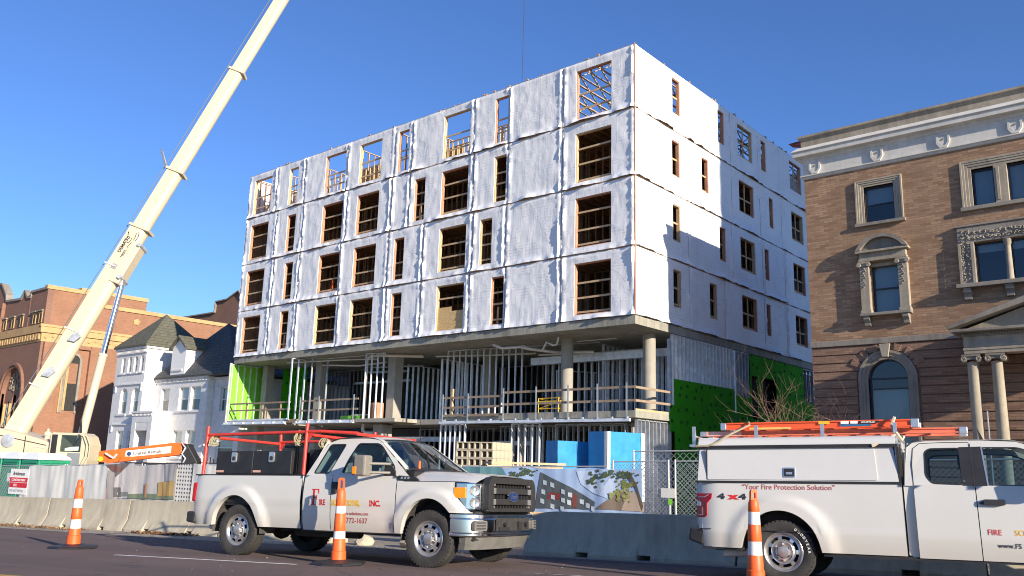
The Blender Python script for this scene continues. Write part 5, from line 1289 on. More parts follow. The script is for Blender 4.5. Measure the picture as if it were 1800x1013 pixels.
# ---------------------------------------------------------------- site fence, signs and printed banners
FM = lambda s, off: (lambda m: m)(Matrix((BD, BN, Vector((0,0,1)))).transposed().to_4x4())
def fmat(off):
    m = Matrix((BD, BN, Vector((0,0,1)))).transposed().to_4x4(); m.translation = BL + BN*off; return m
M['galv'] = flat('galvanised pipe', (.62, .62, .58), .4, .6, .1)
M['wire'] = flat('chain link wire', (.46, .48, .50), .45, .6, .1)
def gzs(s, off): p = BL + BD*s + BN*off; return gz(p.x, p.y)
def fence(s0, s1, off, top, label, mesh=True, pitch=.085, lean=0):
    m = fmat(off); t = thing('fence_panel', label, 'fence', mat=m @ Matrix.Translation((s0, 0, gzs((s0+s1)/2, off))), group='chain link fence panels')
    L = s1-s0; dz = gzs(s1, off)-gzs(s0, off)
    for x in (.04, L-.04):
        mb = MB(); mb.tube((x-lean, 0, -.1 - dz/2 + dz*x/L), (x, 0, top + (x/L-.5)*dz), .019, 10); mb.build('post', M['galv'], t, smooth=40)
    mb = MB(); mb.tube((.04, 0, top-.03 - dz/2), (L-.04, 0, top-.03 + dz/2), .014, 8); mb.build('top_rail', M['galv'], t, smooth=40)
    if mesh:
        mb = MB(); h = top - .12; n = int((L+h)/pitch); w = .0042
        for i in range(1, n):
            for sgn in (1, -1):
                c = i*pitch                     # line x - sgn*z = const, clipped to the panel
                x0, z0 = (c, 0) if c < L else (L, c-L)
                x1, z1 = (c-h, h) if c > h else (0, c)
                if sgn < 0: x0, x1 = L-x0, L-x1
                off_z = lambda x: -dz/2 + dz*x/L + .05
                mb.beam((x0, .004*sgn, z0+off_z(x0)), (x1, .004*sgn, z1+off_z(x1)), w*1.6, w*1.6)
        mb.build('chain_link', M['wire'], t)
    return t
fence(-25.9, -22.3, .55, 1.77, 'chain link panel in front of the toilets, cut by the left picture edge', True, .10)
fence(-22.26, -18.66, .55, 1.77, 'chain link panel carrying the red and white site sign', True, .10, .05)
fence(-18.62, -15.06, .55, 1.77, 'chain link panel behind the plain white banner', False, .1, .1)
fence(-15.02, -11.46, .55, 1.75, 'chain link panel behind the banner with dotted end', False, .1, .1)
fence(-4.5, -1.02, .55, 1.68, 'chain link panel behind the printed banner left of the tree picture', False)
fence(-.98, .22, .55, 1.77, 'narrow chain link panel at the printed tree, between the two pickups', True, .075)
fence(.27, 3.6, .55, 1.77, 'open chain link panel behind the topper of the right pickup', True, .075)
fence(3.64, 7.1, .55, 1.77, 'open chain link panel behind the cab of the right pickup', True, .085)
fence(-.95, 2.9, 1.5, 2.02, 'taller second chain link panel standing behind the first', True, .13)
fm = lambda off: (lambda a, b_, d=0: (a, d, b_))
def banner(name, label, s0, s1, zb, zt, mat, seed, off=.50, parts=(), slant=0):
    t = thing(name, label, 'banner', mat=fmat(off))
    def wave(s, z): return .035*nz(s*1.7, z*.5, seed) + .022*nz(s*5, z*.8, seed+3) + .05*abs(nz(s*1.1, 0, seed+7))*(1.4-z)*.6
    mb = MB(); mb.grid(lin(0, 1, int((s1-s0)/.06)), lin(0, 1, 14), lambda a, c: (lambda s, z: (s, wave(s, z), z))(s0 + (s1-s0)*a - slant*(1-c)*(1-a), (zb(s0 + (s1-s0)*a))*(1-c) + (zt(s0+(s1-s0)*a) - .03*abs(math.sin((s0+(s1-s0)*a)*2.2)))*c))
    mb.build('cloth', mat, t, smooth=60, fix=False)
    return t, wave
def printed(t, wave, nm, poly, mat, lay):
    """a printed area lying a few millimetres in front of the cloth and following its folds"""
    bm = bmesh.new(); vs = [bm.verts.new((p[0], 0, p[1])) for p in poly]; f = bm.faces.new(vs)
    bmesh.ops.triangulate(bm, faces=[f])
    for _ in range(3):
        es = [e for e in bm.edges if e.calc_length() > .10]
        if es: bmesh.ops.subdivide_edges(bm, edges=es, cuts=1); bmesh.ops.triangulate(bm, faces=bm.faces[:])
    for v in bm.verts: v.co.y = wave(v.co.x, v.co.z) - .006 - .003*lay
    me = bpy.data.meshes.new(nm); bm.to_mesh(me); bm.free(); me.materials.append(mat)
    o = bpy.data.objects.new(nm, me); COL.objects.link(o); o.parent = t; return o
pm = lambda n, c: flat('print ' + n, c, .6, var=.06, scale=3)
zb_ = lambda s: gzs(s, .3) + .76
zt1 = lambda s: 1.27 + (s+18.6)*.027
M['cloth_w'] = pm('white cloth', (.60, .60, .57)); M['cloth_g'] = pm('grey sky', (.46, .44, .43))
t, wv = banner('mesh_banner', 'plain off-white mesh banner with a slanting left edge on the site fence', -20.45, -16.5, zb_, zt1, M['cloth_w'], 3, slant=.35)
mb = MB(); mb.box(-19.2, -16.6, -.06, -.05, .42, .62)
t, wv = banner('picture_banner', 'grey printed banner of a brick hut and low buildings beside the dotted strip', -16.48, -13.56, zb_, zt1, M['cloth_g'], 5)
P1 = {}
P1 = dict(
  roof=[(-16.69, 1.32), (-15.57, 1.39), (-16.11, 0.98), (-16.37, 1.17), (-16.47, 1.25)],
  roofred=[(-16.53, 1.3), (-16.4, 1.33), (-15.87, 1.23), (-15.96, 1.14), (-16.37, 1.17)],
  post=[(-16.48, 1.17), (-16.14, 1.1), (-16.17, 0.91), (-16.12, 0.42), (-16.44, 0.41), (-16.5, 0.9)],
  white_wall=[(-15.57, 1.38), (-15.36, 1.39), (-15.18, 0.46), (-16.09, 0.42), (-16.14, 0.97)],
  shed=[(-16.14, 0.71), (-15.84, 0.72), (-15.78, 0.46), (-16.11, 0.44)],
  car=[(-15.8, 0.6), (-15.5, 0.61), (-15.44, 0.5), (-15.78, 0.48)],
  grass=[(-15.49, 0.55), (-14.77, 0.6), (-14.25, 0.6), (-13.58, 0.59), (-13.55, 0.49), (-15.47, 0.44)],
  orange1=[(-14.82, 0.88), (-14.71, 0.85), (-14.68, 0.49), (-14.76, 0.49)],
  obuild=[(-14.26, 0.91), (-13.6, 0.97), (-13.57, 0.59), (-14.22, 0.55)],
  opost=[(-14.08, 0.92), (-14.03, 0.93), (-13.97, 0.49), (-14.03, 0.48)],
  dotsgrey=[(-14.02, 1.4), (-13.57, 1.42), (-13.6, 0.97), (-13.96, 0.94)],
  dots=[(-13.55, 1.42), (-13.04, 1.43), (-13.03, 0.49), (-13.55, 0.48)],
)
pc = dict(roof=(.16, .13, .12), roofred=(.20, .09, .075), post=(.42, .38, .34), white_wall=(.52, .49, .47), shed=(.16, .15, .14), car=(.22, .22, .22), grass=(.16, .20, .13), orange1=(.55, .26, .12), obuild=(.40, .27, .10), opost=(.28, .16, .08), dotsgrey=(.30, .30, .31))
for i, (k_, c_) in enumerate(pc.items()): printed(t, wv, 'printed_' + {'roofred': 'roof', 'white_wall': 'wall', 'orange1': 'post', 'obuild': 'building', 'opost': 'doorway', 'dotsgrey': 'panel'}.get(k_, k_), P1[k_], pm(k_, c_), i)
def dotted():
    k = NT('dotted mesh cloth'); v = k.coord(); x, y, z = k.sep(v)
    fx_ = k.math('SUBTRACT', k.math('FRACT', k.math('MULTIPLY', x, 9.6)), .5); fz_ = k.math('SUBTRACT', k.math('FRACT', k.math('MULTIPLY', z, 9.6)), .5)
    d = k.math('ADD', k.math('MULTIPLY', fx_, fx_), k.math('MULTIPLY', fz_, fz_)); m = k.math('LESS_THAN', d, .075)
    k.col(k.mix(m, (.62, .61, .57), (.10, .10, .12))); return k.set(.7)
M['dotted'] = dotted()
t, wv = banner('dotted_banner', 'white banner strip printed with rows of dark dots beside the tailgate', -13.55, -12.95, zb_, lambda s: 1.43, M['dotted'], 8)
t, wv = banner('pale_banner', 'pale cream banner seen behind the tool boxes of the pickup', -12.93, -7.6, zb_, lambda s: 1.44, M['cloth_w'], 11)
# printed view of a building and a tree
M['skyp'] = pm('sky blue', (.34, .46, .66))
t, wv = banner('tree_banner', 'blue printed banner of a dark apartment block and a tree, between the pickups', -4.45, -.32, lambda s: gzs(s, .3) + .76, lambda s: 1.60 + (s+3)*.014, M['skyp'], 13)
P2 = {}
P2 = dict(
  all=[(-4.44, 1.58), (-0.33, 1.64), (-0.3, 0.85), (-2.87, 0.77)],
  blue=[(-3.31, 1.58), (-0.34, 1.61), (-0.3, 0.86), (-2.88, 0.79)],
  bld=[(-2.5, 1.51), (-2.23, 1.4), (-1.84, 1.25), (-1.29, 0.98), (-1.31, 0.84), (-2.62, 0.8)],
  red=[(-2.32, 1.12), (-2.04, 1.12), (-2.04, 0.99), (-2.33, 0.99)],
  red2=[(-1.8, 1.13), (-1.67, 1.08), (-1.68, 0.86), (-1.77, 0.86)],
  w0=[(-2.44, 1.36), (-2.35, 1.34), (-2.35, 1.25), (-2.44, 1.27)],
  w1=[(-2.47, 1.18), (-2.38, 1.16), (-2.38, 1.07), (-2.47, 1.09)],
  w2=[(-2.49, 1.0), (-2.4, 0.98), (-2.4, 0.89), (-2.49, 0.91)],
  w3=[(-2.27, 1.32), (-2.18, 1.3), (-2.17, 1.21), (-2.26, 1.23)],
  w4=[(-2.25, 1.08), (-2.16, 1.07), (-2.16, 0.98), (-2.25, 1.0)],
  w5=[(-2.26, 0.91), (-2.17, 0.89), (-2.17, 0.8), (-2.26, 0.82)],
  w6=[(-2.02, 1.2), (-1.94, 1.18), (-1.93, 1.09), (-2.02, 1.11)],
  w7=[(-1.87, 1.14), (-1.78, 1.13), (-1.78, 1.04), (-1.87, 1.06)],
  w8=[(-2.02, 1.03), (-1.93, 1.02), (-1.93, 0.93), (-2.02, 0.95)],
  w9=[(-1.89, 1.0), (-1.8, 0.98), (-1.8, 0.89), (-1.88, 0.91)],
  w10=[(-2.04, 0.87), (-1.95, 0.86), (-1.95, 0.77), (-2.03, 0.79)],
  w11=[(-1.62, 1.02), (-1.53, 1.01), (-1.53, 0.92), (-1.62, 0.94)],
  w12=[(-1.49, 0.96), (-1.4, 0.94), (-1.4, 0.85), (-1.49, 0.87)],
  w13=[(-1.37, 0.9), (-1.29, 0.89), (-1.29, 0.8), (-1.37, 0.82)],
  trunk=[(-0.7, 1.56), (-0.56, 1.56), (-0.42, 1.33), (-0.29, 0.94), (-0.33, 0.86), (-0.45, 1.27)],
  branch=[(-0.52, 1.32), (-0.39, 1.4), (-0.38, 1.37), (-0.5, 1.28)],
  roofb=[(-1.29, 0.85), (-0.95, 1.08), (-0.58, 1.24), (-0.73, 0.85)],
  wallb=[(-0.58, 1.22), (-0.45, 1.19), (-0.3, 0.85), (-0.75, 0.85)],
  street=[(-2.87, 0.77), (-2.81, 1.18), (-2.59, 1.1), (-2.64, 0.78)],
)
p2c = dict(street=(.48, .47, .36), bld=(.085, .10, .11), red=(.20, .04, .035), red2=(.20, .06, .05), roofb=(.22, .17, .13), wallb=(.44, .34, .26), trunk=(.11, .09, .055), branch=(.11, .09, .055))
for i, (k_, c_) in enumerate(p2c.items()): printed(t, wv, 'printed_' + {'bld': 'building', 'red': 'balcony', 'red2': 'balcony', 'roofb': 'roof', 'wallb': 'gable'}.get(k_, k_), P2[k_], pm('tree view ' + k_, c_), i % 4)
wm_ = pm('window light', (.50, .58, .62))
for i in range(14): printed(t, wv, 'printed_window', P2['w%d' % i], wm_, 3.5)
printed(t, wv, 'printed_margin', [(-4.44, 1.57), (-3.4, 1.58), (-3.1, 1.2), (-3.0, .9), (-4.4, .62)], pm('teal margin', (.12, .26, .28)), 0)
# white printed clouds and leaf clusters
for q in ([(-1.7, 1.55), (-1.2, 1.57), (-1.3, 1.3), (-1.0, 1.05), (-1.35, 1.15), (-1.6, 1.3)], [(-.95, 1.5), (-.7, 1.52), (-.75, 1.25), (-.9, 1.1), (-1.15, 1.2)], [(-3.2, 1.1), (-2.85, 1.15), (-2.7, .95), (-3.0, .85)]):
    printed(t, wv, 'printed_cloud', q, pm('cloud', (.46, .55, .70)), .4)
rl = random.Random(31); lg = [pm('leaf', c) for c in ((.07, .10, .04), (.16, .18, .05), (.30, .30, .10))]
for cx_, cz_, n, sx, sz, mi in ((-1.1, 1.50, 34, .34, .10, 0), (-.62, 1.50, 26, .25, .10, 0), (-.75, 1.17, 40, .22, .14, 2), (-.62, 1.33, 24, .16, .08, 1), (-1.35, 1.38, 12, .10, .08, 0), (-2.75, 1.5, 16, .2, .09, 0), (-3.05, 1.45, 14, .16, .1, 0)):
    mb = MB()
    for _ in range(n):
        s_, z_ = rl.gauss(cx_, sx*.5), min(1.57, rl.gauss(cz_, sz*.5)); r = rl.uniform(.018, .05); a = rl.uniform(0, 6)
        pts_ = [(s_ + r*math.cos(a+q), z_ + r*.7*math.sin(a+q)) for q in (0, 1.1, 2.2, 3.3, 4.6)]
        if max(p[0] for p in pts_) > -.34: continue
        mb.add([(p[0], wv(p[0], p[1]) - .017, p[1]) for p in pts_], [(0,1,2,3,4)])
    mb.build('printed_leaves', lg[mi], t, fix=False)
# site sign
SG = thing('site_sign', 'white site safety sign with two red bands wired to the left fence', 'sign', mat=fmat(.50) @ Matrix.Translation((-21.42, 0, .33)))
mb = MB(); mb.box(0, 1.0, -.012, 0, 0, .76); mb.build('board', M['white'], SG)
red_ = flat('sign red', (.58, .02, .035), .5)
for z0_, z1_, x0_, tx, sz in ((.36, .50, .02, 'CONSTRUCTION', .095), (.20, .345, .02, 'SITE', .10)):
    mb = MB(); mb.box(x0_, .99, -.016, -.0125, z0_, z1_); b_ = mb.build('red_band', red_, SG)
    text_mesh('lettering', tx, sz, M['white'], b_, Matrix.Translation((.12 if tx != 'SITE' else .25, -.018, z0_+.035)) @ Matrix.Rotation(R(90), 4, 'X'), .001, .002)
text_mesh('lettering', 'Brinkmann', .15, M['t_blk'], SG, Matrix.Translation((.16, -.0135, .57)) @ Matrix.Rotation(R(90), 4, 'X'), .001, .004)
text_mesh('lettering', 'DO NOT ENTER', .10, flat('steel blue vinyl', (.12, .17, .25), .5), SG, Matrix.Translation((.07, -.0135, .07)) @ Matrix.Rotation(R(90), 4, 'X'), .001, .002)
# small notice and marker flag behind the fence on the right
nb = thing('notice_board', 'small pale notice hung on the open chain link right of the tree banner', 'notice', mat=fmat(.53) @ Matrix.Translation((-.08, 0, 1.12)))
mb = MB(); mb.box(.12, .38, -.01, 0, 0, .17); mb.build('sheet', M['cloth_w'], nb); mb = MB(); mb.box(.26, .34, -.013, -.011, -.12, -.02); mb.build('green_tag', M['sheath_lit'], nb); mb = MB(); mb.box(.28, .31, -.008, -.0, -.3, -.12); mb.build('tag_stake', M['white'], nb)

# ---------------------------------------------------------------- building materials behind the fence
PB = thing('timber_pallet', 'timber pallet stack carrying the concrete blocks behind the fence', 'pallet', mat=rotz(R(13), (-15.0, 15.46, gz(-15, 15.5))))
mb = MB()
for z in (0, .45, .9):
    for y in (0, .5, 1.0): mb.box(0, 1.1, y, y+.1, z, z+.12)
mb.build('bearers', M['wood_grey'], PB); mb = MB()
for z in (.121, .571, 1.021):
    for i in range(7): mb.box(.01+i*.157, .12+i*.157, 0, 1.1, z, z+.025)
mb.build('deck_boards', M['wood_grey'], PB); mb = MB(); mb.box(.05, 1.05, .05, 1.05, .147, .449); mb.box(.05, 1.05, .05, 1.05, .597, .899); mb.build('shrink_wrapped_load', M['cloth_w'], PB)
cmu_m = grimy('concrete block', (.46, .40, .30), (.26, .22, .16), .4, 5)
def cmu(m, lb):
    mb = MB(); w, h, d = .352, .2, .205; t_ = .03; hw_ = (w-3*t_)/2
    hl = [[(t_, t_), (t_+hw_, t_), (t_+hw_, h-t_), (t_, h-t_)], [(2*t_+hw_, t_), (2*t_+2*hw_, t_), (2*t_+2*hw_, h-t_), (2*t_+hw_, h-t_)]]
    mb.prism([(.002, .002), (w-.003, .002), (w-.003, h-.003), (.002, h-.003)], lambda a, b_, dd: (a, dd, b_), .002, d-.003, 0, hl)
    o = mb.build('concrete_block', cmu_m); o.matrix_world = m
    return tag(o, lb, 'block', 'hollow concrete blocks stacked on the pallet')
base = rotz(R(13), (-15.0, 15.46, gz(-15, 15.5)+1.05)); proto = None
top_z = 2.17 - (gz(-15, 15.5)+1.05); nrow = int(top_z/.2)
rb_ = random.Random(2)
for r_ in range(nrow):
    for c_ in range(3):
        for d_ in range(5):
            front = d_ == 0; side = c_ == 2
            lb = 'hollow concrete block in the open-ended face of the stack' if front else ('hollow concrete block in the sunlit side of the stack' if side else 'hollow concrete block inside the stack')
            m = base @ Matrix.Translation((c_*.355 + rb_.uniform(-.006, .006), d_*.212 + rb_.uniform(-.008, .008), top_z - (r_+1)*.2))
            if proto is None: proto = cmu(m, lb)
            else:
                o = proto.copy(); COL.objects.link(o); o.matrix_world = m; o['label'] = lb
blue = flat('blue wrap', (.035, .26, .52), .45, var=.18, scale=2.5)
def bundle(loc, deg, w, d, h, label, white_edge):
    t = thing('wrapped_bundle', label, 'bundle', mat=rotz(R(deg), loc))
    zb0 = 1.0; mb = MB()
    us, vs = lin(-w, 0, 8), lin(zb0, h, 8)
    mb.grid(lin(-w, 0, 10), lin(zb0, h, 10), lambda a, z: (a, -.02*nz(a*4, z*3, h), z)); mb.grid(lin(0, d, 10), lin(zb0, h, 10), lambda a, z: (.03*nz(a*4, z*3, h+4), a, z))
    mb.grid(lin(-w, 0, 6), lin(0, d, 6), lambda a, c: (a, c, h + .015*nz(a*3, c*3, 1))); mb.grid(lin(-w, 0, 2), lin(zb0, h, 2), lambda a, z: (a, d, z)); mb.grid(lin(0, d, 2), lin(zb0, h, 2), lambda a, z: (-w, a, z))
    mb.build('blue_wrap', blue, t, smooth=50)
    if white_edge:
        mb = MB(); mb.box(.022, .03, .0, .10, zb0, h); mb.box(.022, .03, d-.12, d, zb0, h); mb.box(-.08, .0, -.03, -.022, zb0, h); mb.build('white_edge_tape', M['white'], t)
    mb = MB(); mb.box(-w, 0, .02, d, .75, zb0-.01); mb.box(-w+.1, -.1, .1, d-.1, .0, .75); mb.build('skid', M['wood_grey'], t); return t
bundle((-14.28, 18.72, gz(-14.3, 18.7)), -12, .50, 1.45, 2.62, 'smaller lower bundle wrapped in bright blue film behind the fence', False)
bundle((-12.98, 19.19, gz(-13, 19.2)), -12, .72, 1.42, 2.86, 'taller blue wrapped bundle with white taped edges behind the fence', True)
LS = thing('lumber_pile', 'pale planks lying on a low pile between the blocks and blue bundles', 'lumber pile', mat=rotz(R(60), (-13.1, 15.4, gz(-13, 15.4))))
mb = MB()
for z in range(6):
    for y in range(3): mb.box(-.6+rb_.uniform(-.1, .1), 1.2+rb_.uniform(-.1, .1), -.3+y*.2, -.12+y*.2, z*.3, z*.3+.28)
mb.build('planks', M['wood'], LS); mb = MB(); mb.box(-.6, 1.25, -.32, .3, 1.81, 1.86); mb.build('top_plank', M['wood'], LS)
# weeds and a bare shrub
def weeds():
    rw_ = random.Random(12); mb = MB()
    for i in range(1500):
        p = bp(rw_.uniform(-.5, 2.6), rw_.uniform(.7, 1.7)); h = rw_.uniform(.1, .75)*(.6+.5*nz(p.x*2, p.y*2)); z = p.z + h; a = rw_.uniform(0, 6.3); r = rw_.uniform(.02, .05)
        u = Vector((math.cos(a), math.sin(a), rw_.uniform(-.6, .6)))*r; w = Vector((-math.sin(a), math.cos(a), rw_.uniform(-.4, .8)))*r*.6; q = Vector((p.x, p.y, z))
        mb.add([q-u, q-w, q+u, q+w], [(0,1,2,3)], rw_.randrange(3))
    for i in range(160):
        p = bp(rw_.uniform(-.5, 2.6), rw_.uniform(.7, 1.7)); mb.beam(p, p + Vector((rw_.uniform(-.15, .15), rw_.uniform(-.15, .15), rw_.uniform(.2, .7))), .008, .008, 1)
    return kind(mb.build('weeds', [flat('yellow weed', (.36, .29, .08), .9), flat('dry straw', (.42, .30, .16), .9), flat('rusty weed', (.30, .15, .07), .9)]), 'stuff')
weeds()
def shrub(loc, label, n, h, spread, seed):
    rs = random.Random(seed); t = thing('bare_shrub', label, 'shrub', loc); mb = MB()
    def grow(p, d, L, r, dep):
        pts = [p]; dd = d.copy()
        for k in range(5):
            dd = (dd + Vector((rs.uniform(-.28, .28), rs.uniform(-.28, .28), rs.uniform(-.12, .2)))).normalized(); pts.append(pts[-1] + dd*L/5)
        mb.path(pts, r, 4, r1=r*.45)
        if dep < 3:
            for k in range(rs.choice((2, 3))):
                q = pts[rs.choice((2, 3, 4))]; nd = (dd + Vector((rs.uniform(-1, 1), rs.uniform(-1, 1), rs.uniform(-.5, .7)))).normalized(); grow(q, nd, L*rs.uniform(.45, .75), r*.55, dep+1)
    for i in range(n):
        a = rs.uniform(0, 6.3); d = Vector((math.cos(a)*spread, math.sin(a)*spread, 1)).normalized(); grow(Vector((rs.uniform(-.4, .4), rs.uniform(-.3, .3), 0)), d, h*rs.uniform(.6, 1), .022, 0)
    mb.build('branches', wood_mat('bare twigs %d' % seed, (.34, .22, .15)), t, smooth=60); return t
shrub((CX+6.5, CY+.3, -.85), 'dense bare brown shrub between the green boarded wall and the brick clubhouse', 30, 4.5, .28, 5)
shrub((CX+8.0, CY-.1, -.8), 'smaller bare shrub in front of the left corner of the brick clubhouse', 14, 3.6, .32, 8)
# ---------------------------------------------------------------- pickups
def mir(bm_add):
    for s in (-1, 1): bm_add(s)
def arch_z(x, cx, cz, rx, rz, zb):
    t = (x-cx)/rx
    return max(zb, cz + rz*math.sqrt(1-t*t)) if abs(t) < 1 else zb
def side_panel(name, par, x0, x1, zb, zt, yf, mat, n=10, dx=.045, extra=(), sides=(-1, 1), smooth=40):
    """body-side skin: columns between a lower and an upper outline, mirrored to both flanks"""
    out = []
    for s in sides:
        mb = MB(); xs = sorted(set([round(q, 4) for q in lin(x0, x1, max(2, int((x1-x0)/dx)))] + [round(e, 4) for e in extra if x0 < e < x1]))
        mb.grid(xs, lin(0, 1, n), lambda x, t: (lambda z: (x, s*yf(x, z), z))(zb(x) + (zt(x)-zb(x))*t))
        # returned edges give the panel thickness
        for e in (x0, x1): mb.add([(e, s*yf(e, zb(e)), zb(e)), (e, s*yf(e, zt(e)), zt(e)), (e, s*(yf(e, zt(e))-.05), zt(e)), (e, s*(yf(e, zb(e))-.05), zb(e))], [(0,1,2,3)])
        for i in range(len(xs)-1):
            a, b_ = xs[i], xs[i+1]
            mb.add([(a, s*yf(a, zb(a)), zb(a)), (b_, s*yf(b_, zb(b_)), zb(b_)), (b_, s*(yf(b_, zb(b_))-.09), zb(b_)), (a, s*(yf(a, zb(a))-.09), zb(a))], [(0,1,2,3)])
        out.append(mb.build(name, mat, par, smooth=smooth, fix=False, merge=.0005))
    return out
def wheel(par, x, y, r, w, rimr, slots, outer, style, lettering=None):
    """tyre with tread blocks, dished rim with real openings, hub and nuts"""
    t = MB(); s = 1 if y > 0 else -1
    prof = [(rimr*.98, -w*.42), (rimr*1.05, -w*.46), (r*.86, -w*.52), (r*.95, -w*.49), (r*.985, -w*.40)]
    for g_ in (-.24, -.08, .08, .24): prof += [(r, (g_-.06)*w), (r, (g_+.06)*w), (r*.972, (g_+.065)*w), (r*.972, (g_+.095)*w)]
    prof = prof[:-2] + [(r*.985, w*.40), (r*.95, w*.49), (r*.86, w*.52), (rimr*1.05, w*.46), (rimr*.98, w*.42)]
    t.lathe(prof, 48, (x, y, r), (0, s, 0)); tr = t
    for i in range(44):
        a = 2*math.pi*i/44
        for q in (-.44, .44):
            c, n_ = Vector((math.cos(a), 0, math.sin(a))), Vector((-math.sin(a), 0, math.cos(a)))
            p = Vector((x, y + s*q*w, r)) + c*r*.972; tr.beam(p - n_*.016, p + n_*.016, w*.10, .016, 0, c)
    ty = t.build('tyre', M['rubber'], par, smooth=45)
    rm = MB(); d = s*w*.40
    rm.lathe([(rimr*1.03, w*.43), (rimr*1.0, w*.45), (rimr*.95, w*.43), (rimr*.90, w*.36), (rimr*.86, w*.30)], 40, (x, y, r), (0, s, 0))
    r1, r2, z1, z2 = rimr*.56, rimr*.86, w*(.34 if style == 'steel' else .33), w*.30
    nseg = slots*6
    def P(rr, a, h): return (x + rr*math.cos(a), y + s*h, r + rr*math.sin(a))
    rows = [r1, r1 + (r2-r1)*.25, r1 + (r2-r1)*.75, r2]
    hs = [z1, z1 + (z2-z1)*.3 + .012, z1 + (z2-z1)*.7 + .006, z2]
    vs = []
    for rr, h in zip(rows, hs):
        for k in range(nseg):
            a = 2*math.pi*k/nseg; vs.append(P(rr, a, h))
    fs = []
    for j in range(3):
        for k in range(nseg):
            if j == 1 and k % 6 in ((1, 2, 3) if style == 'steel' else (1, 2, 3, 4)): continue
            fs.append((j*nseg+k, j*nseg+(k+1) % nseg, (j+1)*nseg+(k+1) % nseg, (j+1)*nseg+k))
    rm.add(vs, fs)
    rm.lathe([(r1, z1), (rimr*.50, z1+.012), (rimr*.44, z1-.01), (rimr*.36, z1-.012), (rimr*.30, z1+.03), (rimr*.27, z1+.05), (rimr*.12, z1+.055), (0, z1+.055)], 32, (x, y, r), (0, s, 0))
    ri = rm.build('rim', M['wheel_steel'], par, smooth=35)
    nb_ = MB()
    for i in range(8 if style == 'steel' else 6):
        a = 2*math.pi*(i+.5)/(8 if style == 'steel' else 6); rr = rimr*.40
        nb_.tube(P(rr, a, z1-.015), P(rr, a, z1+.028), .014, 6)
    nb_.build('wheel_nuts', M['chrome'], ri)
    bk = MB(); bk.lathe([(0, w*.05), (rimr*.95, w*.05), (rimr*.95, -w*.42)], 24, (x, y, r), (0, s, 0)); bk.build('slot_backing', M['dark'], ri)  # dark disc stands in for the shade behind the rim slots
    if lettering:
        mbx = []
        for i, ch in enumerate(lettering):
            a = R(58 - i*8.2)
            c, n_ = Vector((math.cos(a), 0, math.sin(a))), Vector((math.sin(a), 0, -math.cos(a)))
            m = Matrix((n_, c, Vector((0, -1, 0)))).transposed().to_4x4(); m.translation = Vector((x, y + s*w*.525, r)) + c*(rimr*1.05 + (r-rimr)*.36) - n_*.018
            mbx.append((ch, m))
        bm = bmesh.new()
        for ch, m in mbx:
            o = text_mesh('tyre_lettering', ch, .044, M['reflect'], ty, m, .002, .001); bm.from_mesh(o.data); me = o.data; bpy.data.objects.remove(o); bpy.data.meshes.remove(me)
        me = bpy.data.meshes.new('tyre_lettering'); bm.to_mesh(me); bm.free(); me.materials.append(M['reflect'])
        o = bpy.data.objects.new('tyre_lettering', me); COL.objects.link(o); o.parent = ty
M['well'] = flat('dusty wheel well', (.055, .05, .045), .9, var=.5)
def well(par, cx, cz, rx, rz, zb):
    for s in (-1, 1):
        mb = MB()
        pts = [(cx-rx, zb)] + [(cx + rx*math.cos(a), cz + rz*math.sin(a)) for a in [math.pi*(1-i/14) for i in range(15)]] + [(cx+rx, zb)]
        for (a, b_) in zip(pts, pts[1:]): mb.add([(a[0], s*.95, a[1]), (b_[0], s*.95, b_[1]), (b_[0], s*.60, b_[1]), (a[0], s*.60, a[1])], [(0,1,2,3)])
        mb.sheet([(q[0], q[1]) for q in pts], lambda p, q: (p, s*.60, q)); mb.build('wheel_well', M['well'], par, fix=False)
def panel_glass(name, par, poly, yf, mat, sides=(-1, 1), inset=.012):
    for s in sides:
        mb = MB(); mb.sheet(poly, lambda a, b_: (a, s*(yf(a, b_)-inset), b_)); mb.build(name, mat, par, fix=False)
def roundpoly(p, r, n=4):
    out = []
    L = len(p)
    for i in range(L):
        a, b_, c = Vector(p[i-1]), Vector(p[i]), Vector(p[(i+1) % L])
        d1, d2 = (a-b_), (c-b_); k = min(r, d1.length*.45, d2.length*.45); p0, p2 = b_ + d1.normalized()*k, b_ + d2.normalized()*k
        for j in range(n+1):
            t = j/n; q = p0*(1-t)**2 + b_*2*t*(1-t) + p2*t*t; out.append((q.x, q.y))
    return out
M['grille'] = flat('dark grey grille plastic', (.026, .026, .027), .5, var=.15)
M['valance'] = flat('grey valance plastic', (.13, .125, .115), .7, var=.2)
M['mirror_b'] = flat('taupe mirror shell', (.20, .185, .16), .5)
def conform(o, yf, gap=.003, side=-1):
    for v in o.data.vertices: v.co.y = side*(yf(v.co.x, v.co.z) + gap)
    return o
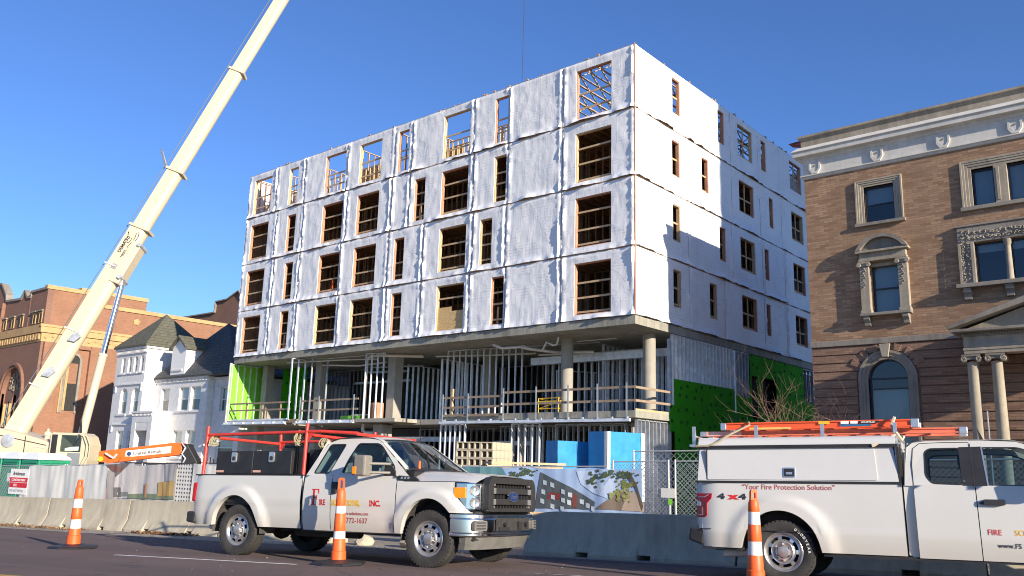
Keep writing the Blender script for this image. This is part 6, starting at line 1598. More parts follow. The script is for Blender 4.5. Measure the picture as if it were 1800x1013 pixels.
# ===== service pickup with the ladder rack
t1o = Vector((-12.96, 8.99, 0))
TR1 = thing('service_pickup', 'white pickup with red ladder rack, black tool boxes and company lettering on its doors', 'pickup truck', mat=gframe(t1o.x, t1o.y, 12.0))
PT = M['paint']; WB = 3.78
def y1(x, z):
    y = 1.0
    if z > .86: y -= .03*((z-.86)/.43)**2
    if z < .80: y -= .012 + .06*((.80-z)/.36)**2
    elif z < .86: y -= .012*(1-(z-.80)/.06)
    for cx in (-.05, 3.80):
        r = math.hypot((x-cx)/1.0, (z-.36)/1.08)
        if .50 < r < .76: y += .048*(1 if r < .64 else .5+.5*math.cos((r-.64)/.12*math.pi)) * min(1, max(0, (1.16-z)/.1))
    if x > 4.1: y -= .16*((x-4.1)/.5)**2
    if x < -.85: y -= .05*((-.85-x)/.25)**2
    return y
zb1 = lambda x: max(arch_z(x, -.05, .36, .53, .60, .47), arch_z(x, 3.80, .36, .50, .61, .46)) if not (-.58 < x < .48 or 3.3 < x < 4.3) else (arch_z(x, -.05, .36, .53, .60, .46) if x < 2 else arch_z(x, 3.80, .36, .50, .61, .46))
ar = lin(-.58, .48, 30)
side_panel('bed_side', TR1, -1.08, 1.345, zb1, lambda x: 1.28, y1, PT, 16, .06, ar)
side_panel('rear_door', TR1, 1.40, 1.955, lambda x: .455, lambda x: 1.29, y1, PT, 16, .1)
side_panel('front_door', TR1, 1.967, 3.19, lambda x: .455, lambda x: 1.29, y1, PT, 16, .1)
side_panel('front_fender', TR1, 3.203, 4.455, lambda x: max(arch_z(x, 3.80, .36, .50, .61, .46), .46 if x < 4.15 else .775), lambda x: 1.205 + .085*max(0, 1-(x-3.2)/.12) if x < 4.212 else 1.04 - (x-4.213)*1.05, y1, PT, 16, .05, lin(3.29, 4.31, 30) + [4.211, 4.214])
well(TR1, -.05, .36, .54, .60, .45); well(TR1, 3.80, .36, .51, .61, .45)
mb = MB(); mb.box(-1.0, 4.35, -.46, .46, .40, .62); mb.box(1.36, 3.3, -.93, .93, .44, .52); mb.box(-.98, 1.36, -.58, .58, .60, .80); mb.box(.55, 1.35, -.9, .9, .50, .6); mb.box(4.2, 4.5, -.85, .85, .4, .8); mb.box(1.34, 1.42, -.9, .9, .5, 1.28); mb.box(3.1, 4.45, -.62, .62, .6, 1.15)
mb.build('chassis', M['dark'], TR1)
for x in (0, WB): mb = MB(); mb.tube((x, -.8, .40), (x, .8, .40), .06, 10); mb.lathe([(0, -.15), (.15, -.08), (.17, 0), (.15, .08), (0, .15)], 12, (x, .1, .40), (0, 1, 0)); mb.build('axle', M['dark'], TR1, smooth=50)
mb = MB(); mb.tube((.9, -.5, .42), (2.2, -.5, .42), .09, 10); mb.build('muffler', M['dark'], TR1, smooth=50)
# pickup bed
mb = MB(); mb.box(-1.06, 1.34, -.90, .90, .80, .84); mb.box(1.30, 1.34, -.93, .93, .84, 1.28)
for s in (-1, 1): mb.box(-1.06, 1.34, s*.91-.02, s*.91+.02, .84, 1.27)
mb.build('bed_liner', M['black'], TR1)
for s in (-1, 1):
    mb = MB(); mb.box(-1.09, 1.345, s*.935-.04, s*.935+.04, 1.278, 1.30); mb.build('bed_rail_cap', M['black'], TR1, bevel=.008)
mb = MB(); mb.box(-1.10, -1.06, -.92, .92, .68, 1.27); tg_ = mb.build('tailgate', PT, TR1, bevel=.02)
mb = MB(); mb.box(-1.12, -1.101, -.12, .12, 1.05, 1.13); mb.build('handle', M['black'], tg_)
for s in (-1, 1):
    mb = MB(); mb.box(-1.125, -1.02, s*.925-.055, s*.925+.055, .84, 1.16); mb.build('tail_light', M['redlens'], TR1, bevel=.03)
mb = MB(); mb.prism([(-1.22, .50), (-1.02, .48), (-1.0, .66), (-1.22, .68)], lambda a, b_, d: (a, d, b_), -.97, .97); mb.build('rear_bumper', M['grille'], TR1, bevel=.03)
mb = MB(); mb.tube((-1.0, -.6, .42), (-.7, -.6, .45), .04, 10); mb.build('exhaust_pipe', M['steel'], TR1, smooth=50)
# cab upper: pillars and roof frame with openings
yg = lambda x, z: .965 - .245*((z-1.28)/.60)**1.1 if z > 1.28 else .965
cabp = [(1.40, 1.285), (3.40, 1.285), (3.30, 1.36), (2.72, 1.80), (2.62, 1.855), (2.2, 1.885), (1.85, 1.87), (1.66, 1.81), (1.54, 1.62)]
rw = roundpoly([(1.54, 1.315), (1.87, 1.315), (2.03, 1.79), (1.70, 1.79)], .05)
fw_ = roundpoly([(2.10, 1.325), (3.14, 1.325), (3.10, 1.43), (2.76, 1.74), (2.66, 1.795), (2.26, 1.80), (2.16, 1.56)], .05)
for s in (-1, 1):
    mb = MB(); mb.sheet(cabp, lambda a, b_: (a, s*yg(a, b_), b_), 0, [rw, fw_]); mb.build('cab_side', PT, TR1, solid=0, fix=False)
    for hole in (rw, fw_):
        mb = MB(); L = len(hole)
        for i in range(L):
            a, b_ = hole[i], hole[(i+1) % L]
            mb.add([(a[0], s*yg(*a), a[1]), (b_[0], s*yg(*b_), b_[1]), (b_[0], s*(yg(*b_)-.03), b_[1]), (a[0], s*(yg(*a)-.03), a[1])], [(0,1,2,3)])
        mb.build('window_seal', M['black'], TR1, fix=False)
def seal(poly, s, yf, w, name, par):
    c = Vector((sum(p[0] for p in poly)/len(poly), sum(p[1] for p in poly)/len(poly)))
    inn = [tuple(Vector(p) + (c-Vector(p)).normalized()*w) for p in poly]
    mb = MB(); mb.sheet(poly, lambda a, b_: (a, s*(yf(a, b_)+.002), b_), 0, [inn]); mb.build(name, M['black'], par, fix=False)
for s in (-1, 1): seal(rw, s, yg, .022, 'window_rubber', TR1); seal(fw_, s, yg, .022, 'window_rubber', TR1)
panel_glass('side_glass', TR1, rw, yg, M['glass']); panel_glass('side_glass', TR1, fw_, yg, M['glass'])
mb = MB(); mb.grid(lin(1.62, 2.74, 10), lin(-.745, .745, 12), lambda x, y: (x, y, 1.885 + .045*(1-(y/.745)**2) - .13*max(0, (1.9-x)/.28)**2*.5 - .14*max(0, (x-2.45)/.29)**2*.6)); mb.build('roof', PT, TR1, smooth=50, fix=False)
wsx = lambda t, y: 2.70 + .62*t + .13*(1-(y/.9)**2)*t + .10*(1-(y/.75)**2)*(1-t)*.6
wy = lambda t, y: y*(.715 + .20*t)/.9
wz = lambda t, y: 1.835 - .45*t + .03*(1-(y/.9)**2)*(1-t)
mb = MB(); mb.grid(lin(0, 1, 8), lin(-.84, .84, 12), lambda t, y: (wsx(t, y), wy(t, y), wz(t, y))); mb.build('windscreen', M['glass'], TR1, smooth=60, fix=False)
for s in (-1, 1):
    mb = MB()
    for i in range(8):
        a, b_ = i/8, (i+1)/8
        mb.add([(wsx(a, s*.9), wy(a, s*.93), wz(a, .9)), (wsx(b_, s*.9), wy(b_, s*.93), wz(b_, .9)), (wsx(b_, s*.83)-.002, wy(b_, s*.83), wz(b_, .83)+.004), (wsx(a, s*.83)-.002, wy(a, s*.83), wz(a, .83)+.004)], [(0,1,2,3)])
    mb.build('windscreen_pillar', PT, TR1, smooth=60, fix=False)
mb = MB(); mb.grid(lin(0, 1, 2), lin(-.84, .84, 12), lambda t, y: (wsx(-.03+.06*t, y), wy(0, y), wz(-.03+.06*t, y)+.003)); mb.grid(lin(0, 1, 2), lin(-.86, .86, 12), lambda t, y: (wsx(.94+.09*t, y), wy(1, y), wz(.94+.09*t, y)+.004)); mb.build('windscreen_trim', M['black'], TR1, smooth=60, fix=False)
mb = MB(); mb.grid(lin(0, 1, 4), lin(-.9, .9, 8), lambda t, y: (1.41 + .22*t, y*(1.05-.2*t), 1.28 + .57*t)); mb.build('cab_back', PT, TR1, smooth=50, fix=False)
mb = MB(); mb.grid(lin(.15, .8, 2), lin(-.6, .6, 2), lambda t, y: (1.40 + .22*t, y, 1.285 + .57*t)); mb.build('rear_window', M['glass_w'], TR1, fix=False)
for y in (-.42, .30):
    mb = MB(); mb.beam((wsx(1, y)-.02, y, 1.41), (wsx(.45, y*.3), y*.3+.1, wz(.45, 0)+.015), .02, .02); mb.build('wiper', M['black'], TR1)
# cabin interior
mb = MB(); mb.box(3.0, 3.3, -.8, .8, 1.05, 1.36); mb.box(1.42, 3.2, -.85, .85, .6, .7); mb.build('dashboard', M['grille'], TR1, bevel=.04)
for y in (-.45, .45):
    mb = MB(); mb.box(2.1, 2.62, y-.25, y+.25, .72, .95); mb.prism([(2.05, .95), (2.2, .95), (2.1, 1.5), (1.98, 1.5)], lambda a, b_, d: (a, d, b_), y-.24, y+.24); mb.prism([(1.99, 1.53), (2.08, 1.53), (2.06, 1.72), (1.97, 1.72)], lambda a, b_, d: (a, d, b_), y-.13, y+.13); mb.build('seat', M['seat'], TR1, bevel=.04)
mb = MB(); mb.path([(2.9, -.45 + .19*math.cos(a), 1.28 + .19*math.sin(a)) for a in lin(0, 6.28, 20)], .016, 6); mb.build('steering_wheel', M['black'], TR1)
# bonnet
def hz(x, y):
    e = abs(y)/.93; z = 1.215 + .165*(1-e**3.5) * (1 - .30*max(0, (x-3.3)/1.3)**2)
    if .35 < abs(y) < .72: z += .012*math.sin((abs(y)-.35)/.37*math.pi)
    return z - .035*max(0, (x-4.2)/.4)**2
mb = MB(); mb.grid(lin(3.22, 4.54, 16), lin(-.93, .93, 24), lambda x, y: (x - .03*(abs(y)/.93)**3*(1 if x > 4.4 else 0), y*(1 - .05*max(0, (x-4.1)/.5)), hz(x, y))); mb.build('bonnet', PT, TR1, smooth=50, fix=False)
mb = MB(); mb.box(3.18, 3.42, -.86, .86, 1.28, 1.36); mb.build('cowl', M['black'], TR1)
for s in (-1, 1):
    mb = MB(); mb.prism(roundpoly([(3.215, 1.225), (3.60, 1.215), (3.52, 1.275), (3.215, 1.295)], .03), lambda a, b_, d: (a, s*(1.0-d), b_), .005, .05); v_ = mb.build('fender_vent', M['black'], TR1)
    mb = MB()
    for x in (3.27, 3.33, 3.39): mb.prism([(x, 1.24), (x+.035, 1.24), (x+.045, 1.275), (x+.01, 1.275)], lambda a, b_, d: (a, s*(1.0-d), b_), -.001, .004)
    mb.build('vent_emblem', M['alu'], v_)
# nose: grille surround, bars, emblem, lamps, bumper
fx4 = lambda a, b_, d: (4.53 + d, a, b_)
mb = MB(); mb.prism(roundpoly([(-.74, .80), (.74, .80), (.74, 1.18), (.66, 1.29), (-.66, 1.29), (-.74, 1.18)], .07), fx4, .0, .12, 0, [roundpoly([(-.60, .85), (.60, .85), (.60, 1.20), (-.60, 1.20)], .04)]); gr = mb.build('grille', M['grille'], TR1, bevel=.02, smooth=40)
mb = MB(); mb.box(4.53, 4.55, -.6, .6, .85, 1.2); mb.build('grille_back', M['dark'], gr)
mb = MB()
for z0_, z1_ in ((.895, .985), (1.05, 1.14)): mb.box(4.57, 4.63, -.60, .60, z0_, z1_)
mb.build('grille_bar', M['grille'], gr, bevel=.012)
mb = MB()
for i in range(13): mb.box(4.56, 4.59, -.57+i*.094, -.545+i*.094, .85, 1.2)
mb.build('grille_slat', M['grille'], gr)
mb = MB()
for z0_, z1_ in ((.90, .98), (1.055, 1.135)):
    for s in (-1, 1): mb.box(4.59, 4.64, s*.555-.045, s*.555+.045, z0_, z1_)
for s in (-1, 1): mb.box(4.59, 4.635, s*.555-.03, s*.555+.03, 1.17, 1.2); mb.box(4.59, 4.635, s*.555-.03, s*.555+.03, .855, .88)
mb.build('bright_corner', M['alu'], gr)
mb = MB(); n = 32
for rx, rz, d0, d1, mi in ((.155, .072, 4.63, 4.655, 0), (.142, .060, 4.6557, 4.662, 1)):
    mb.prism([(rx*math.cos(6.2832*i/n), rz*math.sin(6.2832*i/n)) for i in range(n)], lambda a, b_, d: (d, a, 1.018+b_), d0, d1, mi)
em = mb.build('oval_emblem', [M['chrome'], flat('deep blue enamel', (.012, .03, .12), .25)], gr)
text_mesh('emblem_script', 'Ford', .085, M['chrome'], em, Matrix.Translation((4.663, -.085, .992)) @ Matrix.Rotation(R(90), 4, 'Z') @ Matrix.Rotation(R(90), 4, 'X'), .001, .001, shear=.3)
text_mesh('bonnet_lettering', 'SUPER DUTY', .055, M['alu'], gr, Matrix.Translation((4.64, -.27, 1.235)) @ Matrix.Rotation(R(90), 4, 'Z') @ Matrix.Rotation(R(60), 4, 'X'), .001, .001, spacing=1.35)
for s in (-1, 1):
    plan = [(4.22, .955), (4.40, .945), (4.50, .885), (4.54, .76), (4.40, .76), (4.22, .86)]
    mb = MB(); mb.prism([(a, b_*s) for a, b_ in plan], lambda a, b_, d: (a, b_, d), .825, 1.195); hl = mb.build('headlight', M['chrome'], TR1, bevel=.015)
    lens = [(4.20, .985), (4.40, .975), (4.53, .91), (4.57, .755), (4.535, .755), (4.505, .885), (4.40, .95), (4.20, .96)]
    mb = MB(); mb.prism([(a, b_*s) for a, b_ in lens], lambda a, b_, d: (a, b_, d), .815, 1.203); mb.build('lens', M['headlamp'], hl, smooth=40)
    mb = MB(); mb.prism([(a, b_*s) for a, b_ in [(4.215, .992), (4.395, .982), (4.395, .95), (4.215, .95)]], lambda a, b_, d: (a, b_, d), .985, 1.13); mb.build('turn_signal', M['amber'], hl)
    mb = MB()
    for z in (.92, 1.09): mb.lathe([(0, .0), (.05, .0), (.075, .03), (.07, .05), (0, .02)], 14, (4.47, s*.86, z), (.8, s*.6, 0))
    for z in (.86, 1.0, 1.17): mb.box(4.45, 4.54, s*.84-.05, s*.84+.05, z, z+.012)
    mb.build('reflector_bowl', M['alu'], hl, smooth=50)
bp_o = [(4.16, -.99), (4.34, -1.015), (4.47, -.96), (4.59, -.80), (4.64, -.4), (4.65, 0), (4.64, .4), (4.59, .80), (4.47, .96), (4.34, 1.015), (4.16, .99)]
bp_i = [(x-.10 if abs(y) < .9 else x, y*.90) for x, y in bp_o][::-1]
mb = MB()
def bz(t): return t
for zs, sh in (((.455, .50), -.025), ((.50, .70), 0), ((.70, .765), -.02)):
    o1 = [(x+sh*.8, y*(1+sh*.4)) for x, y in bp_o]; mb.prism(o1 + bp_i, lambda a, b_, d: (a, b_, d), zs[0], zs[1]-.0)
bu = mb.build('front_bumper', M['chrome'], TR1, smooth=50, bevel=.012)
mb = MB()
mb.box(4.64, 4.662, -.50, .50, .53, .70); mb.build('bumper_opening', M['dark'], bu)
mb = MB(); mb.box(4.662, 4.68, -.46, -.14, .535, .585); mb.build('tow_plate', M['grille'], bu)
mb = MB(); mb.box(4.65, 4.69, .12, .24, .55, .66); mb.build('tow_plate', M['grille'], bu)
mb = MB(); mb.tube((4.65, -.30, .62), (4.71, -.30, .62), .03, 10); mb.build('tow_hook', M['grille'], bu)
mb = MB(); mb.tube((4.65, .36, .62), (4.71, .36, .62), .03, 10); mb.build('tow_hook', M['grille'], bu)
mb = MB(); mb.box(4.65, 4.68, .36, .46, .56, .6); mb.build('tow_plate', M['grille'], bu)
for s in (-1, 1):
    mb = MB()
    c = Vector((4.555, s*.84)); u = Vector((.30*-1, s*1.0)).normalized()
    mb.prism(roundpoly([(-.13, .535), (.13, .535), (.13, .64), (.09, .675), (-.13, .675)], .03), lambda a, b_, d: (4.55 + .0 - a*s*s*.28*(1) * (1 if True else 0) + d - .012*abs(a), s*(.845 + a*.9), b_), .0, .045)
    fg = mb.build('fog_vent', M['valance'], bu)
    mb = MB()
    for z in (.56, .60, .64): mb.prism([(-.10, z), (.09, z), (.09, z+.014), (-.10, z+.014)], lambda a, b_, d: (4.55 - a*.28 + d, s*(.845 + a*.9), b_), .046, .052)
    mb.build('vent_slat', M['grille'], fg)
va = [(4.30, -.93), (4.40, -.93), (4.51, -.80), (4.56, -.4), (4.57, 0), (4.56, .4), (4.51, .80), (4.40, .93), (4.30, .93)]
mb = MB(); mb.prism(va + [(4.2, .8), (4.2, -.8)], lambda a, b_, d: (a - .06*(1 if d < .3 else 0), b_*(.93 if d < .3 else 1), d), .27, .455); mb.build('lower_valance', M['valance'], TR1, smooth=40)
# towing mirrors, handles, aerial
for s in (-1, 1):
    mb = MB(); mb.box(2.63, 2.85, s*1.24-.10, s*1.24+.10, 1.27, 1.58); mr = mb.build('wing_mirror', M['mirror_b'], TR1, bevel=.03)
    mb = MB(); mb.box(2.612, 2.632, s*1.24-.085, s*1.24+.085, 1.29, 1.56); mb.build('mirror_glass', M['grille'], mr)
    mb = MB(); mb.box(2.62, 2.70, s*1.29, s*1.345, 1.30, 1.41); mb.build('mirror_signal', M['amber'], mr, bevel=.008)
    mb = MB()
    for z in (1.33, 1.46): mb.tube((2.82, s*1.22, z), (3.06, s*.98, z), .022, 8)
    mb.build('mirror_arm', M['mirror_b'], mr, smooth=50)
    mb = MB(); mb.prism([(2.94, 1.29), (3.16, 1.29), (3.14, 1.36), (3.02, 1.50), (2.96, 1.48)], lambda a, b_, d: (a, s*(.965-d), b_), -.015, .02); mb.build('mirror_base', M['black'], mr)
    mb = MB(); mb.prism(roundpoly([(1.985, 1.01), (2.075, 1.01), (2.075, 1.19), (1.985, 1.19)], .02), lambda a, b_, d: (a, s*(1.0-d), b_), -.03, .02); mb.build('door_handle', M['black'], TR1)
mb = MB(); mb.lathe([(.028, 0), (.022, .10), (.018, .15), (0, .16)], 10, (3.34, -.62, 1.37)); an_ = mb.build('aerial_base', M['orange'], TR1, smooth=50); mb = MB(); mb.tube((3.34, -.62, 1.5), (3.32, -.62, 2.35), .004, 4); mb.build('aerial', M['black'], an_)
for x in (0, WB):
    for y in (-.845, .845): wheel(TR1, x, y, .405, .25, .247, 8, True, 'steel')
# door seams drawn as real gaps need a dark backing
for s in (-1, 1): mb = MB(); mb.box(1.38, 3.25, s*.915-.015, s*.915+.015, .47, 1.27); mb.build('door_shell', M['dark'], TR1)
# lettering on both doors
def t1txt(nm, s, x, z, size, mat, bold=0, fx_=1.0, sp=1.0, dy=.006):
    for side in (-1, 1):
        if side == -1: m = Matrix.Translation((x, -(y1(x+.1, z+.03)+dy), z)) @ Matrix.Rotation(R(90), 4, 'X')
        else: m = Matrix.Translation((3.2 - (x-1.55), y1(x, z)+dy, z)) @ Matrix.Rotation(R(180), 4, 'Z') @ Matrix.Rotation(R(90), 4, 'X')
        conform(text_mesh(nm, s, size, mat, TR1, m, 0, bold, font_x=fx_, spacing=sp), y1, .003, side)
def slab_f(x, z, h):
    w = h*.62; st = h*.17; se = h*.055
    polys = [[(0, 0), (w*.62, 0), (w*.62, se), (w*.42, se), (w*.42, h*.42), (w*.66, h*.42), (w*.70, h*.30), (w*.76, h*.30), (w*.76, h*.62), (w*.70, h*.62), (w*.66, h*.50), (w*.42, h*.50), (w*.42, h-se), (w*.80, h-se), (w*.92, h*.72), (w, h*.72), (w*.97, h), (0, h), (0, h-se), (w*.16, h-se), (w*.16, se), (0, se)]]
    mb = MB(); mb.prism([(x+a, z+b_) for a, b_ in polys[0]], lambda a, b_, d: (a, -(y1(a, b_)+d), b_), .004, .002); mb.build('door_lettering', M['t_red'], TR1)
slab_f(1.575, .835, .245)
t1txt('door_lettering', 'IRE', 1.735, .84, .115, M['t_red'], .004, .82); t1txt('door_lettering', 'SOLUTIONS,', 1.985, .84, .115, M['t_yel'], .005, .86); t1txt('door_lettering', 'INC.', 2.715, .84, .115, M['t_red'], .005, .95)
t1txt('door_web', 'www.fire-solutions.com', 2.08, .70, .068, M['t_dkred'], .0015, .95, dy=.008); t1txt('door_phone', '314-772-1637', 2.08, .585, .105, M['t_dkred'], .002, 1.02, dy=.012)
# ladder rack
RK = M['red']; RE = 2.25
def bar(nm, a, b_, r=.028): mb = MB(); mb.tube(a, b_, r, 10); return mb.build(nm, RK, TR1, smooth=50)
for s in (-1, 1):
    for x in (-.98, 1.29):
        p = bar('rack_post', (x+.02, s*.93, 1.30), (x, s*.90, 2.12), .030)
        mb = MB(); mb.prism([(0, 1.80), (.0, 1.98), (.17, 1.98)], lambda a, b_, d: (x + a, s*.90 + d, b_), -.012, .012); mb.build('gusset', RK, p)
    bar('rack_rail', (-.99, s*.90, 1.97), (1.6, s*.90, 1.985)); bar('rack_rail', (1.6, s*.90, 1.985), (RE, s*.80, 1.95))
for x in (-.99, 1.29, RE-.05): bar('rack_crossbar', (x, -.89 if x < 2 else -.79, 1.94 if x < 2 else 1.945), (x, .89 if x < 2 else .79, 1.94 if x < 2 else 1.945), .026)
def strap(x, y, z, seed, par=TR1):
    mb = MB(); rs = random.Random(seed)
    for i in range(9):
        c = Vector((x + rs.uniform(-.03, .03), y + rs.uniform(-.04, .04), z - .06 + rs.uniform(-.05, .05)))
        mb.path([c + Vector((.05*math.cos(a)*rs.uniform(.6, 1), .04*math.sin(a*1.3), .08*math.sin(a))) for a in lin(0, 5.5, 9)], .009, 4)
    mb.build('tie_strap', flat('tan webbing %d' % seed, (.36, .32, .20), .9), par)
strap(-.80, -.90, 1.93, 1); strap(1.10, -.90, 1.95, 2); strap(.72, .2, 1.92, 3)
# tool boxes along the near bed rail
def toolbox(x0, x1, s):
    mb = MB(); mb.box(x0, x1, s*.86-(.0 if s > 0 else 0), s*.86 - s*.45, 1.305, 1.69) if s > 0 else mb.box(x0, x1, -.88, -.42, 1.305, 1.69)
    b_ = mb.build('tool_box', M['black'], TR1, bevel=.012); f = -.88 if s < 0 else .88
    mb = MB(); mb.prism(roundpoly([((x0+x1)/2-.06, 1.50), ((x0+x1)/2+.06, 1.50), ((x0+x1)/2+.06, 1.67), ((x0+x1)/2-.06, 1.67)], .03), lambda a, b__, d: (a, f + d*s, b__), .001, .018); l_ = mb.build('latch', M['alu'], b_, bevel=.004)
    mb = MB(); mb.prism(roundpoly([((x0+x1)/2-.035, 1.53), ((x0+x1)/2+.035, 1.53), ((x0+x1)/2+.035, 1.60), ((x0+x1)/2-.035, 1.60)], .03), lambda a, b__, d: (a, f + d*s, b__), .0185, .024); mb.build('latch_handle', M['dark'], l_)
    mb = MB(); mb.box(x0+.02, x0+.19, f + (.001 if s > 0 else -.004), f + (.004 if s > 0 else -.001), 1.335, 1.37); mb.build('maker_plate', flat('pink plate', (.62, .34, .28), .5), b_)
toolbox(-.72, .125, -1); toolbox(.135, .98, -1); toolbox(-.72, .125, 1); toolbox(.135, .98, 1)
mb = MB(); mb.box(1.02, 1.10, -.75, -.70, 1.28, 1.78); mb.box(.7, 1.10, -.75, -.71, 1.74, 1.78); mb.build('headboard_frame', M['black'], TR1); mb = MB(); mb.box(1.12, 1.30, -.6, .6, 1.28, 1.72); mb.build('headboard', M['grille'], TR1)

# ===== pickup with the white topper
TR2 = thing('topper_pickup', 'white pickup with closed white topper and orange ladders on its roof rack, cut at right', 'pickup truck', mat=gframe(-4.85, 11.84, 13.0))
def y2(x, z):
    y = 1.0
    if z > .70: y -= .035*((z-.70)/.56)**2
    if z < .66: y -= .03*((.66-z)/.28)**1.5 - .006
    for cx in (-.02, 3.66):
        r = math.hypot((x-cx), (z-.38)/1.05)
        if .46 < r < .74: y += .035*(1 if r < .60 else .5+.5*math.cos((r-.60)/.14*math.pi)) * min(1, max(0, (1.15-z)/.12))
    if x < -.80: y -= .085*((-.80-x)/.3)**2
    if x > 4.1: y -= .2*((x-4.1)/.55)**2
    return y
zb2 = lambda x: arch_z(x, -.02, .38, .50, .53, .40)
tail = [(-1.12, 0)]
side_panel('bed_side', TR2, -1.10, 1.465, lambda x: max(zb2(x), .655 if x < -1.045 else (.42 if x < -.4 else .405)), lambda x: 1.255, y2, PT, 20, .06, lin(-.53, .49, 30) + [-1.046, -1.044])
side_panel('rear_door', TR2, 1.60, 2.262, lambda x: .39, lambda x: 1.245, y2, PT, 14, .1)
side_panel('front_door', TR2, 2.272, 3.38, lambda x: .39, lambda x: 1.245, y2, PT, 14, .1)
side_panel('front_fender', TR2, 3.392, 4.60, lambda x: arch_z(x, 3.66, .38, .50, .53, .40), lambda x: 1.19, y2, PT, 14, .05, lin(3.15, 4.17, 30))
for s in (-1, 1):
    mb = MB(); mb.prism([(1.485, .42), (1.535, .40), (1.595, .40), (1.595, 1.245), (1.485, 1.245)], lambda a, b_, d: (a, s*(.94 + .0*b_ - d), b_), 0, .05); mb.build('cab_corner', PT, TR2)
    mb = MB(); mb.box(1.466, 1.486, s*.88-.02, s*.88+.02, .45, 1.75); mb.build('bed_gap', M['dark'], TR2)
    mb = MB(); mb.box(-1.04, 1.47, s*(.985)-.003, s*(.985)+.003, .645, .657); mb.box(1.6, 3.38, s*(.995)-.003, s*(.995)+.003, .655, .661); mb.build('body_crease', M['grille'], TR2)
well(TR2, -.02, .38, .51, .53, .39); well(TR2, 3.66, .38, .51, .53, .39)
mb = MB(); mb.box(-1.0, 4.3, -.45, .45, .36, .58); mb.box(1.5, 3.3, -.92, .92, .38, .46); mb.box(-1.0, 1.46, -.58, .58, .55, 1.24); mb.box(1.6, 3.38, -.93, .93, .47, 1.23); mb.box(.55, 1.46, -.92, .92, .42, .52); mb.box(3.1, 4.4, -.6, .6, .55, 1.1); mb.box(-1.0, -.55, -.92, .92, .43, .5); mb.build('chassis', M['dark'], TR2)
for x in (0, 3.68): mb = MB(); mb.tube((x, -.8, .39), (x, .8, .39), .06, 10); mb.build('axle', M['dark'], TR2, smooth=50)
mb = MB(); mb.tube((-.83, -.66, .335), (-.45, -.66, .36), .055, 14, cap=False); mb.tube((-.83, -.66, .335), (-.6, -.66, .35), .045, 14); mb.build('exhaust_pipe', M['pvc'], TR2, smooth=50)
mb = MB(); mb.prism([(-1.25, .50), (-1.04, .43), (-1.0, .64), (-1.22, .67)], lambda a, b_, d: (a, d, b_), -.95, .95); rb2 = mb.build('rear_bumper', M['black'], TR2, bevel=.03)
mb = MB(); mb.box(-1.06, -.5, -.97, -.90, .395, .425); mb.box(.5, 3.3, -.96, -.88, .36, .40); mb.build('sill_trim', M['black'], TR2)
mb = MB(); mb.box(-1.14, -1.08, -.86, .86, .68, 1.24); tg2 = mb.build('tailgate', PT, TR2, bevel=.02)
mb = MB(); mb.box(-1.16, -1.141, -.15, .15, 1.0, 1.1); mb.build('handle', M['black'], tg2)
for s in (-1, 1):
    pl_ = [(-1.13, .80), (-1.0, .80), (-.965, .83), (-.965, .985), (-.90, 1.05), (-.89, 1.115), (-1.13, 1.115)]
    mb = MB(); mb.prism(pl_, lambda a, b_, d: (a, s*(y2(a, b_) + d - .0), b_), .018, -.12); tl = mb.build('tail_light', M['redlens'], TR2, bevel=.008)
    mb = MB()
    for q in ([(-1.10, 1.06), (-1.0, 1.06), (-.94, 1.09), (-.94, 1.102), (-1.0, 1.075), (-1.10, 1.072)], [(-1.10, .825), (-1.03, .825), (-1.03, .93), (-1.045, .93), (-1.045, .838), (-1.10, .838)]): mb.prism(q, lambda a, b_, d: (a, s*(y2(a, b_)+d), b_), .021, .017)
    mb.build('lamp_outline', flat('pale lamp line', (.6, .4, .4), .3), tl); mb = MB(); mb.prism([(-1.12, .95), (-1.06, .95), (-1.06, 1.0), (-1.12, 1.02)], lambda a, b_, d: (a, s*(y2(a, b_)+d), b_), .021, .017); mb.build('reversing_lamp', M['white'], tl)
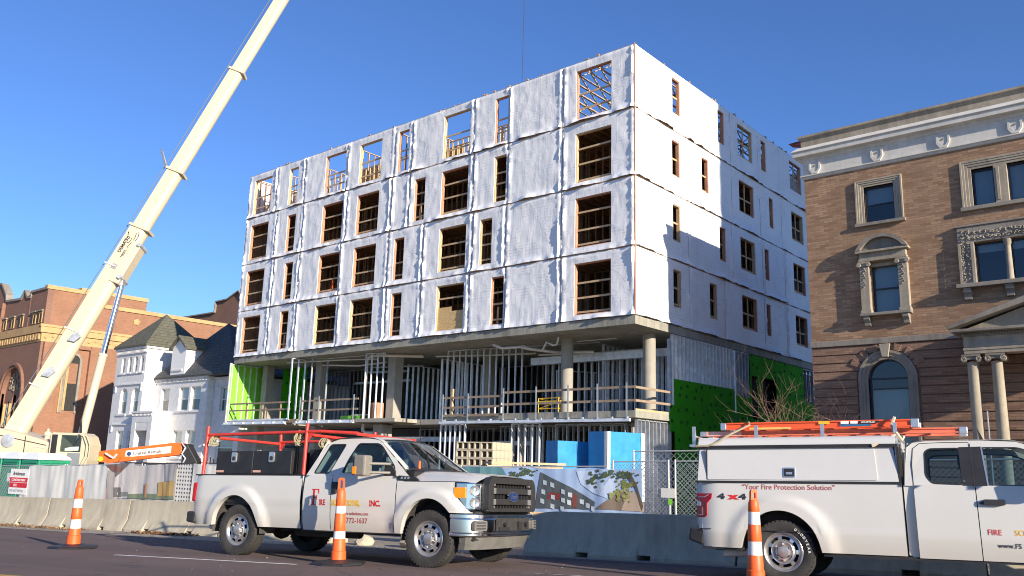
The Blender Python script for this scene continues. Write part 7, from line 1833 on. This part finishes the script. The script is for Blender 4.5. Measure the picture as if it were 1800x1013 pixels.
# topper
PC_ = M['paint_cap']
yt = lambda z: .955 - .05*(z-1.27)/.45
for s in (-1, 1):
    mb = MB(); mb.sheet([(-1.09, 1.275), (1.44, 1.275), (1.40, 1.72), (-1.06, 1.72)], lambda a, b_: (a, s*yt(b_), b_)); mb.build('topper_side', PC_, TR2, fix=False)
    mb = MB(); mb.prism(roundpoly([(-.95, 1.30), (1.20, 1.30), (1.18, 1.695), (-.95, 1.695)], .02), lambda a, b_, d: (a, s*(yt(b_)+d), b_), .012, -.01); dr_ = mb.build('topper_door', PC_, TR2, bevel=.006)
    mb = MB(); mb.box(-.968, -.952, s*.935-.012, s*.935+.012, 1.30, 1.70); mb.build('door_seal', M['grille'], dr_)
    mb = MB(); mb.prism(roundpoly([(.05, 1.33), (.21, 1.33), (.21, 1.46), (.05, 1.46)], .02), lambda a, b_, d: (a, s*(yt(b_)+d), b_), .018, .0); lt = mb.build('paddle_latch', M['alu'], dr_, bevel=.004)
    mb = MB(); mb.prism(roundpoly([(.065, 1.345), (.195, 1.345), (.195, 1.445), (.065, 1.445)], .015), lambda a, b_, d: (a, s*(yt(b_)+d), b_), .023, .0185); mb.build('latch_dish', M['black'], lt)
    mb = MB(); mb.prism([(.09, 1.37), (.17, 1.37), (.17, 1.40), (.09, 1.40)], lambda a, b_, d: (a, s*(yt(b_)+d), b_), .028, .0235); mb.build('latch_paddle', M['alu'], lt)
    mb = MB(); mb.box(-1.10, 1.47, s*.965-.012, s*.965+.012, 1.255, 1.285); mb.box(-1.09, 1.46, s*.925-.014, s*.925+.014, 1.715, 1.755); mb.box(1.435, 1.465, s*.93-.015, s*.93+.015, 1.285, 1.715); mb.build('topper_trim', M['black'], TR2)
    text_mesh('topper_badge', 'LEER', .035, M['black'], dr_, Matrix.Translation((-.92, -.972, 1.305)) @ Matrix.Rotation(R(90), 4, 'X'), .001, .003, font_x=1.3) if False else None
mb = MB()
prf = [(-.93, 1.72), (-.93, 1.755), (-.915, 1.80), (-.88, 1.845), (-.80, 1.87), (-.4, 1.89), (0, 1.895)]; prf = prf + [(-y, z) for y, z in prf[::-1][1:]]
mb.grid([-1.08, -1.07, -1.0, 1.36, 1.43, 1.44], range(len(prf)), lambda x, i: (x, prf[i][0], prf[i][1] - (.03 if x in (-1.08, 1.44) else 0))); mb.sheet([(y, z) for y, z in prf], lambda a, b_: (-1.08, a, b_)); mb.sheet([(y, z) for y, z in prf], lambda a, b_: (1.44, a, b_)); mb.build('topper_roof', PC_, TR2, smooth=40, fix=False)
mb = MB(); mb.box(-1.09, -1.07, -.92, .92, 1.28, 1.72); mb.build('topper_hatch', M['glass_w'], TR2); mb = MB(); mb.box(1.42, 1.44, -.92, .92, 1.28, 1.72); mb.build('topper_bulkhead', PC_, TR2)
mb = MB(); mb.box(-1.06, -1.02, -.9, .9, 1.28, 1.72); mb.build('topper_frame', PC_, TR2)
# cab upper
yc = lambda x, z: .965 - .235*((z-1.24)/.55)**1.1 if z > 1.24 else .965
cab2 = [(1.50, 1.24), (3.62, 1.24), (3.5, 1.33), (2.95, 1.70), (2.75, 1.775), (2.2, 1.805), (1.80, 1.80), (1.62, 1.775), (1.53, 1.70)]
rw2 = roundpoly([(1.80, 1.262), (2.15, 1.25), (2.15, 1.71), (1.80, 1.705), (1.74, 1.66), (1.73, 1.36)], .05); fw2 = roundpoly([(2.39, 1.25), (3.38, 1.25), (3.32, 1.36), (2.92, 1.65), (2.76, 1.71), (2.37, 1.715)], .04)
for s in (-1, 1):
    mb = MB(); mb.sheet(cab2, lambda a, b_: (a, s*yc(a, b_), b_), 0, [rw2, fw2]); mb.build('cab_side', PT, TR2, fix=False)
    mb = MB(); mb.sheet([(2.135, 1.245), (2.40, 1.245), (2.38, 1.72), (2.135, 1.715)], lambda a, b_: (a, s*(yc(a, b_)+.004), b_)); mb.build('door_pillar', M['black'], TR2, fix=False)
    mb = MB(); mb.sheet([(2.255, 1.24), (2.267, 1.24), (2.262, 1.76), (2.250, 1.76)], lambda a, b_: (a, s*(yc(a, b_)+.007), b_)); mb.sheet([(2.395, 1.25), (2.413, 1.25), (2.388, 1.715), (2.37, 1.715)], lambda a, b_: (a, s*(yc(a, b_)+.007), b_), 1); mb.build('pillar_seam', [M['dark'], M['alu']], TR2, fix=False)
    pts = [(1.60, 1.245), (1.598, 1.5), (1.62, 1.70), (1.70, 1.765), (1.95, 1.775), (2.25, 1.775)]
    mb = MB(); mb.path([(a, s*(yc(a, b_)+.001), b_) for a, b_ in pts], .005, 4); mb.build('door_seam', M['grille'], TR2)
    seal(rw2, s, yc, .022, 'window_rubber', TR2); seal(fw2, s, yc, .02, 'window_rubber', TR2)
    mb = MB(); mb.prism(roundpoly([(2.335, 1.025), (2.56, 1.025), (2.56, 1.09), (2.335, 1.09)], .02), lambda a, b_, d: (a, s*(y2(a, b_)+d), b_), .05, .0); h_ = mb.build('door_handle', M['black'], TR2, bevel=.01); mb = MB(); mb.prism([(2.29, 1.035), (2.334, 1.03), (2.334, 1.07), (2.29, 1.055)], lambda a, b_, d: (a, s*(y2(a, b_)+d), b_), .03, .0); mb.build('lock_cover', M['grille'], h_)
    mb = MB(); mb.box(3.08, 3.28, s*1.17-.10, s*1.17+.10, 1.20, 1.42); mb.beam((3.2, s*.98, 1.25), (3.2, s*1.1, 1.27), .06, .05); mb.build('wing_mirror', M['black'], TR2, bevel=.03)
panel_glass('side_glass', TR2, rw2, yc, M['glass']); panel_glass('side_glass', TR2, fw2, yc, M['glass'])
mb = MB(); mb.grid(lin(1.56, 2.95, 12), lin(-.735, .735, 12), lambda x, y: (x, y, 1.80 + .05*(1-(y/.735)**2) - .10*max(0, (1.8-x)/.24)**2*.5 - .09*max(0, (x-2.6)/.35)**2)); mb.build('roof', PT, TR2, smooth=50, fix=False)
mb = MB(); mb.grid(lin(0, 1, 6), lin(-.84, .84, 10), lambda t, y: (2.93 + .62*t + .14*(1-(y/.84)**2), y*(.86+.2*t), 1.735 - .46*t)); mb.build('windscreen', M['glass'], TR2, smooth=50, fix=False)
mb = MB(); mb.grid(lin(1.50, 1.56, 1), lin(-.9, .9, 4), lambda x, y: (x, y*(1.05 if x < 1.53 else .84), 1.25 if x < 1.53 else 1.78)); mb.build('cab_back', PT, TR2, fix=False)
mb = MB(); mb.grid(lin(3.36, 4.62, 10), lin(-.93, .93, 16), lambda x, y: (x, y*(1-.06*max(0, (x-4.1)/.5)), 1.20 + .11*(1-(abs(y)/.93)**4) - .06*max(0, (x-4.2)/.42)**2)); mb.build('bonnet', PT, TR2, smooth=50, fix=False)
mb = MB(); mb.box(3.3, 3.6, -.85, .85, 1.18, 1.27); mb.build('cowl', M['black'], TR2)
mb = MB(); mb.prism(roundpoly([(-.72, .72), (.72, .72), (.72, 1.14), (-.72, 1.14)], .06), lambda a, b_, d: (4.56+d, a, b_), 0, .1); mb.build('grille', M['chrome'], TR2, bevel=.02)
for s in (-1, 1):
    mb = MB(); mb.box(4.40, 4.62, s*.84-.10, s*.84+.10, .84, 1.13); mb.build('headlight', M['headlamp'], TR2, bevel=.03)
mb = MB(); mb.box(4.45, 4.74, -.95, .95, .44, .70); mb.build('front_bumper', M['chrome'], TR2, bevel=.05)
for y in (-.45, .45):
    mb = MB(); mb.box(2.3, 2.8, y-.25, y+.25, .7, .92); mb.prism([(2.2, .92), (2.34, .92), (2.24, 1.45), (2.12, 1.45)], lambda a, b_, d: (a, d, b_), y-.24, y+.24); mb.prism([(2.12, 1.48), (2.21, 1.48), (2.19, 1.64), (2.10, 1.64)], lambda a, b_, d: (a, d, b_), y-.13, y+.13); mb.build('seat', M['grille'], TR2, bevel=.04)
mb = MB(); mb.box(3.1, 3.5, -.8, .8, 1.0, 1.22); mb.build('dashboard', M['grille'], TR2, bevel=.04)
for x in (0, 3.68):
    for y in (-.84, .84): wheel(TR2, x, y, .395, .26, .245, 7, True, 'alloy', 'GOODYEAR' if y < 0 else None)
def t2txt(nm, s, x, z, size, mat, bold=0, fx_=1.0, sp=1.0):
    conform(text_mesh(nm, s, size, mat, TR2, Matrix.Translation((x, -1, z)) @ Matrix.Rotation(R(90), 4, 'X'), 0, bold, font_x=fx_, spacing=sp), y2)
t2txt('bed_slogan', '\u201cYour Fire Protection Solution\u201d', -.49, 1.175, .093, M['t_dkred'], .001, .98)
t2txt('door_lettering', 'FIRE', 2.34, .685, .092, M['t_red'], .001, .88); t2txt('door_lettering', 'SOLUTIONS', 2.615, .685, .092, M['t_yel'], .001, .9); t2txt('door_web', 'www.FS', 2.43, .545, .075, M['t_blk'], .001, .98)
t2txt('badge_four', '4', -.815, 1.045, .095, M['t_blk'], .006, 1.9); t2txt('badge_x', 'x', -.655, 1.045, .10, M['t_red'], .008, 1.9); t2txt('badge_four', '4', -.53, 1.045, .095, M['t_blk'], .006, 1.9)
# roof rack posts
for x in (-1.16, -.30, .56, 1.44):
    for s in (-1, 1):
        mb = MB(); mb.box(x-.022, x+.022, s*.80-.018, s*.80+.018, 1.76 if x < 1.4 else 1.80, 2.03); p = mb.build('rack_post', M['alu'], TR2)
        mb = MB(); mb.box(x-.04, x+.04, s*.82-.09, s*.82+.07, 1.745, 1.775); mb.build('foot', M['alu'], p)
    mb = MB(); mb.box(x-.02, x+.02, -.781, .781, 1.885, 1.905); mb.build('rack_crossbar', M['alu'], TR2)
# ladders on the rack
def ladder(label, mat, x0, x1, yc_, half, z, h, rail_mat, decals, step=.305, flat_=True):
    t = thing('extension_ladder', label, 'ladder', mat=mat, group='orange ladders on the roof rack')
    for s in (-1, 1):
        y = yc_ + s*half; mb = MB(); mb.box(x0, x1, y-.012, y+.012, z, z+h); mb.box(x0, x1, y-.03, y+.03, z, z+.02); mb.box(x0, x1, y-.03, y+.03, z+h-.02, z+h); r_ = mb.build('side_rail', rail_mat, t, bevel=.004)
        mb = MB(); mb.box(x1, x1+.10, y-.035, y+.035, z-.01, z+h+.005); mb.build('rail_end_cap', M['alu'], r_, bevel=.01); mb = MB(); mb.box(x0-.08, x0, y-.03, y+.03, z, z+h); mb.build('rail_end_cap', M['alu'], r_, bevel=.01)
        if s < 0:
            for (a, b_, za, zb_, m_) in decals:
                mb = MB(); mb.box(a, b_, y-.0335, y-.0305, z+za, z+zb_); mb.build('decal', m_, r_)
    mb = MB(); n = int((x1-x0)/step)
    for i in range(n):
        x = x0 + .15 + i*step; mb.tube((x, yc_-half+.012, z+h*.5), (x, yc_+half-.012, z+h*.5), .017, 8)
    mb.build('rungs', M['alu'], t, smooth=50); return t
lm = TR2.matrix_world.copy()
orr = flat('orange fibreglass', (.72, .10, .03), .5, var=.12); orr2 = flat('faded orange fibreglass', (.66, .16, .09), .6, var=.15); pk = flat('sun bleached rail', (.62, .33, .28), .65)
la = ladder('upper orange ladder with yellow and blue labels, strapped on top of the rack', lm, -.74, 1.62, -.36, .27, 1.985, .10, orr, [(.50, .64, .055, .095, M['yellow']), (.77, 1.15, .02, .048, flat('blue label', (.02, .12, .25), .5)), (-.42, .14, .0, .028, flat('pale yellow label', (.66, .42, .12), .5)), (.78, .88, .055, .09, M['white']), (.90, .99, .055, .09, M['white']), (1.01, 1.25, .057, .088, M['black'])])
text_mesh('ladder_lettering', 'LOUISVILLE', .030, M['reflect'], la, Matrix.Translation((1.03, -.665, 2.047)) @ Matrix.Rotation(R(90), 4, 'X'), .0008, .0008, font_x=1.1)
ladder('lower orange ladder reaching forward over the cab roof, pale worn tail end', lm, -1.06, 2.16, -.30, .23, 1.907, .072, orr2, [(-1.05, -.55, .005, .068, pk)])
mb = MB(); mb.path([(-.42, -.68, 2.09), (-.40, -.70, 2.05), (-.62, -.86, 1.92), (-.80, -.95, 1.80), (-.93, -.965, 1.75), (-1.1, -.96, 1.745)], .014, 5); st_ = mb.build('tie_down_strap', flat('khaki strap', (.34, .30, .20), .9), smooth=60); st_.matrix_world = lm; tag(st_, 'khaki strap tying the orange ladders down to the rear of the topper', 'strap')
mb = MB(); mb.path([(1.44, -.70, 2.11), (1.40, -.74, 2.0), (1.44, -.82, 1.88), (1.30, -.90, 1.77), (1.16, -.945, 1.73)], .02, 5); mb.path([(1.44, -.82, 1.9), (1.50, -.80, 1.80), (1.52, -.75, 1.86)], .03, 5); st_ = mb.build('tie_down_strap', flat('pale strap', (.48, .42, .32), .9), smooth=60); st_.matrix_world = lm; tag(st_, 'pale strap knotted round the ladders at the front post of the rack', 'strap')
mb = MB(); mb.prism([(2.38, 1.83), (2.42, 1.83), (2.36, 1.98)], lambda a, b_, d: (a, d, b_), -.5, -.44); st_ = mb.build('roof_marker', M['black']); st_.matrix_world = lm; tag(st_, 'small black upright marker on the cab roof ahead of the ladders', 'marker')

# ---------------------------------------------------------------- orange traffic posts
def traffic_post(x, y, label, b2, b1, tabz, top, lean, spin, sleeve=.2):
    m = Matrix.Translation((x, y, gz(x, y))) @ (Matrix.Rotation(R(lean[0]), 4, 'X') @ Matrix.Rotation(R(lean[1]), 4, 'Y')) @ Matrix.Rotation(R(spin), 4, 'Z')
    t = thing('traffic_post', label, 'traffic cone', mat=m, group='orange traffic posts on the road')
    mb = MB(); mb.lathe([(0, .0), (.40, .0), (.41, .02), (.38, .045), (.22, .06), (.16, .075), (0, .075)], 8, (0, 0, .006)); mb.build('rubber_base', M['black'], t, bevel=.008)
    rr = lambda z: .098 - .034*(z-.08)/(tabz-.08)
    mb = MB(); pr = [(.112, .078), (.108, sleeve), (rr(sleeve)+.004, sleeve+.006)]; mf = [0, 0, 0]
    for a, b_ in (b2, b1):
        pr += [(rr(a)+.003, a-.008), (rr(a), a-.002), (rr(a), a), (rr(b_), b_), (rr(b_), b_+.002), (rr(b_)+.003, b_+.008)]; mf += [0, 0, 1, 0, 0, 0]
    pr += [(rr(tabz), tabz), (rr(tabz)*.8, tabz+.03), (0, tabz+.035)]; mf += [0, 0, 0]
    mb.lathe(pr, 28, mf=mf[:len(pr)-1]); mb.build('post_body', [M['orange'], M['reflect']], t, smooth=40)
    mb = MB(); w = .052; mb.prism(roundpoly([(-w, tabz), (w, tabz), (w*.85, top), (-w*.85, top)], .03), lambda a, b_, d: (a, d, b_), -.018, .018, 0, [roundpoly([(-.022, tabz+.05), (.022, tabz+.05), (.02, top-.035), (-.02, top-.035)], .015)]); mb.build('grab_handle', M['orange'], t, bevel=.006)
traffic_post(-15.64, 6.69, 'orange traffic post with two white bands, alone before the left barriers', (.34, .49), (.69, .84), 1.02, 1.17, (0, -1.5), 100, .22)
traffic_post(-10.21, 8.16, 'orange traffic post standing before the lettered doors of the rack pickup', (.37, .475), (.73, .835), 1.04, 1.24, (0, -2.0), 40, .19)
traffic_post(-4.66, 10.11, 'orange traffic post close to the rear wheel of the topper pickup', (.38, .54), (.74, .89), 1.0, 1.155, (0, 0), 60, .2)
